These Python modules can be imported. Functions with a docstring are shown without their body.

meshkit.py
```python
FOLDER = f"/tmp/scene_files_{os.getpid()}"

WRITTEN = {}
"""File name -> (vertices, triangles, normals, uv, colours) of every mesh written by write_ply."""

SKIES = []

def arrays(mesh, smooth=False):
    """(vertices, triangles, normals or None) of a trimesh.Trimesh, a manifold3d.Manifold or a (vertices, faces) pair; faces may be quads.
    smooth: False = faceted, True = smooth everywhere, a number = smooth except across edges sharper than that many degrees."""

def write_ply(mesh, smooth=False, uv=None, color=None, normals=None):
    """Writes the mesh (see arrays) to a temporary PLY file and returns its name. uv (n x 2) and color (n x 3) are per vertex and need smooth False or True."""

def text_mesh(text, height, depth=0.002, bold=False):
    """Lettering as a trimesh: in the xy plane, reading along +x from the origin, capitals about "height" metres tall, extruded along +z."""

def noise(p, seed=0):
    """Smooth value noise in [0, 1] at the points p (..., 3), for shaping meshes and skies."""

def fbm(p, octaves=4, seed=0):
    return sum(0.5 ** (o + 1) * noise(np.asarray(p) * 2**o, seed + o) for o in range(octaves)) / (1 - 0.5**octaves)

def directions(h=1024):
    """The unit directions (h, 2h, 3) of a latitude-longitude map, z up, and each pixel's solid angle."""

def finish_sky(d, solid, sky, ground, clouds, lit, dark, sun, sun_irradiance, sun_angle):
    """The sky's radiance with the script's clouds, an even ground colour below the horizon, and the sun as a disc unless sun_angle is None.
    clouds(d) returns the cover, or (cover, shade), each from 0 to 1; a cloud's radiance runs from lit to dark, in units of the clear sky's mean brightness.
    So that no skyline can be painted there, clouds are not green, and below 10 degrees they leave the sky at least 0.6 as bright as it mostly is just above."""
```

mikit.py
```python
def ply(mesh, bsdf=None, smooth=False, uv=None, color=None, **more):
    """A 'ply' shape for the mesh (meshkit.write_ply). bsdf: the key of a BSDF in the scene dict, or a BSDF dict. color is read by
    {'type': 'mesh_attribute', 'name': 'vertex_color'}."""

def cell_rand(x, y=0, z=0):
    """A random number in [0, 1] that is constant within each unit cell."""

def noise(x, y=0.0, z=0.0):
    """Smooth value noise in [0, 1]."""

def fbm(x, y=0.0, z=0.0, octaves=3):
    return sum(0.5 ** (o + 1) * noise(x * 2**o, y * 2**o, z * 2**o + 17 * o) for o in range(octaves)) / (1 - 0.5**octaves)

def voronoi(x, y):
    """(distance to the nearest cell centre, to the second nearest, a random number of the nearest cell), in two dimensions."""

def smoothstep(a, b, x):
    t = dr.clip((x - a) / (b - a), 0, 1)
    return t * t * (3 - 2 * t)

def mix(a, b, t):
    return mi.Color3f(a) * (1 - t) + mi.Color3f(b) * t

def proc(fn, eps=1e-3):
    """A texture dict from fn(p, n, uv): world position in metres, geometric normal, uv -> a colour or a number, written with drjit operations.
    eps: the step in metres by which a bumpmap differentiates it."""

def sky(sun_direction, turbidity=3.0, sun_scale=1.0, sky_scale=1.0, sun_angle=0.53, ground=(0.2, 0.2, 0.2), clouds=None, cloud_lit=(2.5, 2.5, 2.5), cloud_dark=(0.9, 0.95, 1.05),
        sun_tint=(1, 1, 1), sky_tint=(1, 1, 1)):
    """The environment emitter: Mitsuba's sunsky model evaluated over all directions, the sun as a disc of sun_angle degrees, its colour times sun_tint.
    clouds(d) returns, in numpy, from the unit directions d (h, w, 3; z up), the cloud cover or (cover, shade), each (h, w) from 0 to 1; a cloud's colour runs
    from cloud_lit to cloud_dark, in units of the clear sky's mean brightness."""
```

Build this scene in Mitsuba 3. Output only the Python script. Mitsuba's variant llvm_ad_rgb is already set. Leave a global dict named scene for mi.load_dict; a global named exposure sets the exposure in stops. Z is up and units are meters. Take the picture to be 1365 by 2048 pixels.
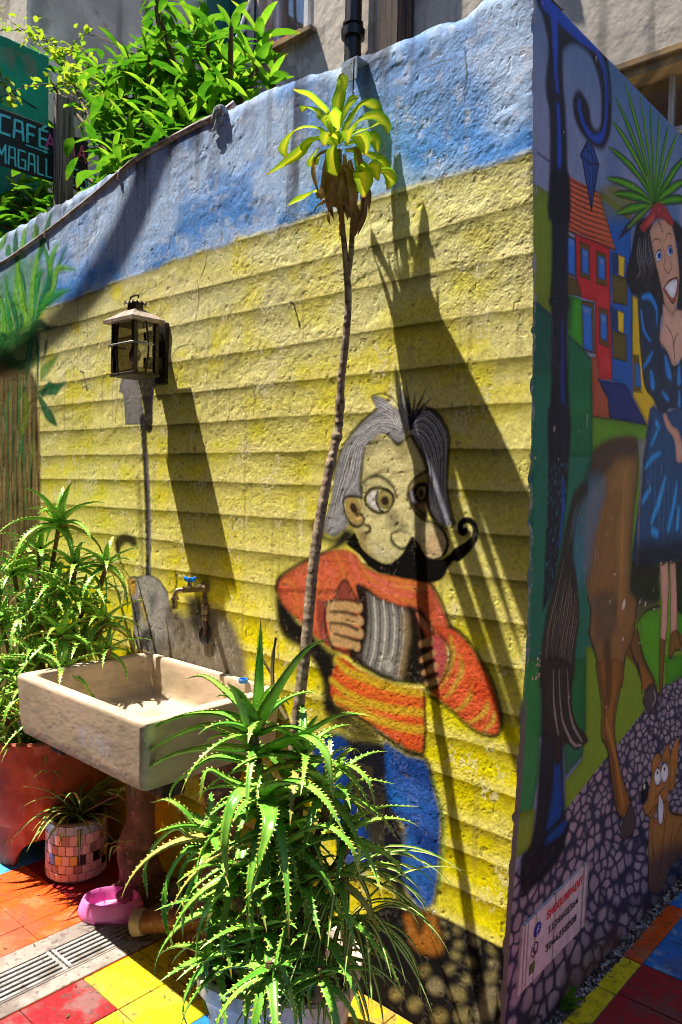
import math
import numpy as np
import drjit as dr
import mitsuba as mi
import trimesh
import mikit
from meshkit import text_mesh, noise as nnoise, fbm as nfbm
from mikit import proc, noise, fbm, voronoi, cell_rand, smoothstep, mix

T = mi.ScalarTransform4f
scene, labels = {}, {}

# ------------------------------------------------------------------ camera, sky and exposure
# axes: x along the yellow wall (the wall runs to -x from the corner), y into the scene, z up; metres; the corner of the two walls stands at the origin
EYE, FWD, UP = [0.98911, -1.76445, 1.55000], [-0.66893, 0.74238, -0.03750], [-0.04098, 0.01355, 0.99907]
scene['camera'] = {'type': 'perspective', 'fov': 67.434, 'fov_axis': 'y', 'near_clip': 0.05, 'far_clip': 300.0,
                   'to_world': T().look_at(origin=EYE, target=[a + b for a, b in zip(EYE, FWD)], up=UP)}
SUN = (-0.385, -0.20, 1.0)
scene['sky'] = mikit.sky(SUN, turbidity=2.6, sun_tint=(0.94, 1.0, 1.08), ground=(0.18, 0.16, 0.14))
exposure = 3.1


# ------------------------------------------------------------------ helpers
def lin(c, gain=1.0):
    """sRGB 0..255 (tuple or text) -> linear list"""
    if isinstance(c, str):
        c = [int(q) for q in c.split(',')]
    c = np.asarray(c, float) / 255
    return [float(min(v, 0.92)) for v in np.where(c < 0.04045, c / 12.92, ((c + 0.055) / 1.055) ** 2.4) * gain]


def C3(c, gain=1.0):
    return mi.Color3f(*lin(c, gain))


def numbered(name):
    key, k = name, 0
    while key in scene or key in labels or any(q.startswith(key + '__') for q in scene if q.startswith(name)):
        k += 1
        key = f'{name}_{k:03d}'
    return key


COUNT = {}


def fresh(name):
    k = COUNT.get(name, 0)
    COUNT[name] = k + 1
    return name if k == 0 else f'{name}_{k:03d}'


def thing(name, label, cat, group=None):
    key = fresh(name)
    labels[key] = {'label': label, 'category': cat, 'kind': 'thing'}
    if group:
        labels[key]['group'] = group
    return key


def structure(name, label):
    key = fresh(name)
    labels[key] = {'label': label, 'kind': 'structure', 'category': name.replace('_', ' ')}
    return key


def part(parent, name, mesh, bsdf, smooth=False, label=None, kind=None, **more):
    key = fresh(f'{parent}__{name}')
    scene[key] = mikit.ply(mesh, bsdf, smooth=smooth, **more)
    if label or kind:
        labels[key] = {k: v for k, v in (('label', label), ('kind', kind)) if v}
    return key


def cat(meshes):
    vs, fs, n = [], [], 0
    for m in meshes:
        v, f = (np.asarray(m[0], float), np.asarray(m[1], int)) if isinstance(m, tuple) else (np.asarray(m.vertices), np.asarray(m.faces))
        if f.shape[1] == 4:
            f = np.vstack([f[:, [0, 1, 2]], f[:, [0, 2, 3]]])
        vs.append(v); fs.append(f + n); n += len(v)
    return np.vstack(vs), np.vstack(fs)


def grid_faces(nu, nv):
    i, j = np.meshgrid(np.arange(nu - 1), np.arange(nv - 1), indexing='ij')
    a = (i * nv + j).ravel()
    return np.stack([a, a + nv, a + nv + 1, a + 1], 1)


def box(x0, x1, y0, y1, z0, z1, bevel=0.0):
    if bevel <= 0:
        m = trimesh.creation.box([x1 - x0, y1 - y0, z1 - z0])
        m.apply_translation([(x0 + x1) / 2, (y0 + y1) / 2, (z0 + z1) / 2])
        return m.vertices, m.faces
    b = min(bevel, (x1 - x0) / 2.01, (y1 - y0) / 2.01, (z1 - z0) / 2.01)
    p = []
    for x, sx in ((x0, 1), (x1, -1)):
        for y, sy in ((y0, 1), (y1, -1)):
            for z, sz in ((z0, 1), (z1, -1)):
                p += [(x + sx * b, y + sy * b, z), (x + sx * b, y, z + sz * b), (x, y + sy * b, z + sz * b)]
    h = trimesh.convex.convex_hull(np.array(p))
    return h.vertices, h.faces


def tube(path, radius, n=8, caps=True, closed_tip=False):
    path = np.asarray(path, float)
    r = np.broadcast_to(np.asarray(radius, float), len(path)) if np.ndim(radius) else np.full(len(path), radius)
    t = np.gradient(path, axis=0)
    t /= np.linalg.norm(t, axis=1, keepdims=True) + 1e-12
    up = np.array([0.31, 0.17, 0.93]) if abs(t[0][2]) < 0.9 else np.array([1.0, 0.1, 0])
    vs = []
    a = np.linspace(0, 2 * np.pi, n, endpoint=False)
    u = np.cross(t[0], up); u /= np.linalg.norm(u)
    for p, d, rr in zip(path, t, r):
        u = u - d * np.dot(u, d); u /= np.linalg.norm(u)
        w = np.cross(d, u)
        vs.append(p + rr * (np.cos(a)[:, None] * u + np.sin(a)[:, None] * w))
    m = len(path)
    f = []
    for i in range(m - 1):
        for j in range(n):
            k = (j + 1) % n
            f += [(i * n + j, i * n + k, (i + 1) * n + k), (i * n + j, (i + 1) * n + k, (i + 1) * n + j)]
    v = np.vstack(vs)
    if caps:
        v = np.vstack([v, path[0], path[-1]])
        for j in range(n):
            k = (j + 1) % n
            f += [(m * n, k, j), (m * n + 1, (m - 1) * n + j, (m - 1) * n + k)]
    return v, np.array(f)


def revolve(profile, n=48, center=(0, 0, 0), sx=1.0, sy=1.0):
    """profile: (r, z) list; closed surface of revolution about z"""
    profile = np.asarray(profile, float)
    a = np.linspace(0, 2 * np.pi, n, endpoint=False)
    v = np.stack([np.outer(profile[:, 0], np.cos(a)) * sx, np.outer(profile[:, 0], np.sin(a)) * sy, np.repeat(profile[:, 1:2], n, 1)], -1).reshape(-1, 3) + np.asarray(center)
    f = []
    for i in range(len(profile) - 1):
        for j in range(n):
            k = (j + 1) % n
            f += [(i * n + j, i * n + k, (i + 1) * n + k), (i * n + j, (i + 1) * n + k, (i + 1) * n + j)]
    return v, np.array(f)


def spline(pts, n):
    """Catmull-Rom through the points, n samples"""
    p = np.asarray(pts, float)
    if len(p) < 3:
        t = np.linspace(0, len(p) - 1, n)
        return np.stack([np.interp(t, np.arange(len(p)), p[:, k]) for k in range(p.shape[1])], 1)
    q = np.vstack([2 * p[0] - p[1], p, 2 * p[-1] - p[-2]])
    t = np.linspace(0, len(p) - 1 - 1e-9, n)
    i = t.astype(int); s = (t - i)[:, None]
    a, b, c, d = q[i], q[i + 1], q[i + 2], q[i + 3]
    return 0.5 * (2 * b + (c - a) * s + (2 * a - 5 * b + 4 * c - d) * s ** 2 + (3 * b - a - 3 * c + d) * s ** 3)


def mat(name, color, rough=0.6, metallic=0.0, spec=0.5, bump=None, bump_scale=1.0, two=True, **more):
    b = {'type': 'principled', 'base_color': color if isinstance(color, dict) else {'type': 'rgb', 'value': lin(color)}, 'roughness': rough, 'metallic': metallic, 'specular': spec, **more}
    if bump is not None:
        b = {'type': 'bumpmap', 'arbitrary': bump, 'scale': bump_scale, 'bsdf': b}
    scene[name] = {'type': 'twosided', 'bsdf': b} if two else b
    return name


# ------------------------------------------------------------------ spray paint: brush strokes and filled outlines in wall metres
class Paint:
    """Vector paint on a wall: filled outlines and brush strokes with soft spray edges, in wall coordinates (metres along the wall, height). The strokes are
    sorted into small cells of the wall; a point of the wall runs through the strokes of its own cell only."""

    def __init__(self, text, u0, u1, v0, v1, cell=0.05, gain=1.0, blur=1.0, grow=1.0):
        self.u0, self.v0, self.cell = u0, v0, cell
        self.nu, self.nv = int(math.ceil((u1 - u0) / cell)), int(math.ceil((v1 - v0) / cell))
        self.cells = [[] for _ in range(self.nu * self.nv)]
        self.edges, self.shapes, self.gain, self.blur, self.grow = [], [], gain, blur, grow
        for line in text.strip().split('\n'):
            self.read(line.split())
        self.finish()

    def read(self, w):
        kind, col, alpha, soft = w[0], w[1], int(w[2]) / 100, int(w[3]) / 1e4
        if kind in 'Pp':
            p = np.array(w[4:], float).reshape(-1, 2) / 1000
            if kind == 'P':
                q = np.vstack([p[-1:], p, p[:2]])
                p = spline(q, 3 * len(q) - 2)[3:-6]
            self.add(0, col, alpha, soft, np.vstack([p, p[:1]]), np.zeros(len(p) + 1))
        elif kind in 'Ll':
            p = np.array(w[5:], float).reshape(-1, 2) / 1000
            ws = np.array(w[4].split(','), float) / 1e4
            n = len(p) if kind == 'l' or len(p) < 3 else 3 * len(p) - 2
            self.add(1, col, alpha, soft, spline(p, n) if kind == 'L' else p, np.interp(np.linspace(0, 1, n), np.linspace(0, 1, len(ws)), ws))
        elif kind == 'E':
            c, a, b = np.array(w[4:], float).reshape(3, 2) / 1000
            t = np.linspace(0, 2 * np.pi, 15)[:, None]
            self.add(0, col, alpha, soft, c + np.cos(t) * (a - c) + np.sin(t) * (b - c), np.zeros(15))
        elif kind == 'S':
            half, n, r = int(w[4]) / 1e4, int(w[5]), np.random.default_rng(int(w[6]))
            p = np.array(w[7:], float).reshape(2, -1, 2) / 1000
            cols = col.split(':')
            for k in range(n):
                t = (k + .5) / n + r.uniform(-.3, .3) / n
                s0, s1 = r.uniform(0, .45), r.uniform(.55, 1)
                c = p[0] * (1 - t) + p[1] * t
                q = spline(c, 40)[int(s0 * 39):int(s1 * 39) + 1:3]
                self.add(1, cols[k % len(cols)], alpha, soft, q, half * np.interp(np.linspace(0, 1, len(q)), [0, .5, 1], [.4, 1, .3]))
        elif kind == 'D':
            half, ln = (int(x) / 1e4 for x in w[4].split(','))
            n, r = int(w[5]), np.random.default_rng(int(w[6]))
            q = np.array(w[7:], float).reshape(4, 2) / 1000
            cols = col.split(':')
            for k in range(n):
                a, b = r.uniform(0, 1, 2)
                f = lambda b: (q[0] * (1 - a) + q[1] * a) * (1 - b) + (q[3] * (1 - a) + q[2] * a) * b  # noqa: E731
                c, e = f(b), f(1.0) - f(0.0)
                e = e / np.linalg.norm(e) * ln * r.uniform(.3, 1)
                self.add(1, cols[k % len(cols)], alpha, soft, np.array([c, c + e * .5 + r.uniform(-.002, .002, 2), c + e]), half * np.array([.4, r.uniform(.4, 1), .3]))

    def add(self, kind, col, alpha, soft, p, w):
        e0 = len(self.edges)
        for i in range(len(p) - 1):
            self.edges.append((*p[i], *p[i + 1], w[i] * self.grow, w[i + 1] * self.grow))
        sid = len(self.shapes)
        w = np.asarray(w, float) * self.grow
        soft = max(soft * self.blur, 0.0008)
        self.shapes.append((e0, len(self.edges), kind, *lin(col, self.gain), alpha, soft))
        m = soft + max(w) + 0.004
        i0, i1 = int((p[:, 0].min() - m - self.u0) / self.cell), int((p[:, 0].max() + m - self.u0) / self.cell)
        j0, j1 = int((p[:, 1].min() - m - self.v0) / self.cell), int((p[:, 1].max() + m - self.v0) / self.cell)
        i0, i1, j0, j1 = max(i0, 0), min(i1, self.nu - 1), max(j0, 0), min(j1, self.nv - 1)
        if i0 > i1 or j0 > j1:
            return
        ii, jj = np.meshgrid(np.arange(i0, i1 + 1), np.arange(j0, j1 + 1), indexing='ij')
        c = np.stack([self.u0 + (ii + .5) * self.cell, self.v0 + (jj + .5) * self.cell], -1).reshape(-1, 1, 2)
        a, b = p[None, :-1], p[None, 1:]
        ab = b - a
        t = np.clip(((c - a) * ab).sum(-1) / np.maximum((ab ** 2).sum(-1), 1e-12), 0, 1)
        d = np.linalg.norm(c - a - ab * t[..., None], axis=-1) - (w[:-1] + (w[1:] - w[:-1]) * t)
        dist = d.min(1)
        inside = np.zeros(len(c), bool)
        if kind == 0:
            cr = ((a[..., 1] > c[..., 1]) != (b[..., 1] > c[..., 1])) & (c[..., 0] < a[..., 0] + (c[..., 1] - a[..., 1]) / np.where(np.abs(ab[..., 1]) < 1e-12, 1e-12, ab[..., 1]) * ab[..., 0])
            inside = cr.sum(1) % 2 == 1
        reach = self.cell * .7072 + .004
        for k, (i, j) in enumerate(zip(ii.ravel(), jj.ravel())):
            cell = self.cells[i * self.nv + j]
            if inside[k] and dist[k] > soft + reach:
                if alpha > 0.955:
                    cell.clear()
                cell.append((sid, True))
            elif inside[k] or dist[k] < soft + reach:
                cell.append((sid, False))

    def finish(self):
        steps, starts = [], [0]
        far = len(self.edges)
        self.edges.append((0, 0, 1, 0, 1e3, 1e3))
        for cell in self.cells:
            for sid, full in cell:
                e0, e1 = self.shapes[sid][:2]
                es = [far] if full else range(e0, e1)
                steps += [(e, sid, 0) for e in es]
                steps[-1] = (steps[-1][0], sid, 1)
            starts.append(len(steps))
        steps.append((far, 0, 1))
        s, e, h = np.array(steps, np.uint32), np.array(self.edges, np.float32), np.array(self.shapes, np.float32)
        self.step_edge, self.step_code = mi.UInt32(s[:, 0]), mi.UInt32(s[:, 1] * 2 + s[:, 2])
        self.starts = mi.UInt32(np.array(starts, np.uint32))
        self.edge = mi.Float(e.ravel())
        self.shape = mi.Float(np.hstack([h[:, 2:], h[:, 2:4]]).ravel())   # kind, r, g, b, alpha, soft, pad, pad
        dr.eval(self.step_edge, self.step_code, self.starts, self.edge, self.shape)
        self.n_steps = len(steps)

    def __call__(self, u, v):
        """(paint colour times its cover, what is left of the ground below it)"""
        ci, cj = dr.clip(mi.Int32(dr.floor((u - self.u0) / self.cell)), 0, self.nu - 1), dr.clip(mi.Int32(dr.floor((v - self.v0) / self.cell)), 0, self.nv - 1)
        cell = mi.UInt32(ci * self.nv + cj)
        i, end = dr.gather(mi.UInt32, self.starts, cell), dr.gather(mi.UInt32, self.starts, cell + 1)
        u, v = mi.Float(u), mi.Float(v)

        def cond(i, end, d, odd, r, g, b, left, u, v):
            return i < end

        def body(i, end, d, odd, r, g, b, left, u, v):
            e = dr.gather(mi.UInt32, self.step_edge, i) * 6
            code = dr.gather(mi.UInt32, self.step_code, i)
            ax, ay, bx, by, wa, wb = (dr.gather(mi.Float, self.edge, e + k) for k in range(6))
            ex, ey = bx - ax, by - ay
            t = dr.clip(((u - ax) * ex + (v - ay) * ey) / dr.maximum(ex * ex + ey * ey, 1e-12), 0, 1)
            dx, dy = u - ax - ex * t, v - ay - ey * t
            d = dr.minimum(d, dr.sqrt(dx * dx + dy * dy) - wa - (wb - wa) * t)
            cross = ((ay > v) != (by > v)) & (u < ax + (v - ay) * ex / dr.select(dr.abs(ey) < 1e-12, 1e-12, ey))
            odd = odd ^ cross
            last = (code & 1) == 1
            s = (code >> 1) * 8
            kind, cr, cg, cb, alpha, soft = (dr.gather(mi.Float, self.shape, s + k) for k in range(6))
            sd = dr.select((kind < .5) & odd, -d, d)
            q = dr.clip((sd + soft) / (2 * dr.maximum(soft, 1e-5)), 0, 1)
            cov = dr.select(last, alpha * (1 - q * q * (3 - 2 * q)), 0)
            keep = 1 - cov
            # this painter's airbrushed dark rims along the outlines of filled shapes
            rim = 1 - dr.select(kind < .5, .42 * dr.exp(dr.minimum(sd, 0) / (1.6 * soft + .005)), 0)
            cr, cg, cb = cr * rim, cg * rim, cb * rim
            r, g, b, left = r * keep + cr * cov, g * keep + cg * cov, b * keep + cb * cov, left * keep
            d = dr.select(last, 1e3, d)
            odd = odd & ~last
            return i + 1, end, d, odd, r, g, b, left, u, v

        z = mi.Float(0)
        out = dr.while_loop((i, end, mi.Float(1e3), mi.Bool(False), z, mi.Float(0), mi.Float(0), mi.Float(1), u, v), cond, body)
        return mi.Color3f(out[4], out[5], out[6]), out[7]


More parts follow.
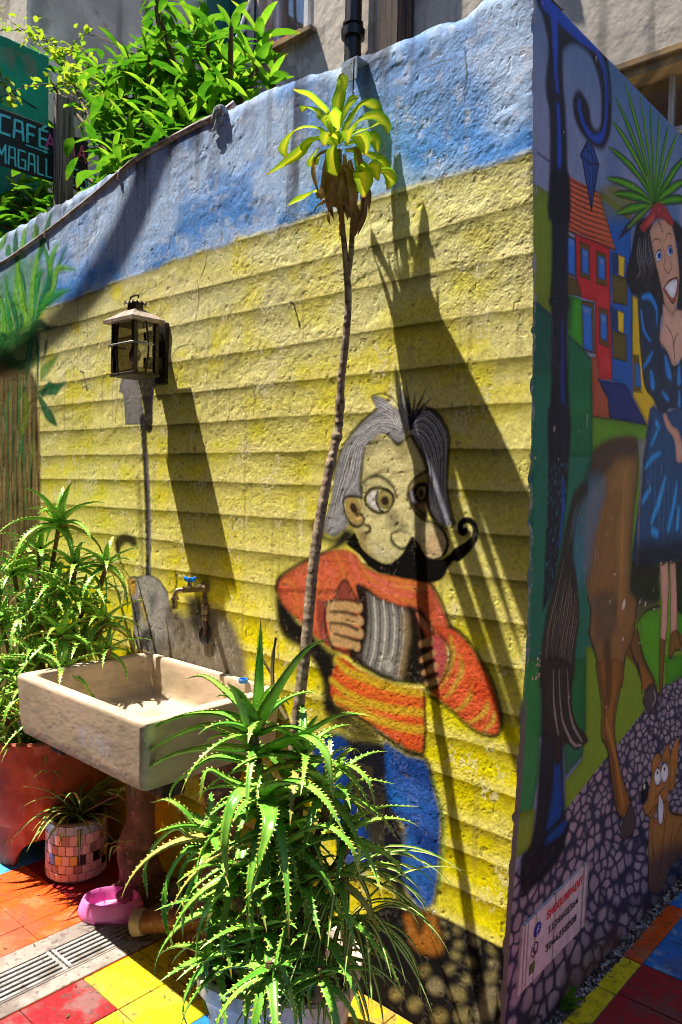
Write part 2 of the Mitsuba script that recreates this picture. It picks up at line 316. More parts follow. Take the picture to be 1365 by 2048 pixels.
MURAL_GROUNDS = """p 104,120,12 97 38 -92 2308 27 2314 110 2315 110 1998 -93 2048
p 8,74,56 97 32 -93 2044 23 2019 106 2000 140 1430 -101 1438
p 16,92,66 97 34 -113 1833 377 1894 481 793 -81 926
p 96,136,20 97 59 365 1769 819 1781 1346 1773 1589 476 666 833 438 1036
p 100,130,12 97 39 361 1090 1388 986 1553 385 300 616 285 712 388 746 398 842
p 16,88,40 90 56 266 1071 366 1055 402 834 394 759 287 722 261 806
p 36,112,48 95 44 -86 1126 92 1099 119 778 100 662 -66 721
p 104,128,16 95 46 -77 722 115 683 122 564 -57 585"""
MURAL_FRONT = """P 98,86,52 95 97 -3051 2122 -2795 2128 -2601 2029 -2570 1878 -2547 1742 -2536 1439 -2538 1064 -2538 583 -3035 490
L 60,42,26 75 44 33,51,29,44 -3001 2081 -2989 1826 -3002 1534 -2983 1093 -2985 574
L 150,115,70 75 44 33,51,29,44 -2965 2079 -2953 1825 -2966 1534 -2946 1097 -2949 580
L 84,62,34 75 44 33,51,29,44 -2929 2076 -2917 1823 -2930 1535 -2911 1100 -2913 587
L 60,42,26 75 43 32,50,29,43 -2894 2073 -2882 1822 -2895 1535 -2875 1103 -2878 593
L 150,115,70 75 43 32,50,29,43 -2859 2070 -2847 1821 -2860 1536 -2841 1106 -2843 599
L 84,62,34 75 43 32,50,28,43 -2825 2067 -2813 1820 -2825 1536 -2806 1109 -2808 605
L 60,42,26 75 42 32,50,28,42 -2791 2065 -2779 1818 -2791 1536 -2772 1112 -2774 611
L 150,115,70 75 42 32,49,28,42 -2758 2062 -2746 1817 -2757 1537 -2738 1115 -2740 617
L 84,62,34 75 42 31,49,28,42 -2724 2059 -2712 1816 -2724 1537 -2705 1117 -2706 623
L 60,42,26 75 42 31,49,28,42 -2692 2057 -2680 1815 -2691 1538 -2672 1120 -2673 628
L 150,115,70 75 41 31,48,28,41 -2659 2054 -2647 1814 -2658 1538 -2640 1123 -2641 634
L 84,62,34 75 41 31,48,28,41 -2627 2052 -2615 1812 -2626 1538 -2608 1126 -2608 640
L 60,42,26 75 41 31,48,27,41 -2596 2049 -2584 1811 -2594 1539 -2576 1129 -2577 645
L 150,115,70 75 41 31,48,27,41 -2564 2047 -2552 1810 -2563 1539 -2545 1131 -2545 651
D 40,32,20:160,134,88:40,100,54:60,48,28:30,26,18:110,132,56:36,84,50 75 57 92,2340 150 41 -3051 2107 -2572 2013 -2534 790 -3037 715
L 30,110,60 90 58 29,122,29 -2934 1896 -2901 1823 -2916 1737
L 30,110,60 90 57 29,121,29 -2856 2006 -2886 1937 -2902 1880
L 30,110,60 90 56 28,119,28 -2744 1733 -2759 1677 -2774 1635
L 30,110,60 90 56 28,118,28 -2684 1677 -2713 1586
L 30,110,60 90 58 29,122,29 -2898 1571 -2881 1463
L 30,110,60 90 57 29,122,29 -2834 1472 -2880 1355
L 30,110,60 90 57 29,122,29 -2868 1715 -2875 1636
L 30,110,60 90 56 28,119,28 -2748 2040 -2762 1923 -2783 1776
P 70,156,58 72 274 -3055 2516 -2926 2596 -2801 2638 -2667 2614 -2595 2621 -2496 2524 -2454 2425 -2535 2344 -2561 2241 -2705 2189 -3052 2225
P 150,178,190 60 137 -2695 2557 -2658 2497 -2679 2418 -2709 2464
P 150,178,190 60 133 -2537 2531 -2502 2505 -2550 2440 -2578 2457
L 44,142,50 88 64 156,269,191,21 -2843 2245 -2892 2392 -2925 2575
L 20,74,50 60 35 28,49,32,11 -2821 2240 -2869 2387 -2903 2568
L 96,172,48 88 63 154,266,189,21 -2827 2243 -2814 2417 -2785 2600 -2848 2688
L 20,74,50 60 35 28,49,31,10 -2806 2238 -2792 2411 -2764 2594 -2826 2681
L 30,112,74 88 62 152,263,187,21 -2751 2291 -2724 2466 -2770 2584
L 20,74,50 60 34 28,48,31,10 -2730 2285 -2703 2460 -2749 2577
L 116,184,58 88 60 147,254,181,20 -2633 2290 -2635 2453 -2580 2598 -2459 2778
L 20,74,50 60 33 27,47,30,10 -2613 2285 -2615 2447 -2560 2592 -2440 2771
L 44,142,50 88 60 147,253,180,20 -2633 2290 -2494 2405 -2469 2545 -2625 2747
L 20,74,50 60 33 27,47,30,10 -2613 2285 -2475 2399 -2450 2539 -2605 2740
L 96,172,48 88 63 153,264,188,21 -2648 2292 -2722 2370 -2940 2442
L 20,74,50 60 35 28,48,31,10 -2627 2286 -2702 2364 -2917 2436
L 30,112,74 88 59 144,249,177,20 -2619 2315 -2454 2451 -2299 2605
L 20,74,50 60 33 26,46,29,10 -2599 2310 -2435 2446 -2281 2599
L 116,184,58 88 58 143,246,175,19 -2535 2344 -2427 2434 -2388 2506 -2234 2480
L 20,74,50 60 32 26,45,29,10 -2515 2339 -2408 2429 -2370 2500 -2217 2474
L 44,142,50 88 59 144,248,176,20 -2605 2340 -2413 2386 -2283 2399
L 20,74,50 60 33 26,46,29,10 -2585 2335 -2394 2381 -2265 2394
L 96,172,48 88 65 158,273,194,22 -2922 2254 -2956 2401 -3022 2511
L 20,74,50 60 36 29,50,32,11 -2899 2249 -2933 2395 -2999 2505
L 30,112,74 88 63 155,267,190,21 -2796 2219 -2813 2340 -2893 2492
L 20,74,50 60 35 28,49,32,11 -2775 2214 -2791 2334 -2871 2486
L 116,184,58 88 62 152,263,187,21 -2677 2275 -2754 2471 -2816 2633
L 20,74,50 60 34 28,48,31,10 -2656 2270 -2733 2465 -2795 2627
L 44,142,50 88 60 147,254,181,20 -2592 2392 -2579 2498 -2523 2522
L 20,74,50 60 33 27,47,30,10 -2572 2387 -2559 2492 -2504 2516
L 96,172,48 88 59 143,247,176,20 -2468 2480 -2442 2573 -2377 2626
L 20,74,50 60 32 26,45,29,10 -2449 2474 -2423 2567 -2358 2620
L 30,112,74 88 63 153,264,188,21 -2801 2638 -2817 2717 -2803 2777
L 20,74,50 60 35 28,48,31,10 -2780 2631 -2796 2710 -2781 2770
L 116,184,58 88 62 151,260,185,21 -2741 2627 -2727 2713 -2698 2769
L 20,74,50 60 34 27,48,31,10 -2720 2620 -2706 2707 -2677 2762
L 44,142,50 88 63 155,268,190,21 -2879 2652 -2895 2690 -2863 2663
L 20,74,50 60 35 28,49,32,11 -2857 2645 -2873 2683 -2841 2656
L 96,172,48 88 64 157,271,192,21 -2975 2719 -2943 2756 -2928 2781
L 20,74,50 60 35 28,50,32,11 -2952 2712 -2921 2748 -2905 2774
L 30,112,74 88 59 145,250,178,20 -2566 2596 -2498 2702 -2445 2782
L 20,74,50 60 33 26,46,30,10 -2546 2589 -2479 2695 -2427 2775
L 116,184,58 88 60 148,255,181,20 -2624 2693 -2596 2721 -2625 2761
L 20,74,50 60 33 27,47,30,10 -2604 2687 -2576 2715 -2605 2754
L 44,142,50 88 65 159,274,195,22 -2905 2209 -2987 2261 -3053 2298
L 20,74,50 60 36 29,50,32,11 -2883 2204 -2964 2256 -3030 2292
L 96,172,48 88 65 158,273,194,22 -2843 2224 -2954 2272 -3037 2310
L 20,74,50 60 36 29,50,32,11 -2821 2219 -2932 2266 -3013 2305
L 30,112,74 88 59 145,250,178,20 -2494 2431 -2467 2453 -2482 2521
L 20,74,50 60 33 26,46,30,10 -2475 2426 -2448 2448 -2463 2516
L 150,178,120 55 42 14,76,10 -2677 2282 -2799 2450 -2847 2569
L 150,178,120 55 40 13,74,10 -2619 2275 -2564 2415 -2496 2524
L 150,178,120 55 41 14,75,10 -2662 2273 -2678 2398 -2694 2503
L 150,178,120 55 42 14,78,11 -2796 2240 -2844 2344 -2941 2528
E 40,118,48 70 137 -2677 2261 -2547 2246 -2676 2230
L 24,84,48 90 67 167,200,133,13 -2647 2258 -2562 2281 -2492 2253 -2397 2245
P 28,92,44 80 112 -3036 2281 -2797 2268 -2590 2244 -2560 2160 -2630 2072 -2825 2081 -3035 2157
L 30,96,62 85 55 103,131,76,21 -2632 2222 -2653 2122 -2688 2036 -2747 1936
L 30,96,62 85 54 101,128,74,20 -2582 2196 -2573 2081 -2583 1967
L 30,96,62 85 53 100,127,73,20 -2491 2186 -2504 2135 -2538 2091
L 30,96,62 85 55 103,131,76,21 -2661 2205 -2690 2132 -2704 2092
P 64,136,40 80 80 -2545 2065 -2462 2098 -2382 2110 -2435 2062 -2489 2027 -2544 2005
P 26,104,62 95 59 -2579 1953 -2488 1981 -2461 2002 -2393 1981 -2302 1987 -2353 1955 -2393 1928 -2474 1933 -2529 1930
P 26,100,58 95 53 -2571 1946 -2515 1916 -2432 1858 -2377 1784 -2472 1814 -2521 1862 -2557 1905
P 110,128,36 80 55 -2717 1962 -2665 1938 -2649 1848 -2715 1753 -2760 1776 -2724 1872
L 26,84,60 80 41 54,68,47 -2596 2218 -2573 2067 -2574 1926
p 120,118,126 95 18 -1833 1988 -1739 1980 -1726 1944 -1696 1885 -1669 1778 -1688 1768 -1809 1772 -1821 1867 -1828 1900 -1861 1911 -1852 1945
P 20,18,24 97 35 -1739 1980 -1571 1972 -1588 1937 -1608 1900 -1616 1859 -1617 1745 -1662 1746 -1676 1828 -1696 1885 -1722 1936
L 64,60,92 70 28 45,35,24 -1588 1968 -1608 1928 -1619 1884 -1627 1797
L 30,28,34 95 47 198,165,160,165,155,146 -1684 1790 -1669 1668 -1653 1527 -1644 1386 -1638 1269 -1634 1165
L 122,118,138 80 42 42,52,56,52,47 -1656 1649 -1638 1504 -1630 1387 -1625 1269 -1621 1166
L 60,52,20 45 86 143,166,119 -1712 1550 -1696 1383 -1675 1175
P 150,148,150 96 24 -1785 1136 -1712 1149 -1654 1165 -1589 1160 -1541 1139 -1503 1112 -1492 1064 -1452 987 -1466 894 -1698 856 -1734 947 -1753 1032
L 22,18,20 80 42 14,33,23,19,14,19,23,19,28,61,47 -1853 1184 -1795 1159 -1764 1145 -1704 1150 -1654 1166 -1589 1160 -1541 1139 -1503 1112 -1463 1122 -1445 1152 -1450 1196
P 196,150,30 85 48 -1790 1131 -1738 1141 -1719 1114 -1728 1074 -1761 1070
P 62,60,66 85 87 -1749 1047 -1702 1048 -1684 1002 -1708 951 -1734 967
P 186,160,60 70 76 -1703 1077 -1669 1062 -1643 1008 -1658 958 -1684 1012
P 58,60,62 60 117 -1628 1076 -1572 1101 -1579 1063 -1610 1012
P 34,36,36 90 104 -1674 932 -1617 954 -1600 905 -1640 870 -1690 867
P 20,17,16 92 78 -1886 1280 -1851 1312 -1785 1325 -1733 1310 -1717 1280 -1745 1268 -1784 1280 -1823 1270 -1845 1243 -1853 1213 -1881 1246
L 22,18,16 85 59 49,59,25 -1864 1277 -1849 1214 -1812 1172
P 116,110,102 96 176 -1515 1052 -1379 1042 -1266 1092 -1138 1065 -1072 999 -1025 882 -1093 828 -1558 832 -1615 879 -1513 951
P 72,66,56 85 158 -1388 1104 -1295 1119 -1280 1073 -1230 1018 -1277 964 -1334 977 -1372 1034
P 44,40,34 80 132 -1366 1097 -1301 1101 -1292 1018 -1335 1004
P 166,160,152 70 110 -1545 974 -1453 996 -1436 944 -1512 905
D 52,48,44:84,78,70:160,154,146:40,36,34 55 40 49,309 70 31 -1617 964 -1099 1058 -1030 861 -1622 797
E 52,46,40 55 64 -1477 1048 -1464 1049 -1476 1032
E 52,46,40 55 63 -1446 1024 -1434 1026 -1445 1009
E 52,46,40 55 63 -1415 992 -1403 994 -1415 977
E 52,46,40 55 64 -1452 960 -1440 962 -1452 944
E 52,46,40 55 63 -1406 944 -1395 946 -1406 929
E 52,46,40 55 62 -1362 928 -1350 930 -1362 913
E 52,46,40 55 62 -1304 915 -1293 917 -1304 900
E 52,46,40 55 60 -1208 944 -1197 946 -1207 929
L 72,62,40 80 23 14,30,11 -1495 2006 -1470 2046 -1407 2058 -1352 2056
L 72,62,40 80 22 14,29,11 -1285 2372 -1304 2321 -1327 2288
L 72,62,40 80 22 14,29,11 -1342 2290 -1331 2216 -1348 2144
L 72,62,40 80 21 13,27,10 -1025 1882 -1006 1829 -1015 1778
L 72,62,40 80 16 10,22,8 -257 2265 -216 2272 -184 2286
L 72,62,40 80 18 11,24,9 -592 2419 -579 2379 -590 2336
L 72,62,40 80 16 10,22,8 -339 2714 -288 2713 -230 2704
L 72,62,40 80 16 10,21,8 -190 2723 -180 2647 -190 2598
L 72,62,40 80 15 10,20,8 -73 2383 -29 2377 13 2376
p 20,19,22 100 40 -1022 -185 -348 332 -314 323 -214 345 -135 346 -57 342 11 341 34 128 39 -35 -1011 -628
E 138,128,78 82 64 -139 327 -127 323 -147 315
E 152,142,92 82 65 -174 301 -166 299 -181 292
E 152,142,92 82 64 -131 291 -119 288 -140 278
E 152,142,92 82 64 -140 256 -124 252 -149 242
E 152,142,92 82 65 -158 210 -146 206 -170 193
E 138,128,78 82 63 -93 260 -79 256 -102 245
E 138,128,78 82 62 -28 318 -13 313 -34 308
E 160,150,112 82 62 -22 286 -8 282 -31 271
E 152,142,92 82 62 -29 246 -15 242 -43 225
E 152,142,92 82 64 -106 203 -93 200 -118 184
E 152,142,92 82 64 -131 153 -106 146 -147 129
E 160,150,112 82 62 -33 198 -16 193 -51 170
E 160,150,112 82 66 -205 140 -181 134 -222 114
E 160,150,112 82 62 -46 146 -23 140 -68 110
E 152,142,92 82 67 -273 54 -253 50 -289 30
E 152,142,92 82 64 -112 101 -90 96 -131 71
E 138,128,78 82 65 -187 60 -166 55 -205 31
E 138,128,78 82 66 -243 167 -228 163 -257 146
E 152,142,92 82 62 -9 189 1 187 -23 168
E 152,142,92 82 69 -340 54 -322 50 -357 29
E 160,150,112 82 63 -72 74 -51 69 -92 42
E 160,150,112 82 65 -145 15 -122 11 -162 -13
E 138,128,78 82 66 -227 -18 -204 -23 -246 -48
E 160,150,112 82 63 -80 322 -67 318 -87 310
E 160,150,112 82 65 -185 330 -175 327 -190 323
P 112,132,44 50 121 -517 585 -455 561 -411 495 -385 406 -366 362 -389 335 -419 370 -469 419 -508 501
P 26,22,24 95 120 -631 724 -491 763 -408 779 -391 603 -355 559 -320 507 -328 422 -304 363 -270 331 -324 296 -354 348 -391 413 -423 510 -456 584 -512 610 -564 658
P 22,24,38 96 112 -712 719 -402 780 -376 686 -338 556 -317 408 -338 364 -408 375 -493 391 -624 484
P 22,66,150 95 87 -712 719 -586 769 -547 730 -543 616 -510 568 -465 496 -451 425 -491 344 -555 360 -624 484 -694 573
P 24,84,178 97 62 -408 779 -379 781 -328 769 -295 771 -257 772 -237 725 -217 678 -204 638 -201 582 -203 494 -209 426 -218 374 -244 344 -270 340 -299 360 -331 403 -335 465 -320 525 -338 565 -373 595 -398 657
P 20,60,140 75 134 -390 769 -262 757 -239 702 -304 702 -360 704
P 14,44,120 70 114 -299 568 -213 560 -211 500 -276 504
P 44,116,208 75 116 -393 681 -347 658 -280 637 -248 668 -274 612 -334 598 -380 616
P 50,124,210 70 107 -332 530 -298 532 -286 474 -273 424 -294 380 -312 428 -319 480
P 46,112,200 60 106 -268 448 -231 449 -240 392 -262 402
P 16,44,110 70 89 -317 408 -278 396 -271 362 -299 365
L 22,18,20 90 52 44,57,39,35,31,31,31,26 -328 785 -257 776 -237 725 -214 678 -201 639 -197 583 -200 495 -205 427 -215 375
L 90,140,60 60 61 30,39,43,35 -229 722 -201 661 -190 603 -191 515 -199 434
P 166,104,36 95 71 -324 291 -292 318 -217 348 -201 319 -184 273 -183 252 -213 225 -267 213 -306 235
P 62,40,24 90 71 -292 313 -249 331 -242 306 -257 271 -268 260 -282 285
p 210,208,200 90 13 -225 353 -216 355 -214 341 -222 341
P 22,18,18 95 123 -887 1196 -865 1231 -799 1111 -701 1057 -642 1029 -601 1018 -632 946 -621 864 -548 831 -604 816 -658 856 -664 928 -699 971 -770 1021 -833 1050 -871 1095
P 20,17,18 96 98 -881 1171 -878 1088 -832 1024 -734 1002 -655 912 -651 827 -611 848 -606 891 -608 975 -650 1016 -710 1055 -789 1094
P 30,26,30 85 106 -654 857 -581 854 -479 829 -419 803 -477 771 -578 777 -644 798
P 202,96,62 98 46 -885 1190 -870 1230 -830 1256 -734 1304 -643 1340 -579 1347 -532 1333 -501 1301 -434 1287 -349 1290 -275 1289 -241 1255 -214 1215 -190 1165 -198 1111 -208 1025 -246 996 -312 994 -382 993 -484 1008 -585 1021 -651 1040 -719 1066 -781 1101 -854 1142
P 212,84,40 98 40 -601 1012 -514 986 -424 968 -339 962 -270 964 -262 884 -262 830 -267 793 -306 786 -361 791 -419 811 -479 832 -549 849 -601 859 -629 893 -624 948
P 210,86,50 98 36 -251 1152 -187 1161 -150 1145 -106 1105 -63 1051 -35 996 -23 948 -25 907 -46 892 -93 894 -136 910 -174 933 -225 957 -245 975 -196 1037 -185 1092 -211 1131
L 196,166,40 90 52 86,120,115,97 -605 999 -560 971 -483 962 -381 953 -271 960
L 196,166,40 90 52 86,120,115,97 -625 930 -566 905 -481 890 -365 892 -268 905
L 196,166,40 90 51 86,120,114,97 -605 879 -526 866 -450 850 -349 845 -262 856
L 222,130,44 50 52 40,57,46 -616 961 -544 939 -437 925 -270 934
L 178,156,50 80 42 26,74,53,21 -186 1134 -176 1094 -183 1045 -213 986
L 178,156,50 80 42 26,73,52,21 -154 1087 -146 1046 -175 988 -200 962
L 178,156,50 80 42 26,73,52,21 -110 1032 -114 990 -143 948 -167 932
L 178,156,50 80 41 26,72,51,20 -61 991 -66 959 -100 921 -124 910
L 178,156,50 80 40 25,71,51,20 -40 954 -48 927 -70 902
P 224,70,34 70 72 -128 1039 -86 1027 -44 984 -72 978 -120 989
L 206,128,52 75 50 25,57,25 -847 1226 -801 1206 -782 1133
L 214,104,96 75 50 25,56,25 -794 1257 -753 1211 -737 1101
L 206,128,52 75 49 24,55,24 -742 1286 -698 1229 -679 1146
L 214,104,96 75 48 24,54,24 -675 1316 -641 1271 -631 1224
L 206,128,52 75 47 24,53,24 -618 1333 -593 1287 -576 1253
L 214,104,96 75 47 23,52,23 -563 1334 -538 1292 -522 1259
L 206,128,52 75 46 23,52,23 -524 1311 -485 1268 -432 1251
L 214,104,96 75 45 22,50,22 -493 1285 -404 1254 -300 1259
L 206,128,52 75 44 22,50,22 -433 1273 -348 1271 -268 1273
L 214,104,96 75 45 22,50,22 -492 1256 -396 1232 -320 1232
L 206,128,52 75 44 22,49,22 -389 1227 -319 1213 -234 1229
L 214,104,96 75 43 21,48,21 -267 1257 -226 1203 -213 1173
L 120,40,20 70 73 49,61,43 -874 1185 -766 1198 -655 1206 -552 1215
L 216,150,60 60 44 27,71,38 -390 1255 -300 1254 -241 1271
P 150,40,30 50 108 -315 1290 -261 1285 -233 1213 -264 1171 -305 1204
L 22,18,20 90 50 69,56,44,31 -885 1190 -870 1230 -830 1258 -734 1305 -676 1329
L 22,18,20 90 42 42,48,42 -275 1289 -238 1255 -211 1216 -187 1166
L 22,18,20 90 41 57,52,46,57,62,52,41,36,36 -187 1163 -146 1146 -103 1106 -60 1052 -33 996 -20 946 -23 908 -45 890 -93 890 -136 906 -173 928 -225 949 -258 961
L 22,18,20 92 39 33,39,50,72,67,45,28 -270 967 -262 884 -262 830 -267 790 -306 779 -365 788 -419 807 -479 829 -549 846
P 26,22,20 97 51 -533 1240 -491 1239 -431 1211 -356 1199 -319 1202 -284 1152 -263 1112 -259 994 -278 982 -381 970 -454 979 -538 1005 -554 1032 -517 1085 -519 1166
P 136,134,132 95 45 -491 1221 -431 1204 -356 1192 -332 1179 -323 1114 -334 1046 -350 982 -389 986 -447 995 -500 1017 -487 1089 -482 1165
L 60,56,54 80 23 20,26,20 -481 1214 -470 1138 -474 1056 -489 1008
L 196,194,190 80 23 20,26,20 -463 1211 -452 1140 -455 1059 -470 1006
L 60,56,54 80 23 20,26,20 -444 1208 -434 1143 -437 1062 -451 1004
L 196,194,190 80 23 20,25,20 -426 1205 -416 1145 -419 1065 -433 1002
L 60,56,54 80 22 20,25,20 -408 1202 -398 1148 -401 1068 -415 1000
L 196,194,190 80 22 20,25,20 -390 1199 -380 1150 -383 1071 -397 998
L 60,56,54 80 22 19,25,19 -372 1196 -363 1152 -366 1074 -379 996
L 196,194,190 80 22 19,25,19 -355 1193 -345 1155 -349 1077 -361 995
L 60,56,54 80 22 19,25,19 -338 1191 -328 1157 -331 1079 -344 993
P 150,120,60 60 77 -359 1181 -328 1174 -322 1092 -340 1000 -368 995 -353 1087
P 190,186,180 60 56 -426 1024 -398 1052 -382 1004 -410 993
L 20,18,18 80 46 64,75,58,46 -521 1235 -501 1180 -502 1098 -530 1018
P 152,66,60 90 54 -696 1174 -655 1173 -657 1112 -643 1059 -618 1033 -667 1044 -694 1107
L 186,150,104 97 35 171,159,130 -638 1162 -579 1170 -521 1173
L 186,150,104 97 35 171,159,130 -635 1128 -574 1133 -515 1133
L 186,150,104 97 35 171,159,130 -624 1096 -568 1097 -513 1094
L 186,150,104 97 35 171,159,130 -619 1060 -571 1060 -524 1055
L 28,20,18 85 35 30,47,53 -636 1145 -581 1151 -530 1148
L 28,20,18 85 35 30,47,53 -635 1112 -580 1114 -524 1106
L 28,20,18 85 35 30,47,53 -619 1078 -571 1075 -524 1071
L 28,20,18 85 36 30,47,53 -622 1037 -578 1028 -539 1039
L 28,20,18 85 35 30,47,53 -638 1180 -582 1190 -535 1192
L 22,18,20 85 36 36,42,36 -653 1173 -661 1117 -645 1065 -619 1030
P 150,72,60 95 41 -611 1208 -592 1246 -570 1251 -560 1226 -543 1198 -582 1193 -606 1188
L 26,20,20 80 35 41,29,35,59 -614 1190 -603 1227 -576 1252 -544 1216 -524 1189
P 186,84,84 95 48 -250 1125 -218 1130 -194 1091 -199 1037 -233 993 -259 994 -261 1047 -255 1092
L 60,24,24 80 42 32,42,37 -228 1139 -195 1112 -184 1077 -196 1032 -226 989
L 170,128,88 95 32 81,92 -285 1098 -253 1111
L 170,128,88 95 32 81,92 -281 1052 -242 1080
L 170,128,88 95 32 81,91 -272 1018 -234 1044
L 170,128,88 95 32 81,91 -259 994 -227 1005
L 26,18,16 90 32 81,54 -285 1076 -249 1093
L 26,18,16 90 32 81,54 -280 1033 -238 1059
L 26,18,16 90 32 81,54 -266 1003 -227 1024
L 26,18,16 90 32 81,54 -258 975 -229 986
L 24,20,20 90 43 70,81,59 -318 1191 -291 1189 -257 1156 -244 1136
L 160,104,84 95 32 43,81,54 -298 1180 -274 1159 -254 1146
P 22,18,18 90 66 -318 1180 -297 1140 -287 1043 -282 989 -319 988 -327 1036 -316 1115
P 210,202,146 97 42 -496 1668 -457 1697 -385 1668 -338 1684 -312 1660 -285 1615 -275 1557 -273 1491 -275 1450 -224 1436 -206 1401 -210 1368 -231 1349 -271 1351 -323 1368 -354 1340 -418 1318 -475 1328 -516 1367 -535 1419 -554 1436 -523 1509 -523 1597 -513 1642
P 202,190,150 80 82 -332 1472 -274 1437 -224 1432 -211 1400 -222 1363 -262 1356 -314 1398
P 206,168,130 60 74 -293 1399 -233 1411 -222 1371 -256 1352 -292 1370
P 166,128,84 75 97 -524 1416 -488 1395 -499 1359 -469 1340 -492 1333 -522 1367
P 214,206,176 60 69 -470 1375 -420 1361 -376 1355 -419 1330 -469 1340
P 96,88,66 65 111 -417 1469 -385 1470 -368 1445 -346 1425 -378 1419 -416 1426
P 120,112,90 55 113 -508 1668 -457 1691 -407 1675 -451 1658 -495 1633
P 140,122,60 50 84 -385 1666 -353 1669 -352 1623 -373 1615
P 150,150,158 98 35 -344 1711 -364 1678 -385 1667 -407 1681 -430 1696 -457 1696 -496 1668 -514 1642 -522 1597 -524 1553 -521 1511 -556 1508 -586 1500 -590 1480 -570 1424 -607 1393 -638 1383 -673 1398 -671 1431 -641 1506 -633 1561 -611 1634 -576 1687 -536 1726 -482 1761 -472 1774 -485 1812 -433 1800 -388 1767 -384 1797 -382 1830 -363 1800 -340 1748
P 146,148,168 98 33 -344 1711 -335 1744 -289 1767 -259 1753 -229 1723 -212 1687 -210 1638 -213 1558 -202 1498 -186 1452 -205 1437 -227 1442 -260 1467 -273 1495 -275 1557 -285 1615 -309 1660 -338 1686
S 184,184,190:58,56,62:150,150,156:92,90,98:202,202,206 70 13 20 40 1 -355 1724 -410 1756 -481 1746 -538 1713 -584 1656 -613 1597 -641 1483 -663 1403 -364 1678 -408 1687 -458 1702 -502 1668 -518 1633 -525 1562 -580 1507 -613 1397
S 46,44,56:196,198,214:90,90,106:170,172,192:44,42,52 75 12 20 30 2 -339 1711 -324 1744 -289 1761 -254 1745 -218 1695 -213 1598 -210 1518 -189 1454 -336 1690 -312 1681 -296 1652 -279 1606 -270 1549 -268 1491 -250 1463 -215 1441
S 190,190,194:90,88,96:206,206,210 70 13 19 12 3 -478 1806 -433 1791 -394 1763 -366 1724 -355 1711 -471 1771 -443 1761 -409 1743 -387 1712 -365 1686
S 186,186,194:100,100,110 70 13 19 8 4 -379 1826 -362 1783 -350 1741 -339 1711 -389 1784 -377 1758 -360 1724 -349 1699
L 34,34,52 90 21 54,46,6 -339 1711 -346 1774 -362 1846
L 34,34,52 90 21 54,46,6 -339 1715 -330 1765 -327 1814
L 34,34,52 90 21 54,46,6 -337 1723 -315 1772 -289 1820
L 34,34,52 90 21 54,45,6 -334 1727 -305 1763 -270 1794
L 34,34,52 90 21 54,46,6 -334 1732 -314 1751 -295 1783
L 34,34,52 90 21 54,46,6 -342 1723 -353 1782 -369 1825
L 206,206,214 70 25 16,90,29 -269 1508 -250 1476 -230 1452
L 186,188,206 60 25 16,49,21 -274 1582 -267 1524 -251 1484
L 22,18,20 85 26 13,26,26,17 -480 1794 -486 1812 -444 1817 -405 1798 -386 1776
L 22,18,20 90 31 31,40,31,18 -471 1769 -533 1730 -578 1689 -614 1634 -636 1561
L 22,18,20 90 29 33,45,29,45,58,50,41,41,33,29,41 -419 1692 -385 1667 -364 1676 -338 1690 -311 1656 -285 1610 -276 1557 -273 1495 -257 1463 -224 1436 -195 1434 -181 1450
L 22,18,20 90 28 40,48,40,36,32,32 -289 1767 -257 1755 -226 1723 -209 1687 -208 1638 -210 1558 -200 1498 -184 1452
L 22,18,20 80 35 22,49,57,40 -510 1659 -520 1597 -522 1544 -519 1509
P 226,224,222 97 17 -497 1499 -489 1521 -467 1531 -452 1524 -456 1498 -440 1470 -465 1473 -488 1484
E 158,146,84 97 17 -427 1506 -394 1507 -426 1476
E 40,26,16 95 34 -427 1501 -411 1501 -426 1486
L 22,14,10 90 22 30,39,35 -457 1528 -462 1502 -448 1476 -437 1468
L 22,14,10 92 26 39,44,52,48,48,39,30,44,48,39 -500 1487 -506 1509 -492 1527 -470 1537 -436 1536 -403 1523 -395 1500 -415 1473 -445 1464 -476 1471 -500 1490
L 22,14,10 85 39 39,52,56,52,39 -510 1553 -491 1570 -457 1574 -423 1561 -398 1542 -386 1517
P 150,126,70 90 58 -333 1531 -329 1556 -304 1577 -279 1582 -275 1475 -285 1453 -316 1477 -332 1497
P 24,22,30 95 42 -341 1527 -318 1550 -278 1553 -273 1475 -280 1454 -306 1473 -332 1493
E 150,128,70 95 25 -295 1529 -277 1529 -294 1510
E 20,16,18 95 21 -298 1527 -287 1527 -298 1515
L 20,18,22 95 21 41,46,37 -320 1531 -308 1548 -283 1549 -277 1524 -291 1503 -312 1506 -320 1527
P 170,172,188 90 25 -338 1527 -328 1533 -322 1515 -309 1500 -319 1496 -333 1508
P 144,110,70 85 41 -322 1494 -281 1501 -280 1474 -293 1474
L 22,14,10 90 33 33,42,46,37 -345 1518 -339 1548 -319 1569 -289 1585 -279 1586
L 22,14,10 90 33 29,41,50,46,29 -343 1527 -332 1493 -311 1469 -280 1450 -244 1439 -222 1428
P 186,158,98 97 27 -585 1494 -573 1510 -547 1508 -529 1491 -519 1460 -509 1443 -518 1427 -542 1426 -566 1440 -582 1467
E 24,18,16 95 36 -549 1475 -535 1478 -541 1458
L 40,28,20 80 27 44,31,22 -540 1457 -519 1456 -510 1443
L 22,14,10 92 27 31,36,36,31,36,45,36,22 -520 1509 -556 1512 -586 1507 -592 1484 -581 1453 -559 1427 -535 1419 -512 1429 -507 1447
L 22,14,10 92 26 31,44,48,35 -503 1425 -486 1422 -484 1409 -500 1401
L 22,14,10 90 30 21,34,43,43,34 -383 1413 -402 1405 -401 1388 -387 1372 -363 1364 -339 1371
L 22,14,10 90 28 16,28,37,37,41 -249 1441 -222 1424 -206 1401 -207 1376 -219 1355 -246 1344
L 70,60,44 60 51 34,42,30 -383 1415 -356 1414 -335 1409
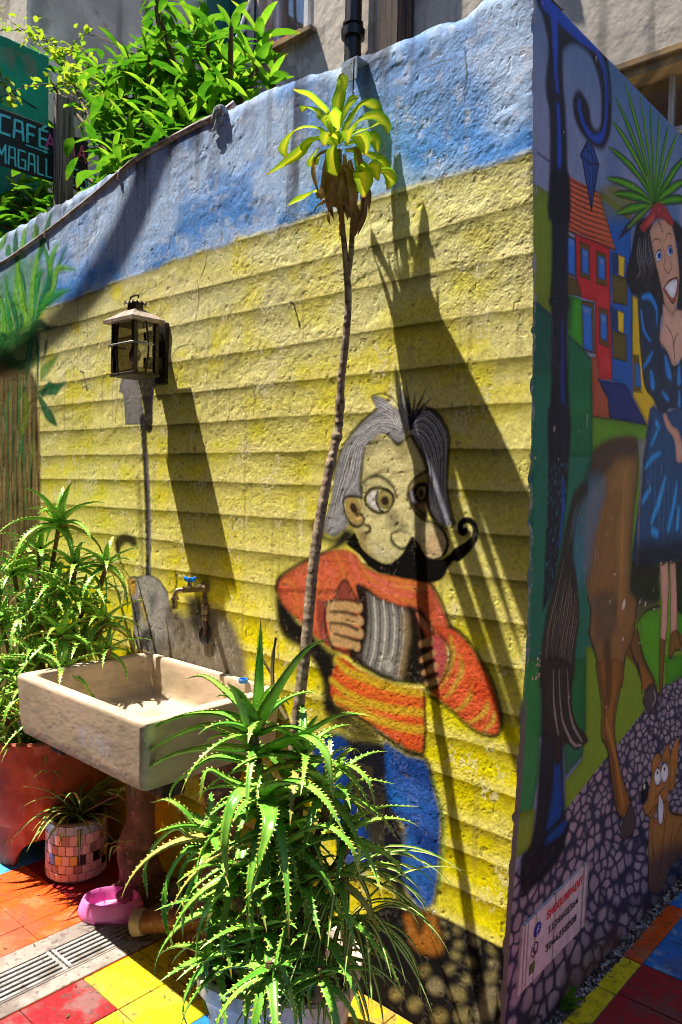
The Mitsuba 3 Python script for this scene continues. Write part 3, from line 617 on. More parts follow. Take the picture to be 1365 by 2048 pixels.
P 14,11,12 100 30 -547 1401 -528 1380 -510 1354 -469 1329 -418 1317 -375 1336 -347 1370 -329 1401 -303 1386 -277 1355 -241 1345 -207 1356 -170 1379 -147 1393 -137 1381 -169 1355 -197 1324 -217 1290 -259 1275 -320 1278 -395 1281 -445 1286 -485 1301 -515 1327 -545 1347 -576 1367
L 14,11,12 100 20 166,123,91,79,75,75,83,91,79 -169 1363 -139 1385 -117 1412 -116 1438 -130 1455 -149 1456 -162 1443 -157 1426 -147 1428
L 18,14,15 90 55 137,69,23 -576 1390 -618 1355 -680 1323
P 22,18,20 85 92 -735 1409 -696 1429 -670 1394 -638 1382 -559 1414 -546 1374 -618 1355 -695 1373
P 212,196,152 97 25 -302 1438 -249 1445 -220 1425 -205 1401 -207 1375 -223 1352 -250 1344 -276 1352 -297 1382 -307 1415
P 204,160,126 60 66 -278 1400 -229 1411 -218 1375 -246 1353 -272 1367
L 22,14,10 92 24 20,33,41,41,37,33,16 -249 1445 -220 1426 -204 1401 -206 1375 -222 1351 -249 1343 -271 1349"""
MURAL_SIDE = """p 18,78,146 97 19 396 2399 626 2397 645 2170 658 1846 494 1876 461 2261
p 96,96,22 90 23 400 2393 409 2414 647 2412 626 2387
l 24,26,20 80 7 7 409 2411 407 2393
l 24,26,20 80 7 7 422 2410 421 2392
l 24,26,20 80 7 7 435 2410 434 2392
l 24,26,20 80 7 7 449 2409 447 2391
l 24,26,20 80 7 7 463 2409 461 2391
l 24,26,20 80 7 7 476 2409 475 2390
l 24,26,20 80 7 7 490 2408 489 2390
l 24,26,20 80 8 8 504 2408 503 2389
l 24,26,20 80 8 8 518 2408 517 2389
l 24,26,20 80 8 8 533 2407 531 2388
l 24,26,20 80 8 8 547 2407 545 2388
l 24,26,20 80 8 8 562 2406 560 2387
l 24,26,20 80 8 8 576 2406 575 2387
l 24,26,20 80 8 8 591 2406 589 2386
l 24,26,20 80 8 8 606 2405 604 2386
l 24,26,20 80 8 8 621 2405 619 2385
p 126,120,20 80 115 409 2417 499 2466 698 2479 699 2423
p 192,160,18 97 20 640 2157 692 2160 763 2071 845 1839 815 1757 769 1762 658 1846
p 176,74,40 97 14 195 2394 401 2404 511 2267 192 2244
l 52,22,16 75 18 18,25,16 194 2383 299 2392 401 2408
l 206,110,66 50 18 9,14,9 194 2376 299 2385 401 2400
l 52,22,16 75 18 18,25,16 194 2369 298 2378 412 2394
l 206,110,66 50 18 9,14,9 194 2362 298 2371 412 2387
l 52,22,16 75 18 18,25,16 194 2355 298 2363 423 2380
l 206,110,66 50 18 9,14,9 194 2348 298 2356 423 2374
l 52,22,16 75 18 18,25,16 194 2341 298 2348 433 2367
l 206,110,66 50 18 9,14,9 194 2335 298 2342 433 2361
l 52,22,16 75 18 18,25,16 193 2327 298 2333 444 2353
l 206,110,66 50 18 9,14,9 193 2321 298 2327 444 2347
l 52,22,16 75 18 18,25,16 193 2313 297 2319 455 2339
l 206,110,66 50 18 9,14,9 193 2307 297 2312 455 2334
l 52,22,16 75 18 18,25,16 193 2299 297 2304 466 2325
l 206,110,66 50 18 9,14,9 193 2294 297 2298 466 2320
l 52,22,16 75 18 18,25,16 193 2285 297 2289 477 2310
l 206,110,66 50 18 9,14,9 193 2280 297 2283 477 2307
l 52,22,16 75 18 18,25,16 192 2272 297 2274 488 2296
l 206,110,66 50 18 9,14,9 192 2266 296 2269 488 2293
l 52,22,16 75 18 18,25,16 192 2258 296 2260 499 2282
l 206,110,66 50 18 9,14,9 192 2252 296 2254 499 2279
l 52,22,16 75 18 18,25,16 192 2244 296 2245 511 2267
l 206,110,66 50 18 9,14,9 192 2239 296 2240 511 2265
p 176,26,32 97 14 238 2245 372 2259 464 2262 494 1876 404 1869 377 1932 369 2087 281 2080 247 2126
P 210,60,60 40 111 372 2116 479 2130 480 2100 390 2061
P 212,70,66 40 74 410 1940 483 1942 484 1897 421 1897
p 92,66,26 97 11 268 2234 331 2237 336 2140 270 2136
p 36,100,176 97 11 280 2219 323 2220 323 2152 280 2151
l 10,10,18 85 11 9 268 2234 331 2237 336 2140 270 2136 268 2234
l 10,10,18 80 11 7 280 2219 323 2220 323 2152 280 2151 280 2219
p 110,140,190 50 28 285 2217 319 2217 316 2198 288 2196
p 92,66,26 97 11 372 2233 443 2237 448 2145 376 2141
p 36,100,176 97 11 386 2223 433 2225 435 2160 390 2158
l 10,10,18 85 11 9 372 2233 443 2237 448 2145 376 2141 372 2233
l 10,10,18 80 11 7 386 2223 433 2225 435 2160 390 2158 386 2223
p 110,140,190 50 29 391 2221 430 2221 426 2201 394 2199
p 92,66,26 97 11 393 2077 463 2078 468 1969 401 1971
p 36,100,176 97 11 406 2062 453 2063 454 1984 411 1988
l 10,10,18 85 11 9 393 2077 463 2078 468 1969 401 1971 393 2077
l 10,10,18 80 11 7 406 2062 453 2063 454 1984 411 1988 406 2062
p 110,140,190 50 30 411 2060 449 2060 446 2040 415 2038
p 92,66,26 97 11 281 2073 362 2083 375 1938 291 1937
p 36,100,176 97 11 286 2064 347 2066 356 1942 294 1940
l 10,10,18 85 11 9 281 2073 362 2083 375 1938 291 1937 281 2073
l 10,10,18 80 11 7 286 2064 347 2066 356 1942 294 1940 286 2064
p 110,140,190 50 28 291 2062 344 2063 341 2043 294 2041
p 92,66,26 97 10 191 2233 240 2233 244 2129 192 2127
p 36,100,176 97 10 191 2228 235 2230 239 2133 192 2132
l 10,10,18 85 10 9 191 2233 240 2233 244 2129 192 2127 191 2233
l 10,10,18 80 10 7 191 2228 235 2230 239 2133 192 2132 191 2228
p 110,140,190 50 27 195 2226 232 2227 229 2208 198 2206
p 84,66,18 97 14 191 2125 248 2126 282 2081 191 2075
p 52,138,18 97 17 191 2073 282 2077 290 1939 193 1968
p 20,70,40 70 86 191 2073 233 2078 219 1972 193 1975
p 12,92,52 97 14 196 1965 275 1946 347 1920 366 1642 205 1636
p 30,118,66 50 106 208 1822 345 1830 348 1750 219 1741
p 20,40,66 80 38 483 2258 533 2261 534 2199 488 2194
p 206,172,20 97 12 533 2260 581 2263 577 2199 535 2198
l 10,10,18 80 12 10 533 2260 581 2263 577 2199 535 2198 533 2260
p 92,78,18 97 12 488 2191 596 2200 603 2118 494 2109
l 36,30,12 80 8 7 492 2190 498 2110
l 36,30,12 80 8 7 500 2190 506 2111
l 36,30,12 80 8 7 508 2191 514 2111
l 36,30,12 80 8 7 516 2192 522 2112
l 36,30,12 80 8 7 524 2192 530 2113
l 36,30,12 80 8 7 533 2193 538 2113
l 36,30,12 80 8 7 541 2193 546 2114
l 36,30,12 80 8 7 549 2194 554 2115
l 36,30,12 80 8 7 558 2195 562 2115
l 36,30,12 80 8 7 566 2195 571 2116
l 36,30,12 80 8 7 574 2196 579 2117
l 36,30,12 80 8 7 583 2196 587 2118
l 36,30,12 80 8 7 591 2197 595 2118
l 10,10,18 85 15 13 488 2191 596 2200 603 2118 494 2109
p 20,40,66 80 38 483 2094 534 2093 535 2031 490 2028
p 206,172,20 97 12 534 2092 582 2092 579 2028 537 2029
l 10,10,18 80 12 10 534 2092 582 2092 579 2028 537 2029 534 2092
p 92,78,18 97 11 490 2025 598 2028 606 1946 498 1943
l 36,30,12 80 8 7 493 2024 501 1944
l 36,30,12 80 8 7 502 2024 509 1944
l 36,30,12 80 8 7 510 2024 517 1944
l 36,30,12 80 8 7 518 2024 525 1945
l 36,30,12 80 8 7 526 2024 533 1945
l 36,30,12 80 8 7 534 2025 541 1945
l 36,30,12 80 8 7 542 2025 549 1945
l 36,30,12 80 8 7 551 2025 557 1946
l 36,30,12 80 8 7 559 2025 566 1946
l 36,30,12 80 8 7 568 2025 574 1946
l 36,30,12 80 8 7 576 2025 582 1946
l 36,30,12 80 8 7 584 2026 591 1947
l 36,30,12 80 8 7 593 2026 599 1947
l 10,10,18 85 15 13 490 2025 598 2028 606 1946 498 1943
p 70,56,20 90 32 658 1976 705 1980 728 1865 665 1859
p 34,96,160 97 16 671 1956 716 1947 725 1879 672 1876
l 10,10,18 80 16 12 658 1976 665 1859 735 1864
p 150,68,38 97 18 348 1928 389 1928 406 1869 441 1840 473 1820 479 1760 362 1757
p 12,34,92 97 19 393 1868 601 1876 661 1838 784 1761 479 1760 465 1820
p 84,132,32 97 31 357 1755 479 1757 782 1759 821 1753 808 1677 367 1650
l 10,10,18 85 14 14 238 2245 247 2126 282 2081
l 10,10,18 85 15 15 464 2262 494 1876
l 10,10,18 85 15 15 192 2244 511 2267 401 2404
l 10,10,18 85 16 16 645 2170 659 1846 809 1757
l 10,10,18 85 14 14 347 1920 366 1642
l 10,10,18 85 14 14 196 1965 275 1946 347 1920
l 10,10,18 85 15 15 393 1868 465 1820 479 1760 784 1761
l 10,10,18 85 13 13 23 2019 106 2000
l 10,10,18 85 15 15 362 1757 479 1757
l 10,10,18 85 15 15 369 2087 377 1932
l 10,10,18 85 16 16 640 2157 648 1972
l 10,10,18 80 29 23 22 2396 90 2396
P 8,12,28 97 69 4 2787 75 2827 140 2822 258 2820 402 2821 451 2809 479 2746 487 2678 476 2606 440 2553 408 2534 360 2524 307 2526 263 2541 234 2565 225 2605 251 2642 284 2648 329 2628 341 2591 375 2579 403 2603 410 2649 402 2712 358 2762 297 2773 225 2756 174 2720 164 2694 171 2612 179 2579 189 2490 200 2370 202 2277 81 2245 88 2366 89 2515 73 2553 67 2595 82 2689 47 2753
L 20,62,150 90 51 175,207,175,96,70,64,70,112,96,80,96,48 59 2790 142 2796 266 2800 372 2805 429 2766 446 2696 439 2616 407 2568 352 2549 299 2563 270 2594 266 2621
L 20,62,150 90 48 164,149,90,75 109 2790 120 2721 124 2648 134 2598
L 20,62,150 90 48 76,100,106 138 2557 145 2475 145 2372
L 36,92,160 50 39 16,32,26,16 161 2805 280 2810 387 2811 450 2768 467 2687
P 8,10,26 97 67 93 2363 204 2397 198 2218 198 2082 210 2050 195 2006 204 1843 216 1636 97 1632 104 1831 103 1997 85 2033 95 2061 102 2194
L 16,40,110 80 61 51,102,118 165 1990 170 1839 181 1652
P 14,16,34 95 61 86 1753 210 1763 213 1615 198 1493 171 1391 139 1290 80 1228 82 1295 84 1395 92 1561
D 60,140,150:36,104,140:100,150,160:30,70,120 55 14 15,152 130 21 84 1617 209 1621 154 1289 82 1208
L 20,70,150 70 41 52,86,34 180 1569 183 1493 164 1391
p 18,56,120 95 16 315 2528 269 2472 289 2451 344 2338 394 2486 360 2520 334 2528
l 10,10,18 90 13 19,23,16 315 2528 269 2472 289 2451 344 2338 394 2486 360 2520 334 2528
l 10,10,18 90 13 19,23,16 315 2524 319 2489 345 2342
l 10,10,18 90 13 19,23,16 334 2528 353 2481 345 2342
l 10,10,18 90 13 19,23,16 271 2472 330 2467 392 2486
l 10,10,18 90 13 19,22,16 271 2472 307 2511 376 2482
l 10,10,18 90 13 19,22,16 289 2451 331 2377
l 10,10,18 90 13 20,23,16 373 2478 358 2385
P 116,120,30 60 206 393 2395 491 2444 614 2438 615 2388 441 2341
L 26,22,18 90 25 54,122,152,107,25 838 2494 772 2593 697 2684 628 2752 584 2789
L 58,124,14 95 25 29,76,100,55,7 838 2494 772 2593 697 2684 628 2752 584 2789
L 120,164,40 50 22 7,15,25,15,5 845 2495 778 2595 703 2686 634 2754 589 2791
L 26,22,18 90 25 54,120,151,105,25 838 2494 755 2576 658 2647 570 2697 515 2723
L 40,110,16 95 25 29,75,99,54,7 838 2494 755 2576 658 2647 570 2697 515 2723
L 120,164,40 50 22 7,14,25,14,5 845 2495 760 2578 664 2649 576 2699 520 2725
L 26,22,18 90 26 55,89,111,78,26 838 2494 803 2591 763 2685 727 2759 702 2801
L 58,124,14 95 26 30,55,73,40,7 838 2494 803 2591 763 2685 727 2759 702 2801
L 120,164,40 50 22 7,15,26,15,6 845 2495 809 2593 769 2687 733 2761 707 2803
L 26,22,18 90 26 56,90,112,79,26 838 2494 824 2588 809 2681 797 2758 789 2803
L 40,110,16 95 26 30,56,74,40,7 838 2494 824 2588 809 2681 797 2758 789 2803
L 120,164,40 50 23 8,15,26,15,6 845 2495 830 2590 816 2683 804 2760 794 2805
L 26,22,18 90 27 57,91,114,80,27 838 2494 845 2586 855 2679 866 2758 872 2805
L 58,124,14 95 27 30,57,75,41,8 838 2494 845 2586 855 2679 866 2758 872 2805
L 120,164,40 50 23 8,15,27,15,6 845 2495 852 2588 862 2681 873 2761 878 2808
L 26,22,18 90 27 58,92,115,81,27 838 2494 866 2582 901 2673 935 2752 956 2799
L 40,110,16 95 27 31,58,76,42,8 838 2494 866 2582 901 2673 935 2752 956 2799
L 120,164,40 50 23 8,15,27,15,6 845 2495 873 2584 908 2675 942 2754 963 2802
L 26,22,18 90 27 58,93,117,82,27 838 2494 887 2579 945 2670 1003 2749 1040 2797
L 58,124,14 95 27 31,58,77,42,8 838 2494 887 2579 945 2670 1003 2749 1040 2797
L 120,164,40 50 23 8,16,27,16,6 845 2495 893 2581 952 2672 1010 2751 1047 2800
L 26,22,18 90 28 59,133,166,116,28 838 2494 908 2567 995 2644 1082 2713 1141 2756
L 40,110,16 95 28 32,83,109,60,8 838 2494 908 2567 995 2644 1082 2713 1141 2756
L 120,164,40 50 24 8,16,28,16,6 845 2495 915 2569 1002 2646 1089 2715 1149 2759
L 26,22,18 90 25 54,120,150,105,25 838 2494 754 2557 650 2605 551 2633 487 2645
L 58,124,14 95 25 29,75,99,54,7 838 2494 754 2557 650 2605 551 2633 487 2645
L 120,164,40 50 21 7,14,25,14,5 845 2495 760 2559 655 2607 556 2635 492 2647
L 26,22,18 90 25 53,120,150,105,25 838 2494 748 2534 637 2556 531 2561 463 2559
L 40,110,16 95 25 28,75,99,54,7 838 2494 748 2534 637 2556 531 2561 463 2559
L 120,164,40 50 21 7,14,25,14,5 845 2495 754 2536 642 2558 536 2563 468 2561
L 26,22,18 90 25 53,119,149,104,25 838 2494 729 2501 612 2494 510 2477 447 2463
L 58,124,14 95 25 28,75,98,54,7 838 2494 729 2501 612 2494 510 2477 447 2463
L 120,164,40 50 21 7,14,25,14,5 845 2495 735 2503 617 2495 515 2478 452 2464
L 26,22,18 90 25 54,120,150,105,25 838 2494 736 2485 634 2467 549 2447 499 2433
L 40,110,16 95 25 29,75,99,54,7 838 2494 736 2485 634 2467 549 2447 499 2433
L 120,164,40 50 22 7,14,25,14,5 845 2495 741 2486 639 2469 555 2449 505 2434
L 26,22,18 90 28 59,133,166,116,28 838 2494 914 2548 1009 2603 1103 2650 1168 2678
L 58,124,14 95 28 32,83,110,60,8 838 2494 914 2548 1009 2603 1103 2650 1168 2678
L 120,164,40 50 24 8,16,28,16,6 845 2495 921 2550 1015 2605 1111 2652 1175 2680
L 26,22,18 90 28 60,134,167,117,28 838 2494 934 2535 1039 2571 1134 2597 1194 2610
L 40,110,16 95 28 32,84,111,60,8 838 2494 934 2535 1039 2571 1134 2597 1194 2610
L 120,164,40 50 24 8,16,28,16,6 845 2495 941 2537 1046 2573 1141 2599 1202 2613
L 26,22,18 90 25 54,121,151,106,25 838 2494 736 2461 641 2428 568 2399 525 2381
L 58,124,14 95 25 29,75,100,54,7 838 2494 736 2461 641 2428 568 2399 525 2381
L 120,164,40 50 22 7,14,25,14,5 845 2495 742 2463 647 2429 573 2400 531 2383
L 26,22,18 90 28 40,119,111,16 841 2503 699 2419 596 2352 536 2308
L 84,124,24 90 28 20,72,20 818 2493 699 2419 606 2358
P 20,17,20 97 58 678 2393 763 2436 820 2418 853 2338 899 2264 923 2213 900 2136 841 2176 762 2169 655 2160 594 2191 594 2230 635 2295 656 2348
S 110,108,112:150,146,150:70,68,74 60 12 16 22 11 698 2358 676 2297 697 2245 645 2202 797 2396 808 2336 852 2279 875 2233
P 20,17,20 97 63 986 2483 1062 2495 1185 2453 1211 2236 1089 2168 1049 2206 1076 2301 1051 2420
P 178,132,104 97 26 792 2390 831 2431 912 2470 986 2477 1038 2426 1074 2336 1070 2268 1039 2191 1004 2163 930 2177 905 2222 864 2277 817 2338
P 150,46,46 97 25 704 2388 763 2434 830 2492 876 2513 936 2517 1011 2490 1017 2474 974 2465 912 2470 859 2454 791 2413 736 2378
P 206,96,90 50 41 753 2409 819 2459 831 2446 775 2406
L 10,10,18 90 13 13,19,13 853 2494 865 2459 913 2438 907 2424 877 2446 842 2474
L 10,10,18 90 13 13,19,13 912 2506 888 2474 906 2462
L 10,10,18 90 13 13,19,13 792 2390 864 2277 905 2222 930 2177 1004 2163 1049 2193
L 10,10,18 90 13 13,19,13 819 2364 843 2384 884 2392 901 2380
L 10,10,18 90 13 13,19,13 932 2400 956 2428 986 2438 1002 2422
L 10,10,18 90 13 13,20,13 913 2378 939 2350 924 2312 954 2297 979 2298
L 10,10,18 90 13 13,20,13 986 2343 1005 2326 973 2299
E 222,222,226 97 13 877 2335 910 2343 876 2317
E 44,90,170 97 13 882 2338 902 2343 881 2326
E 10,10,18 95 13 883 2339 892 2342 883 2334
L 10,10,18 90 13 13,26,17 842 2325 861 2348 897 2359 913 2342
L 10,10,18 80 13 13 844 2322 876 2317 910 2339
E 222,222,226 97 13 983 2377 1011 2383 983 2358
E 44,90,170 97 13 988 2380 1010 2385 988 2367
E 10,10,18 95 13 990 2381 1000 2383 989 2375
L 10,10,18 90 13 13,26,18 953 2367 970 2390 1000 2399 1014 2382
L 10,10,18 80 13 13 956 2364 983 2358 1011 2379
P 150,70,60 90 18 914 2232 960 2268 1004 2286 1060 2302 1070 2273 1023 2206 985 2203 935 2224
P 226,220,222 97 13 930 2238 985 2272 1049 2293 1049 2264 1013 2221 966 2226
L 10,10,18 90 13 15,20,15 914 2232 960 2266 1004 2285 1062 2303 1064 2267 1020 2205 972 2209 914 2232
P 190,146,122 97 26 909 2180 1004 2163 1049 2188 1184 2185 1185 2070 1039 1986 981 2005 926 2032 877 2055 906 2119
P 16,40,62 97 34 686 2167 762 2198 864 2189 894 2152 877 2051 950 2023 1027 1980 1186 2065 1194 1862 983 1834 949 1783 887 1809 827 1854 758 1881 733 1943 704 2061
L 30,116,186 90 50 62,104,83,21 729 2167 795 2184 853 2153 853 2102
L 30,116,186 90 49 61,82,41 719 2120 741 2067 797 2039
L 30,116,186 90 49 41,82,21 744 1945 787 1979 820 2009
L 30,116,186 90 50 125,187 812 1932 824 1900
L 30,116,186 90 52 108,195,87 938 1999 965 1959 991 1941
L 30,116,186 90 54 112,179 1072 1995 1074 1941
L 30,116,186 90 52 86,86 919 1881 969 1864
L 30,116,186 90 54 90,135 1083 1897 1085 1852
L 10,10,18 90 22 18,31,22 936 2116 999 2087 1019 2032 1033 1986
L 10,10,18 90 22 18,31,22 1056 2105 1018 2068 1026 2016
L 10,10,18 90 22 18,31,22 877 2051 950 2023 1027 1980 1186 2047
L 10,10,18 90 20 16,28,20 686 2167 704 2061 733 1943 763 1881 827 1854
L 10,10,18 90 21 17,30,21 888 2151 877 2051 905 1922 948 1797
L 10,10,18 90 20 16,29,20 751 2151 763 2071
L 10,10,18 90 22 18,31,22 1027 1980 1031 1892
P 22,62,104 97 52 800 1818 947 1817 1341 1840 1384 1269 1149 1293 918 1294 714 1295 671 1306 678 1367 722 1529 749 1640
L 40,146,220 90 76 42,85,42 772 1620 838 1656 907 1676
L 40,146,220 90 75 84,63 755 1512 820 1554
L 40,146,220 90 78 86,151,65 837 1444 904 1512 961 1591
L 40,146,220 90 77 129,129 851 1410 887 1400
L 40,146,220 90 81 112,112,45 996 1414 1054 1511 1076 1575
L 40,146,220 90 82 137,91 1085 1420 1101 1484
L 40,146,220 90 77 64,85 890 1761 866 1776
L 40,146,220 90 76 42,63 824 1698 868 1743
S 12,26,40:60,130,180:16,40,66 60 17 19 26 12 821 1740 806 1613 790 1487 766 1321 1126 1667 1160 1530 1182 1389 1176 1296
P 12,14,18 95 111 680 1318 905 1299 924 1245 936 1161 751 1167 670 1212 662 1286
P 12,12,16 95 87 1081 1297 1381 1289 1422 1071 1155 1091 1100 1162
P 186,140,118 97 31 947 1817 1012 1778 1091 1757 1151 1668 1072 1652 1041 1727 962 1766 923 1807
P 84,72,56 90 131 748 1188 938 1152 941 1134 821 1147 748 1121 709 1159
P 118,84,46 97 62 363 1627 387 1664 475 1695 589 1715 697 1711 713 1610 681 1488 662 1367 668 1233 732 1186 730 1115 702 1052 664 1008 655 919 504 947 446 1042 380 1120 379 1195 326 1311 319 1456
P 46,42,44 80 152 371 1638 421 1681 569 1710 692 1707 684 1650 553 1645 461 1593 357 1543 323 1557
P 60,112,134 60 168 356 1590 462 1574 447 1491 397 1417 352 1290 256 1262 249 1387 276 1492
P 140,104,54 80 103 508 1597 653 1649 667 1569 652 1448 644 1328 638 1228 642 1126 574 1114 558 1235 528 1354 533 1451 578 1529 464 1521
P 132,96,48 70 98 429 1491 473 1521 467 1452 435 1378 403 1313 376 1325 398 1398
P 76,66,54 70 158 392 1231 538 1237 578 1154 522 1082 425 1114
P 42,32,24 70 106 485 1075 542 1075 546 947 507 954
L 10,10,18 90 30 30,41,38 380 1120 379 1195 358 1235
L 10,10,18 90 32 32,43,39 369 1137 435 1052 507 954
L 10,10,18 90 34 34,47,43 732 1186 730 1115 702 1052 664 1008 655 919
L 10,10,18 90 35 35,48,44 744 1113 800 1141 879 1149 944 1149
p 118,116,120 85 33 697 1711 787 1716 760 1645 750 1570 732 1438 729 1306 704 1304 715 1447 725 1570 722 1643
D 110,112,130:60,84,120:40,44,60 40 17 10,495 50 22 666 1601 784 1604 791 1193 682 1203
D 96,150,176:70,120,140:130,140,140:60,70,76 40 15 13,291 140 23 249 1591 461 1596 414 1192 221 1213
L 10,10,18 60 122 41,89,81,102,81 697 1711 711 1610 684 1488 665 1367 672 1233
L 10,10,18 55 143 54,107,107,72 387 1664 322 1575 262 1457 212 1336
P 10,16,26 85 266 688 1374 900 1378 1374 1368 1385 1264 919 1285 682 1293
L 10,10,18 60 100 41,83,62 819 1781 779 1695 762 1603 731 1463
L 158,118,62 50 79 40,79,59,24 605 1600 591 1450 591 1291 578 1150
P 40,32,28 93 70 314 1571 340 1543 277 1471 249 1387 287 1277 306 1167 292 1096 280 988 91 1023 91 1176 120 1258 145 1307 179 1390 207 1458 250 1542
S 110,92,82:24,18,16:150,124,108:70,58,52:18,14,14 70 10 16 40 13 188 1355 142 1256 108 1157 112 1023 276 1314 302 1204 283 1097 267 994
S 60,120,132:90,70,60:44,90,104:30,26,26 60 14 18 26 14 315 1550 260 1493 231 1423 204 1337 358 1528 319 1456 297 1385 294 1295
E 206,170,148 90 7 86 1058 90 1057 85 1056
E 206,170,148 90 7 42 1096 45 1095 41 1094
E 206,170,148 90 7 47 1052 52 1050 47 1049
E 206,170,148 90 7 68 1050 73 1048 66 1045
E 206,170,148 90 7 61 1085 65 1084 60 1083
E 206,170,148 90 7 67 1100 72 1098 67 1098
E 206,170,148 90 7 80 1055 83 1054 78 1050
E 206,170,148 90 7 82 1115 87 1114 81 1114
E 206,170,148 90 7 66 1088 69 1087 65 1085
E 206,170,148 90 7 81 1094 84 1094 80 1090
E 206,170,148 90 7 67 1062 69 1062 66 1060
E 206,170,148 90 7 82 1080 86 1079 82 1078
E 206,170,148 90 7 45 1057 47 1056 44 1052
E 206,170,148 90 7 64 1052 67 1051 62 1047
E 206,170,148 90 7 67 1102 72 1101 66 1098
E 206,170,148 90 7 76 1085 79 1084 75 1081
E 202,182,170 90 8 622 1187 636 1184 615 1169
E 202,182,170 90 8 542 1289 547 1288 540 1284
E 202,182,170 90 8 757 1183 762 1182 754 1175
E 202,182,170 90 9 806 1170 812 1169 803 1161
E 202,182,170 90 9 891 1143 903 1141 890 1140
E 202,182,170 90 8 635 1076 642 1074 633 1069
P 72,140,20 97 45 766 1115 823 1138 942 1131 980 1017 1007 853 945 883 831 982 778 1050
p 58,136,20 97 51 1135 1094 1420 1081 1474 870 1240 907 1159 1015
p 58,130,20 97 50 1041 958 1220 935 1460 923 1241 849 1066 842
P 100,66,30 97 45 733 1098 769 1068 837 981 958 880 979 840 853 873 780 955 672 1019 696 1053
L 10,10,18 90 31 27,40,36 746 1105 778 1050 838 976 945 883
L 10,10,18 85 35 44,49,35 699 1040 780 955 852 878
P 186,140,118 97 27 921 1290 957 1294 998 1293 1024 1170 1030 1017 976 1033 964 1131
L 10,10,18 90 23 20,23,20 921 1290 957 1294 998 1293 1024 1170 1030 1017 976 1033 964 1131 921 1290
P 186,140,118 97 28 1017 1292 1049 1291 1082 1274 1136 1047 1079 1028 1047 1168
L 10,10,18 90 23 21,23,21 1017 1292 1049 1291 1082 1274 1136 1047 1079 1028 1047 1168 1017 1292
P 104,72,26 97 28 976 1022 1026 1013 1032 941 1031 830 1005 835 986 948
L 10,10,18 90 29 29 1026 1013 1032 941 1031 830
L 10,10,18 90 28 24 971 1023 1007 835
P 108,76,28 97 34 1076 1031 1148 1036 1286 954 1201 954 1131 963 1109 941 1073 957
L 10,10,18 90 29 29 1148 1036 1196 977 1287 951 1131 962 1107 940 1073 957 1076 1031
P 8,8,16 97 83 93 1086 217 1066 219 916 258 807 303 614 338 569 331 525 295 475 214 451 134 449 76 452 53 563 105 590 119 698 114 812 115 938
P 10,60,128 93 57 238 796 284 631 252 600 190 593 208 671 210 737 209 780
P 12,66,134 85 65 297 592 323 570 290 550 197 554 207 578
L 10,10,18 90 43 29,47,18 300 612 253 596 177 591
P 34,26,24 97 35 93 1086 264 1058 295 933 335 870 406 821 423 794 388 789 342 788 269 825 241 778 220 777 193 856 119 905
L 140,128,124 75 28 10,24,45,21 198 1050 221 948 253 882 323 811 379 794
L 140,128,124 75 28 10,24,45,21 249 1041 272 944 313 868 382 804
L 140,128,124 75 27 10,23,43,20 163 1055 182 956 220 863
P 122,80,28 97 36 442 1029 660 994 627 865 617 800 650 709 733 590 827 479 819 440 763 450 708 488 672 549 627 627 584 725 521 792 510 889
P 60,38,18 70 83 511 1018 564 1010 571 877 532 899
L 166,116,44 60 57 41,53,61 543 838 631 714 735 538 754 493
L 10,10,18 92 32 28,36,40,40,36 438 1030 504 890 516 793 578 731 627 627 672 545 708 488 754 449
L 10,10,18 92 33 28,33,28 663 994 632 864 620 799 655 708 738 588 833 475
P 64,54,52 97 30 783 448 818 481 859 444 886 395 865 360 778 369 751 422
L 10,10,18 92 30 21,26,30 783 448 818 481 859 444 889 394 865 360 778 367 748 427 758 452
P 128,84,28 97 37 783 974 868 936 935 880 872 861 832 879
L 10,10,18 92 33 33 778 975 820 913 836 862
P 58,50,52 97 34 861 863 933 878 989 825 959 777 902 779 841 837
L 170,166,170 60 35 13,39,17 950 849 971 816 947 792
L 10,10,18 92 30 21,30,30 861 863 933 878 992 824 962 775 902 777
L 10,10,18 50 70 59,78,59,66,59 459 1027 525 893 543 794 609 712 658 611 713 505
L 10,10,18 45 62 46,58,39 639 997 613 868 607 806
P 146,98,44 97 34 1026 362 1105 342 1174 382 1227 361 1244 320 1470 231 1499 82 1360 93 1271 78 1218 26 1068 76 1032 228
P 12,30,52 70 294 1023 209 1493 113 1530 -144 1049 48
L 10,10,18 90 23 23,32,27 1026 362 1022 274 1056 89
L 10,10,18 90 23 23,32,28 1065 337 1066 259 1101 185
L 10,10,18 90 24 24,33,28 1188 306 1185 218 1161 110
L 10,10,18 90 24 24,34,29 1243 325 1284 299 1470 231
L 10,10,18 90 24 24,34,29 1291 260 1278 186 1277 86
L 10,10,18 90 24 24,33,28 1207 367 1201 302
L 10,10,18 90 25 25,35,30 1388 228 1317 182
P 146,98,44 97 28 1091 559 1108 585 1148 612 1180 576 1189 529
P 152,102,46 97 29 1189 529 1200 580 1246 611 1275 588 1283 504 1286 458 1272 407 1235 403 1192 439
P 146,98,44 97 28 994 580 1017 602 1064 596 1087 573 1073 538 1026 521 996 550
L 80,44,18 70 29 19,34,24 1236 562 1238 507 1262 464 1232 428
P 146,98,44 97 28 1008 526 1073 538 1182 531 1214 478 1210 411 1188 373 1096 384 1078 359 994 381 946 430 982 444 996 478
L 10,10,18 92 18 18,25,21 1005 535 992 568 1017 602 1064 597 1090 572
L 10,10,18 92 19 19,26,21 1091 559 1107 587 1150 614 1185 565
L 10,10,18 92 19 19,27,22 1189 529 1200 580 1245 613 1278 588 1287 503 1272 405 1231 403
L 10,10,18 92 19 19,26,21 1065 424 1120 438 1161 443
L 10,10,18 92 18 18,25,21 953 423 994 383 1048 394 1130 391
L 10,10,18 92 19 19,26,21 1052 371 1096 384 1187 378
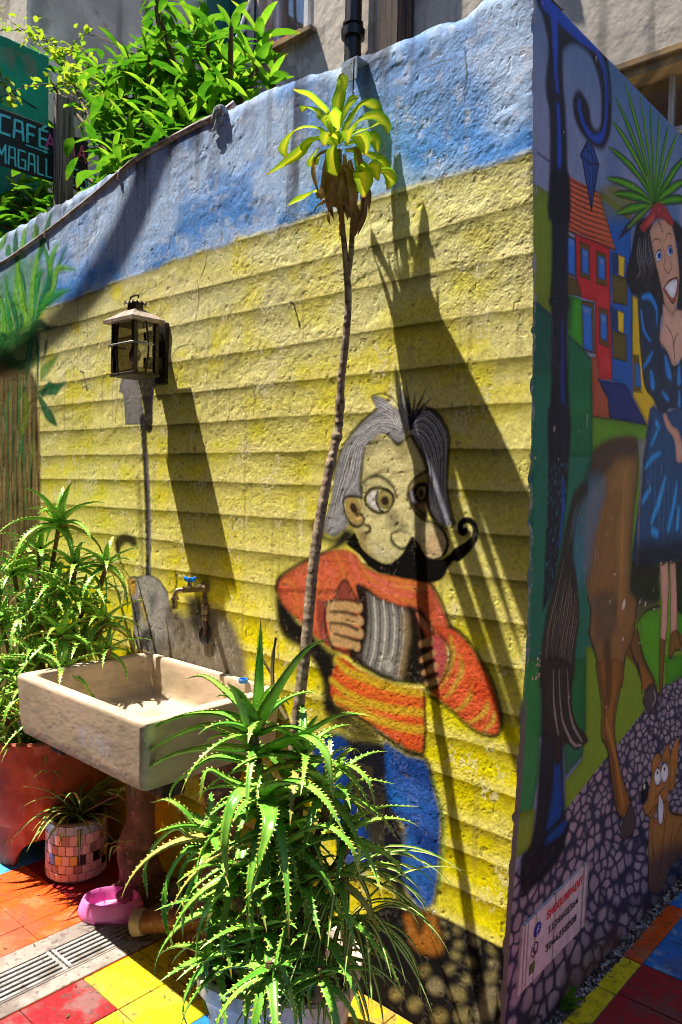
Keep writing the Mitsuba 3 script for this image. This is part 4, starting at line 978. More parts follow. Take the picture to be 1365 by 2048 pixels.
E 214,208,216 98 14 1071 506 1109 494 1070 473
E 10,10,18 95 14 1065 522 1076 519 1067 514
L 10,10,18 90 19 21 1034 508 1037 535 1067 541 1108 504 1100 474 1068 472 1034 508
E 214,208,216 98 14 1143 501 1186 488 1142 463
E 10,10,18 95 14 1137 518 1148 515 1139 510
L 10,10,18 90 19 21 1101 504 1104 535 1138 542 1185 499 1176 465 1141 462 1101 504
E 10,9,12 98 18 949 483 988 470 941 444
E 220,220,226 95 18 942 506 952 503 944 495
P 206,200,206 97 14 1101 417 1124 419 1164 372 1168 317 1147 302 1119 328
L 10,10,18 92 19 24 1101 417 1103 377 1119 324 1147 299 1172 316 1168 370 1124 419
L 10,10,18 70 14 14 1130 399 1144 356
p 96,16,22 70 471 559 -22 781 -10 1036 -2 1441 -36 1460 -207 925 -238 574 -205 368 -95
p 110,76,30 55 346 409 69 613 66 773 53 805 -11 623 -14 420 -34 290 -11"""

# ------------------------------------------------------------------ the painted wall
LINES = [2.392, 2.262, 2.14, 2.003, 1.883, 1.765, 1.652, 1.54, 1.43, 1.312, 1.197, 1.08, .96, .852, .747, .64, .55, .45, .342]
ZB = [0, .34, .46, .55, .64, .75, .85, .95, 1.07, 1.18, 1.3, 1.42, 1.54, 1.65, 1.76, 1.88, 2.0, 2.13, 2.25, 2.39, 2.78, 3.5]
XB = [.0, .008, .0125, .017, .022, .028, .033, .037, .042, .0455, .0465, .045, .043, .041, .0395, .0375, .035, .031, .027, .021, .009, .009]
TOPX = [-5.0, -2.99, -2.67, -2.33, -2.03, -1.66, -1.43, -1.23, -1.116, -.987, -.82, -.73, -.625, -.545, -.487, -.413, -.36, -.258, -.21, -.178, -.147, -.1, .1]
TOPZ = [2.72, 2.769, 2.789, 2.807, 2.824, 2.85, 2.853, 2.859, 2.865, 2.867, 2.848, 2.843, 2.825, 2.827, 2.829, 2.82, 2.818, 2.814, 2.805, 2.814, 2.83, 2.826, 2.815]


def corner_x(z):   # the old corner leans and bulges a little
    z = np.asarray(z, float)
    p = np.stack([z * 0 + 3.3, z * 0 + 1.7, z * 9], -1)
    chip = np.maximum(nfbm(p * [1, 1, 1.6], 4, 5) - .55, 0) * .06
    return np.interp(z, ZB, XB) - chip + (nfbm(p * [1, 1, 3], 3, 8) - .5) * .004


front_paint = Paint(MURAL_FRONT, -3.2, .08, 0, 2.95, blur=1.9, grow=1.18)


def front_colour(p, n, uv):
    x, z = p.x, p.z
    w2 = fbm(x * 34, z * 34, 7.7, 3)
    fine = noise(x * 420, z * 420, 1.3)
    u, v = x + (w2 - .5) * .006 + (fine - .5) * .0022, z + (fbm(x * 34, z * 34, 21.7, 3) - .5) * .006 + (fine - .5) * .0018
    paint, left = front_paint(u, v)
    w1, grain = fbm(x * 9, z * 9, 3.1, 3), fbm(x * 130, z * 130, 5.0, 2)
    # boards: pale cream yellow with vivid patches, each with its painted olive line
    low = smoothstep(1.45, .75, z)
    vivid = dr.clip(smoothstep(.46, .78, w1 + .12 * low) * .75 + low * .62, 0, 1)
    pale = mix(C3((226, 223, 160)), C3((226, 218, 122)), smoothstep(2.25, 1.5, z))
    col = mix(pale, C3((228, 218, 10)), vivid)
    col = mix(col, C3((206, 200, 78)), smoothstep(.5, .75, fbm(x * 5 + 3, z * 14, 9.0, 3)) * .4)
    rim = mi.Float(0)
    dark = mi.Float(0)
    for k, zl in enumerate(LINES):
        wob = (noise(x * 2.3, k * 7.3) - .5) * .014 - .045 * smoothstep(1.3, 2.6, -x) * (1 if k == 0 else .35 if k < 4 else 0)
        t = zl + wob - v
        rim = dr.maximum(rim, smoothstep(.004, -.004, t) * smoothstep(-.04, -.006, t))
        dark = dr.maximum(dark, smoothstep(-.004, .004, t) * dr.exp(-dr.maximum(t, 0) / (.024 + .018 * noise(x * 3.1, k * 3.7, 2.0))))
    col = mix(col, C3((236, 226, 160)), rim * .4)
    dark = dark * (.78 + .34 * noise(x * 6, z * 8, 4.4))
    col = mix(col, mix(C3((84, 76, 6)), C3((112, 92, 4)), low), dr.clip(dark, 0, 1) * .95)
    # blue sky above the first board
    zs = LINES[0] - .045 * smoothstep(1.3, 2.6, -x) + (w1 - .5) * .03
    blue = mix(C3((172, 200, 240)), C3((84, 144, 222)), dr.clip(smoothstep(.42, .66, fbm(x * 4.5, z * 5.5, 12.0, 3)) * .75 + smoothstep(.28, .0, v - zs) * .45 - .1, 0, 1))
    blue = mix(blue, C3((206, 212, 228)), smoothstep(.55, .7, w2) * .4)
    col = mix(col, blue, smoothstep(-.012, .014, v - zs))
    col = col * left + paint
    drip = smoothstep(.60, .80, fbm(x * 55, z * 1.6, 77.0, 3)) * smoothstep(.35, .6, fbm(x * 6, z * 3, 78.0, 3))
    col = mix(col, C3((120, 104, 66)), drip * left * .32)
    # wear: rubbed-off patches, rain streaks below the broken top edge, pitted grain
    patch = smoothstep(.40, .62, fbm(x * 2.6, z * 2.9, 90.0, 3))
    worn = smoothstep(.60, .70, fbm(x * 17, z * 15, 31.0, 4)) * smoothstep(.45, .6, grain) * (1 - .75 * smoothstep(-.01, .03, v - zs))
    col = mix(col, C3((206, 200, 176)), worn * (.05 + .42 * left))
    ztop = mi.Float(2.84) - .04 * smoothstep(1.6, 3.0, -x)
    streak = smoothstep(.52, .78, fbm(x * 26, z * 1.1, 40.0, 3)) * smoothstep(.42, .0, ztop - z)
    grime = smoothstep(.5, .75, fbm(x * 12, z * 5, 44.0, 4)) * smoothstep(.16, .0, ztop - z)
    col = mix(col, C3((62, 56, 54)), dr.clip(streak * .35 + grime * .7, 0, .8))
    stain = smoothstep(.09, .0, dr.abs(x + .835 + .03 * (w1 - .5) * 4)) * smoothstep(2.3, 2.55, z) * smoothstep(.4, .62, fbm(x * 30, z * 4, 3.0, 3))
    col = mix(col, C3((58, 50, 50)), stain * .8)
    pit = smoothstep(.79, .86, fbm(x * 60, z * 48, 51.0, 2))
    col = mix(col, C3((104, 92, 70)), pit * patch * .5)
    return col * (.78 + .46 * grain) * (.88 + .24 * fine)


def front_bump(p, n, uv):
    x, z = p.x, p.z
    patch = .45 + .8 * smoothstep(.36, .66, fbm(x * 3.1, z * 2.7, 95.0, 3))
    return (fbm(x * 90, z * 90, 5.0, 3) * .0012 + noise(x * 230, z * 230, 2.0) * .0005) * patch - smoothstep(.74, .84, fbm(x * 60, z * 48, 51.0, 2)) * .001


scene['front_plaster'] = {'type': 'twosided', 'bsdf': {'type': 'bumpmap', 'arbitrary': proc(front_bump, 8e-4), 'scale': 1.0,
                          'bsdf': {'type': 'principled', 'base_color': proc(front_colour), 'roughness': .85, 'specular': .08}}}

side_paint = Paint(MURAL_SIDE, -.06, 2.0, 0, 2.95, gain=1.5, blur=1.6, grow=1.1)
side_grounds = Paint(MURAL_GROUNDS, -.06, 2.0, 0, 2.95, gain=1.5, blur=1.6, grow=1.1)


def side_colour(p, n, uv):
    y, z = p.y, p.z
    w2 = fbm(y * 30, z * 30, 7.7, 3)
    fine = noise(y * 500, z * 260, 1.3)
    u, v = y + (w2 - .5) * .004 + (fine - .5) * .0018, z + (fbm(y * 30, z * 30, 21.7, 3) - .5) * .004 + (fine - .5) * .0014
    ground, left0 = side_grounds(u, v)
    paint, left1 = side_paint(u, v)
    col = mix(C3((92, 118, 158)), C3((140, 146, 172)), smoothstep(.35, .65, fbm(y * 4, z * 3, 3.0, 3)))
    col = mix(col, C3((70, 112, 150)), smoothstep(2.45, 2.8, z) * .7)
    col = col * left0 + ground
    # painted cobbles in the lower part, larger towards the bottom
    d1, d2, r = voronoi(u * (12.5 + 15 * v) + w2 * .5, v * (12.5 + 14 * v) + w2 * .5)
    stone = mix(C3((164, 150, 158)), C3((134, 124, 138)), r)
    cob = mix(C3((48, 48, 72)), stone, smoothstep(.76, .30, d1 + (w2 - .5) * .3) * smoothstep(.0, .42, d2 - d1))
    col = mix(col, cob, smoothstep(.006, -.006, v - (.5266 + .309 * u)))
    return col * left1 + paint


def side_final(p, n, uv):
    y, z = p.y, p.z
    col = side_colour(p, n, uv)
    grain = fbm(y * 160, z * 40, 5.0, 2)
    chip = smoothstep(.86, .88, fbm(y * 40, z * 24, 61.0, 3))
    col = mix(col, C3((190, 176, 164)), chip * .6)
    edge = smoothstep(.016, .005, y + (fbm(z * 26, 2.0, 9.0, 3) - .5) * .03)
    col = mix(col, C3((150, 146, 140)), edge * (.25 + .7 * smoothstep(.45, .6, fbm(z * 60, y * 60, 3.0, 3))))
    bead = smoothstep(.030, .022, y) * smoothstep(1.02, .96, z)
    col = mix(col, C3((104, 100, 90)), bead)
    dirt = smoothstep(.5, .8, fbm(y * 16, z * 9, 70.0, 4)) * smoothstep(.22, .0, z)
    col = mix(col, C3((60, 52, 48)), dirt * .6)
    return col * (.88 + .24 * grain)


def side_bump(p, n, uv):
    return fbm(p.y * 70, p.z * 50, 5.0, 3) * .0011 + noise(p.y * 260, p.z * 90, 2.0) * .0003


scene['side_plaster'] = {'type': 'twosided', 'bsdf': {'type': 'bumpmap', 'arbitrary': proc(side_bump, 8e-4), 'scale': 1.0,
                         'bsdf': {'type': 'principled', 'base_color': proc(side_final), 'roughness': .6, 'specular': .2}}}


def bare_colour(p, n, uv):
    w = fbm(p.x * 30, p.y * 30, p.z * 30, 4)
    return mix(C3((150, 146, 144)), C3((86, 80, 78)), smoothstep(.35, .65, w))


mat('bare_plaster', proc(bare_colour), .85)

wall = thing('painted_wall', 'plaster wall corner painted with an accordion player, yellow boards and a rider mural', 'wall')
nx, nz = 470, 400
xs, ss = np.linspace(-3.25, 0, nx), np.linspace(0, 1, nz)
xs = np.concatenate([[-5.0, -4.4, -3.8], xs]); nx += 3


def ztop(x):
    x = np.asarray(x, float)
    p = np.stack([x * 14, x * 0 + .7, x * 0], -1)
    return np.interp(x, TOPX, TOPZ) + (nfbm(p, 4, 3) - .5) * .030


X, S = np.meshgrid(xs, ss, indexing='ij')
Z = S * ztop(X)
t = np.clip((X + .35) / .35, 0, 1)
X = X * 1 + np.where(X > -.35, t * corner_x(Z), 0)
P = np.stack([X, X * 0, Z], -1)
big, mid, sml = nfbm(P * 2.2, 3, 1) - .5, nfbm(P * 13, 3, 2) - .5, nfbm(P * [38, 1, 34], 3, 4) - .5
slab = np.clip((nfbm(P * [7, 1, 9], 4, 6) - .52) * 16, 0, 1)            # patches of a second plaster coat
rough = .6 + .8 * np.clip((P[..., 2] - 1.0) / 1.2, 0, 1)
relief = big * .006 + mid * .0010 * rough + sml * .0011 * rough + slab * .0008 * rough
area = np.clip((nfbm(P * [2.4, 1, 2.6], 3, 15) - .38) * 4, 0, 1)
pits = np.clip((nfbm(P * [55, 1, 42], 2, 9) - .76) * 12, 0, 1) * .0016 * area
relief *= .55 + .75 * area
relief -= pits
fade = np.clip((np.interp(P[..., 2], ZB, XB) - X) / .01, 0, 1)
Y = -relief * fade
top = np.clip((S - .988) / .012, 0, 1)
Y += top ** 2 * .006
V = np.stack([X, Y, Z], -1).reshape(-1, 3)
part(wall, 'front_face', (V, grid_faces(nx, nz)), 'front_plaster', smooth=True, label='yellow boarded face with a painted accordion player')
# top edge of the front wall, broken and uneven
ys = np.linspace(0, .17, 9)
tx = xs
TX, TY = np.meshgrid(tx, ys, indexing='ij')
TXs = np.where(TX > -.35, TX + np.clip((TX + .35) / .35, 0, 1) * corner_x(np.full(TX.shape, 2.81)), TX)
TZ = ztop(TX) + (nfbm(np.stack([TX * 20, TY * 20, TX * 0], -1), 3, 5) - .5) * .03 * np.clip(TY / .03, 0, 1)
yfirst = -(0)
TYs = TY.copy(); TYs[:, 0] = Y.reshape(nx, nz)[:, -1]
part(wall, 'broken_top', (np.stack([TXs, TYs, TZ], -1).reshape(-1, 3), grid_faces(nx, 9)[:, ::-1]), 'bare_plaster', smooth=40)
# the side face
ny, nz2 = 300, 300
yy, zz = np.linspace(0, 1.9, ny), np.linspace(0, 2.811, nz2)
yy = np.concatenate([yy, [2.1, 2.3, 2.565]]); ny += 3
YY, ZZ = np.meshgrid(yy, zz, indexing='ij')
P = np.stack([YY * 0 + 9, YY, ZZ], -1)
rel = (nfbm(P * 3, 3, 11) - .5) * .006 + (nfbm(P * [1, 20, 14], 3, 12) - .5) * .0016
fz = np.clip(YY / .02, 0, 1)
XX = corner_x(ZZ) * (1 - fz) + (np.interp(ZZ, ZB, XB) + rel) * fz
part(wall, 'side_face', (np.stack([XX, YY, ZZ], -1).reshape(-1, 3), grid_faces(ny, nz2)), 'side_plaster', smooth=True, label='shaded face with a painted rider, blue lamp post and dog')
part(wall, 'core', cat([box(-5, -.17, .165, .185, 0, 2.78), box(-.19, -.165, .165, 2.565, 0, 2.80), box(-.17, .004, .02, 2.56, 2.797, 2.806)]), 'bare_plaster')

# ------------------------------------------------------------------ the old house behind the wall
def render_colour(light, darkc, sx, sz, seed):
    def fn(p, n, uv):
        q = p.x + p.y
        w = fbm(q * sx, p.z * sz, seed, 4)
        streak = fbm(q * 9, p.z * .8, seed + 3, 3)
        c = mix(C3(light), C3(darkc), smoothstep(.38, .68, w))
        c = mix(c, C3((104, 102, 100)), smoothstep(.50, .72, fbm(q * 1.3, p.z * 1.1, seed + 21, 5)) * .55)
        c = mix(c, C3((70, 68, 66)), smoothstep(.60, .80, streak) * .5)
        c = mix(c, C3((120, 112, 100)), smoothstep(.6, .7, fbm(q * 6, p.z * 5, seed + 9, 4)) * .5)
        return c * (.9 + .2 * fbm(q * 60, p.z * 60, 2.0, 2))
    return proc(fn)


def render_bump(p, n, uv):
    return fbm((p.x + p.y) * 14, p.z * 14, 4.0, 4) * .006


mat('facade_render', render_colour((222, 214, 202), (198, 190, 178), 1.6, 1.4, 3.0), .85, bump=proc(render_bump), spec=.2)
mat('lintel_render', render_colour((176, 150, 104), (130, 108, 76), 4, 4, 5.0), .85, spec=.2)
mat('black_iron', (22, 22, 25), .45, spec=.5)


def timber_colour(p, n, uv):
    g = fbm((p.x + p.y) * 70, p.z * 3, 4.0, 4)
    return mix(C3((74, 58, 48)), C3((30, 24, 22)), smoothstep(.35, .65, g))


mat('dark_timber', proc(timber_colour), .8, bump=proc(lambda p, n, uv: fbm((p.x + p.y) * 70, p.z * 3, 4.0, 3) * .004))
mat('window_frame_paint', (188, 196, 204), .5)
scene['window_glass'] = {'type': 'thindielectric', 'int_ior': 1.5}
mat('sill_tile', (168, 74, 48), .6)
mat('green_shutter', (20, 92, 84), .6)
mat('room_plaster', (186, 180, 168), .9)
mat('putty', (168, 170, 164), .6)

YF, XW = 2.57, -4.47


def room(x0, x1, y0, y1, z0, z1):
    """an empty room open towards its window wall"""
    w = .08
    return cat([box(x0, x1, y1, y1 + w, z0, z1), box(x0 - w, x0 - .001, y0, y1 + w, z0, z1), box(x1 + .001, x1 + w, y0, y1 + w, z0, z1), box(x0 - w, x1 + w, y0, y1 + w, z0 - w, z0 - .001), box(x0 - w, x1 + w, y0, y1 + w, z1 + .001, z1 + w)])


house = thing('old_house', 'grey rendered house behind the painted wall with black drainpipe and small window', 'house')
WX0, WX1, WZ0, WZ1 = -3.93, -3.31, 5.07, 6.1
RX0, RX1, RZ0, RZ1 = -.86, 1.2, 2.9, 3.93
part(house, 'facade', cat([box(XW, WX0, YF, YF + .3, 0, 8), box(WX0, WX1, YF, YF + .3, 0, WZ0), box(WX0, WX1, YF, YF + .3, WZ1, 8), box(WX1, RX0, YF, YF + .3, 0, 8),
                           box(RX0, RX1, YF, YF + .3, RZ1, 8), box(RX0, RX1, YF, YF + .3, 0, RZ0), box(RX1, 2.5, YF, YF + .3, 0, 8)]), 'facade_render')
part(house, 'side_wing', box(XW - 2.4, XW, .84, YF + .28, 0, 6.0), 'facade_render', label='grey shaded side wing of the house')
win = part(house, 'window', cat([box(WX0 + .01, WX0 + .05, YF + .13, YF + .19, WZ0, WZ1 - .002), box(WX1 - .05, WX1 - .01, YF + .13, YF + .19, WZ0, WZ1 - .002), box(WX0 + .38, WX0 + .425, YF + .125, YF + .195, WZ0, WZ1 - .003), box(WX0 + .04, WX1 - .04, YF + .128, YF + .192, WZ0 + .001, WZ0 + .045)]), 'window_frame_paint')
for a, b in ((WX0 + .045, WX0 + .385), (WX0 + .42, WX1 - .045)):
    part(win, 'pane', box(a, b, YF + .155, YF + .163, WZ0 + .04, WZ1 - .004), 'window_glass')
part(win, 'sill', cat([box(WX0 - .05, WX1 + .03, YF - .07, YF + .12, WZ0 - .035, WZ0 - .002)]), 'lintel_render')
part(win, 'sill_tile', cat([box(WX0 + .02, WX1 - .1, YF - .05, YF + .1, WZ0, WZ0 + .028, .006)]), 'sill_tile')
part(win, 'room', room(WX0 - .4, WX1 + .5, YF + .31, YF + 2.6, WZ0 - .9, WZ1 + .5), 'room_plaster')
part(house, 'shutter', cat([box(-4.30, -4.27, YF - .30, YF - .01, 5.1, 6.3), box(-4.26, -4.10, YF - .05, YF - .012, 5.05, 6.4)]), 'green_shutter', label='green window shutter folded back')
part(house, 'shutter_stay', cat([tube([(-4.0, YF - .20, 5.16), (-3.9, YF - .03, 5.75)], .014), tube([(-4.02, YF - .2, 5.16), (-4.08, YF - .03, 5.35)], .01)]), 'window_frame_paint')
pipe = part(house, 'drainpipe', tube([(-2.80, YF - .11, z) for z in (2.0, 3.5, 5.0, 6.5, 8.0)], .062, 16), 'black_iron', smooth=40)
part(pipe, 'collar', cat([revolve([(.062, -.04), (.085, -.035), (.088, .02), (.062, .03)], 20, (-2.80, YF - .11, 4.80)), revolve([(.062, .05), (.075, .055), (.075, .07), (.062, .075)], 20, (-2.80, YF - .11, 4.80))]), 'black_iron', smooth=40)
part(house, 'timber_post', box(-2.50, -2.31, YF - .2, YF - .02, 2.0, 8, .012), 'dark_timber', label='dark weathered timber post against the house')
part(house, 'door_recess', cat([box(-2.72, -2.52, YF - .03, YF - .001, 2.0, 8), box(-2.70, -2.66, YF - .06, YF - .029, 2.0, 8), box(-2.59, -2.56, YF - .05, YF - .0295, 2.0, 8)]), 'facade_render')
part(house, 'lintel', cat([box(RX0 - .03, RX1, YF - .012, YF + .12, RZ1, RZ1 + .03), box(RX0 - .02, RX1, YF + .01, YF + .25, RZ1 - .06, RZ1 - .001)]), 'lintel_render')
lw = part(house, 'low_window', cat([box(RX0, RX1, YF + .12, YF + .17, 3.55, 3.575)] + [box(x, x + .022, YF + .118, YF + .172, RZ0, RZ1 - .062) for x in (-.62, -.28, .06, .4)]), 'putty')
for k, (a, b) in enumerate(((RX0, -.615), (-.605, -.275), (-.265, .065), (.075, .405), (.415, RX1))):
    part(lw, 'pane', box(a + .004, b - .004, YF + .14, YF + .148, 3.57, RZ1 - .064), 'window_glass')
    part(lw, 'pane', box(a + .004, b - .004, YF + .1405, YF + .1485, RZ0, 3.552), 'window_glass')
part(lw, 'room', room(RX0 - .4, RX1 + .4, YF + .31, YF + 3.0, RZ0 - .9, RZ1 + .4), 'room_plaster')
wires = []
for x, s in ((-4.36, .03), (-3.99, -.02), (-3.965, .02)):
    z = np.linspace(4.3, 6.6, 24)
    wires.append(tube(np.stack([x + s * np.sin(z * 3.1), z * 0 + YF - .02, z], 1), .006, 6))
part(house, 'cables', cat(wires), 'black_iron', kind='stuff')
bk = part(house, 'iron_bracket', cat([box(-1.98, -1.56, YF - .27, YF - .02, 6.12, 6.20), tube([(-1.93, YF - .25, 6.1), (-1.88, YF - .25, 5.9), (-1.72, YF - .22, 5.55)], .012), tube([(-1.65, YF - .25, 6.1), (-1.62, YF - .25, 5.8), (-1.68, YF - .2, 5.5)], .015),
                                    tube([(-1.85, YF - .25, 5.85), (-1.65, YF - .25, 5.75)], .05)]), 'black_iron', label='iron bracket high on the house')

# teal garden wall at the left behind the leaves
mat('teal_paint', render_colour((14, 150, 118), (10, 122, 100), 2.2, 2.0, 14.0), .7, bump=proc(render_bump), spec=.3)
tw = thing('teal_wall', 'teal painted garden wall behind the leaves at the left edge', 'wall')
part(tw, 'masonry', box(-4.25, -3.95, .19, .745, 0, 4.325, .008), 'teal_paint')
mat('crack', (14, 40, 36), .9)
ck = spline([(-3.948, .30, 4.06), (-3.948, .42, 4.03), (-3.948, .52, 3.985), (-3.948, .60, 3.965), (-3.948, .66, 3.955)], 14)
part(tw, 'crack', tube(ck, .004, 5), 'crack')

# ------------------------------------------------------------------ hand-painted direction sign on its grey post
mat('sign_board', (14, 15, 20), .6)
mat('sign_cyan', (84, 200, 210), .6)
mat('sign_pink', (198, 84, 150), .6)
mat('sign_grey', (66, 70, 78), .6)


def grey_wood(p, n, uv):
    g = fbm((p.x + p.y) * 120, p.z * 5, 4.0, 4)
    return mix(C3((138, 128, 128)), C3((74, 66, 68)), smoothstep(.35, .7, g))


mat('grey_wood', proc(grey_wood), .85, bump=proc(lambda p, n, uv: fbm((p.x + p.y) * 120, p.z * 5, 4.0, 3) * .003))
sign = thing('direction_sign', 'black hand-lettered café sign with an arrow on a weathered grey post', 'sign')
SX = -3.40
part(sign, 'board', box(SX - .018, SX, .07, .72, 3.30, 3.612, .003), 'sign_board')
part(sign, 'post', box(SX + .004, SX + .05, .49, .60, 2.2, 3.80, .006), 'grey_wood')
GL = {'C': [[(1, 1), (.1, 1), (0, .9), (0, .1), (.1, 0), (1, 0)]], 'A': [[(0, 0), (.12, 1), (.88, 1), (1, 0)], [(.05, .42), (.95, .42)]], 'F': [[(0, 0), (0, 1), (.9, 1)], [(0, .5), (.75, .5)]],
      'E': [[(.95, 0), (0, 0), (0, 1), (.95, 1)], [(0, .5), (.8, .5)]], 'e': [[(.95, 0), (0, 0), (0, 1), (.95, 1)], [(0, .5), (.8, .5)], [(.35, 1.14), (.75, 1.3)]], 'M': [[(0, 0), (0, 1), (.5, .4), (1, 1), (1, 0)]],
      'G': [[(1, 1), (0, 1), (0, 0), (1, 0), (1, .5), (.5, .5)]], 'L': [[(0, 1), (0, 0), (1, 0)]], 'N': [[(0, 0), (0, 1), (1, 0), (1, 1)]], 'S': [[(1, 1), (0, 1), (0, .5), (1, .5), (1, 0), (0, 0)]],
      '8': [[(0, 0), (1, 0), (1, 1), (0, 1), (0, 0)], [(0, .5), (1, .5)]], '6': [[(1, 1), (0, 1), (0, 0), (1, 0), (1, .5), (0, .5)]], '9': [[(0, 0), (1, 0), (1, 1), (0, 1), (0, .5), (1, .5)]],
      'a': [[(0, 0), (.5, 1), (1, 0)], [(.2, .4), (.8, .4)]], 'l': [[(.4, 0), (.4, 1)]], 'm': [[(0, 0), (.1, .7), (.5, .2), (.9, .7), (1, 0)]], 'h': [[(0, .6), (0, 0)], [(1, .6), (1, .2), (.5, 0)]],
      '>': [[(0, .5), (1, .5)], [(.85, .62), (1, .5), (.85, .38)], [(.86, .58), (.9, .42)]]}


def stroke_text(glyphs, width, at_, h, gap, key, parent, name, lean=0.0):
    """lettering of flat round-ended strokes on the board, reading along +y"""
    from shapely import LineString, union_all
    shapes, y = [], at_[0]
    for g, wd in glyphs:
        for line in GL.get(g, []):
            shapes.append(LineString([(y + px * wd + lean * pz * h, at_[1] + pz * h) for px, pz in line]).buffer(width / 2, 3))
        y += wd + gap
    s = union_all(shapes)
    m = trimesh.util.concatenate([trimesh.creation.extrude_polygon(q, .002, engine='earcut') for q in getattr(s, 'geoms', [s])])
    v = np.asarray(m.vertices)
    part(parent, name, (np.stack([SX + .0005 + v[:, 2], v[:, 0], v[:, 1]], 1), np.asarray(m.faces)), key)


stroke_text([('C', .055), ('A', .055), ('F', .05), ('e', .05)], 0.014, (.178, 3.478), .098, .024, 'sign_cyan', sign, 'lettering')
stroke_text([('a', .06), ('l', .02), ('m', .07), ('a', .055)], .012, (.445, 3.475), .092, .018, 'sign_pink', sign, 'lettering')
stroke_text([('>', .13)], .008, (.33, 3.432), .05, 0, 'sign_cyan', sign, 'arrow')
stroke_text([('M', .045), ('A', .04), ('G', .04), ('A', .04), ('L', .034), ('L', .034), ('A', .04), ('N', .04), ('E', .036), ('S', .036), (' ', .02), ('8', .036), ('6', .036), ('9', .036)], .010, (.165, 3.318), .098, .0175, 'sign_cyan', sign, 'lettering')
stroke_text([('L', .02), ('a', .02)], .004, (.655, 3.475), .03, .008, 'sign_grey', sign, 'lettering')

# ------------------------------------------------------------------ draped cloth strip hung across the alley above the wall (throws the curved band of shade)
mat('canvas', (188, 180, 166), .9)
up_, lo_ = [(-1.72, 2.83), (-1.87, 2.642), (-2.106, 2.456), (-2.321, 2.334), (-2.763, 2.199), (-3.0, 2.17), (-3.4, 2.14)], [(-1.43, 2.85), (-1.62, 2.607), (-1.866, 2.374), (-2.186, 2.205), (-2.657, 2.067), (-2.99, 2.03), (-3.4, 1.98)]
up_, lo_ = [(-1.30, 3.35), (-1.5, 3.08)] + up_, [(-1.05, 3.40), (-1.24, 3.10)] + lo_
DY = .30
tt = DY / -SUN[1]


def lift(q, d):
    t = d / -SUN[1]
    return [q[0] + SUN[0] * t, -d, q[1] + SUN[2] * t]


cloth = thing('hanging_cloth', 'long strip of cloth sagging on a line above the wall', 'cloth')
a = spline([lift(q, DY) for q in up_], 40); b = spline([lift(q, DY) for q in lo_], 40)
g = np.stack([a + (b - a) * s + np.array([0, 1, 0]) * .01 * math.sin(s * 9) for s in np.linspace(0, 1, 7)], 1)
part(cloth, 'strip', (g.reshape(-1, 3), grid_faces(40, 7)), 'canvas', smooth=True)
part(cloth, 'line', tube(np.vstack([[a[0] + [1.5, .2, .6]], a, [a[-1] + [-1.2, 0, .5]]]), .004, 5), 'black_iron')

# ------------------------------------------------------------------ the houses that close the alley behind and beside the photographer (their shade is what the photo shows)
mat('across_paint', render_colour((120, 70, 52), (96, 58, 46), 1.0, 1.0, 20.0), .85, spec=.2)
across = thing('house_across', 'rust painted house on the other side of the alley', 'house')
part(across, 'wall', box(-9, 5.5, -8, -3.0, 0, 8.0), 'across_paint')
part(across, 'roof', box(-9.3, 5.8, -8.2, -2.75, 8.001, 8.25, .02), 'lintel_render')
west = thing('house_at_alley_end', 'tall rust painted house at the far end of the alley', 'house')
part(west, 'wall', box(-14, -7.0, -2.7, 7, 0, 7.5), 'across_paint')
part(west, 'roof', box(-14.2, -6.8, -2.7, 7.2, 7.501, 7.7, .02), 'lintel_render')

mat('blue_house_paint', render_colour((30, 62, 104), (24, 50, 84), 1.0, 1.0, 26.0), .8, spec=.2)
east = thing('blue_house', 'deep blue painted house facing the mural wall across the side alley', 'house')
part(east, 'wall', box(5.2, 10, -2.6, 9, 0, 3.6), 'blue_house_paint')
part(east, 'roof', box(5.0, 10.2, -2.7, 9.2, 3.601, 3.8, .02), 'lintel_render')

# ------------------------------------------------------------------ ground: painted 20 cm cement tiles, drain, gravel joint
def grime_mix(base, worn, amount, seed):
    def fn(p, n, uv):
        w = fbm(p.x * 9, p.y * 9, seed + p.z * 9, 4)
        v = fbm(p.x * 40, p.y * 40, seed + 4 + p.z * 40, 3)
        c = mix(C3(base), C3(base, .72), smoothstep(.4, .7, v) * .6)
        c = mix(c, C3(worn), smoothstep(.62 - amount * .22, .72 - amount * .12, w * .75 + v * .25) * .75)
        c = mix(c, C3((70, 60, 56)), smoothstep(.70, .8, fbm(p.x * 70, p.y * 70, seed + 8, 2)) * .6)
        c = mix(c, C3((92, 78, 70)), smoothstep(.56, .74, fbm(p.x * 5, p.y * 5, seed + 13, 5)) * .45)
        return c
    return proc(fn)


def tile_bump(p, n, uv):
    return fbm(p.x * 60, p.y * 60, 3.0, 3) * .0012


TC = {'orange': ((208, 80, 10), (190, 110, 70), .2), 'yellow': ((214, 198, 4), (176, 150, 60), .2), 'red': ((142, 18, 30), (126, 100, 98), .85), 'blue': ((26, 112, 190), (120, 160, 190), .2),
      'maroon': ((150, 22, 34), (110, 60, 62), .15), 'dark_yellow': ((196, 150, 10), (140, 120, 60), .3), 'sky': ((70, 160, 214), (150, 190, 210), .3)}
for k, (a, b, c) in TC.items():
    mat(f'tile_{k}', grime_mix(a, b, c, 3.0 + len(k)), .45, bump=proc(tile_bump), spec=.45)
mat('mortar', grime_mix((118, 106, 98), (150, 140, 130), .5, 30.0), .9)
mat('strip_cement', grime_mix((150, 142, 136), (108, 100, 96), .6, 33.0), .85, bump=proc(tile_bump))
ground = structure('ground', 'patio ground of painted cement tiles')
part(ground, 'bed', cat([box(-40, -1.346, -40, 40, -.3, -.006), box(-1.196, 40, -40, 40, -.3, -.006), box(-1.346, -1.196, -40, -1.602, -.3, -.0065), box(-1.346, -1.196, -.003, 40, -.3, -.0065)]), 'mortar')
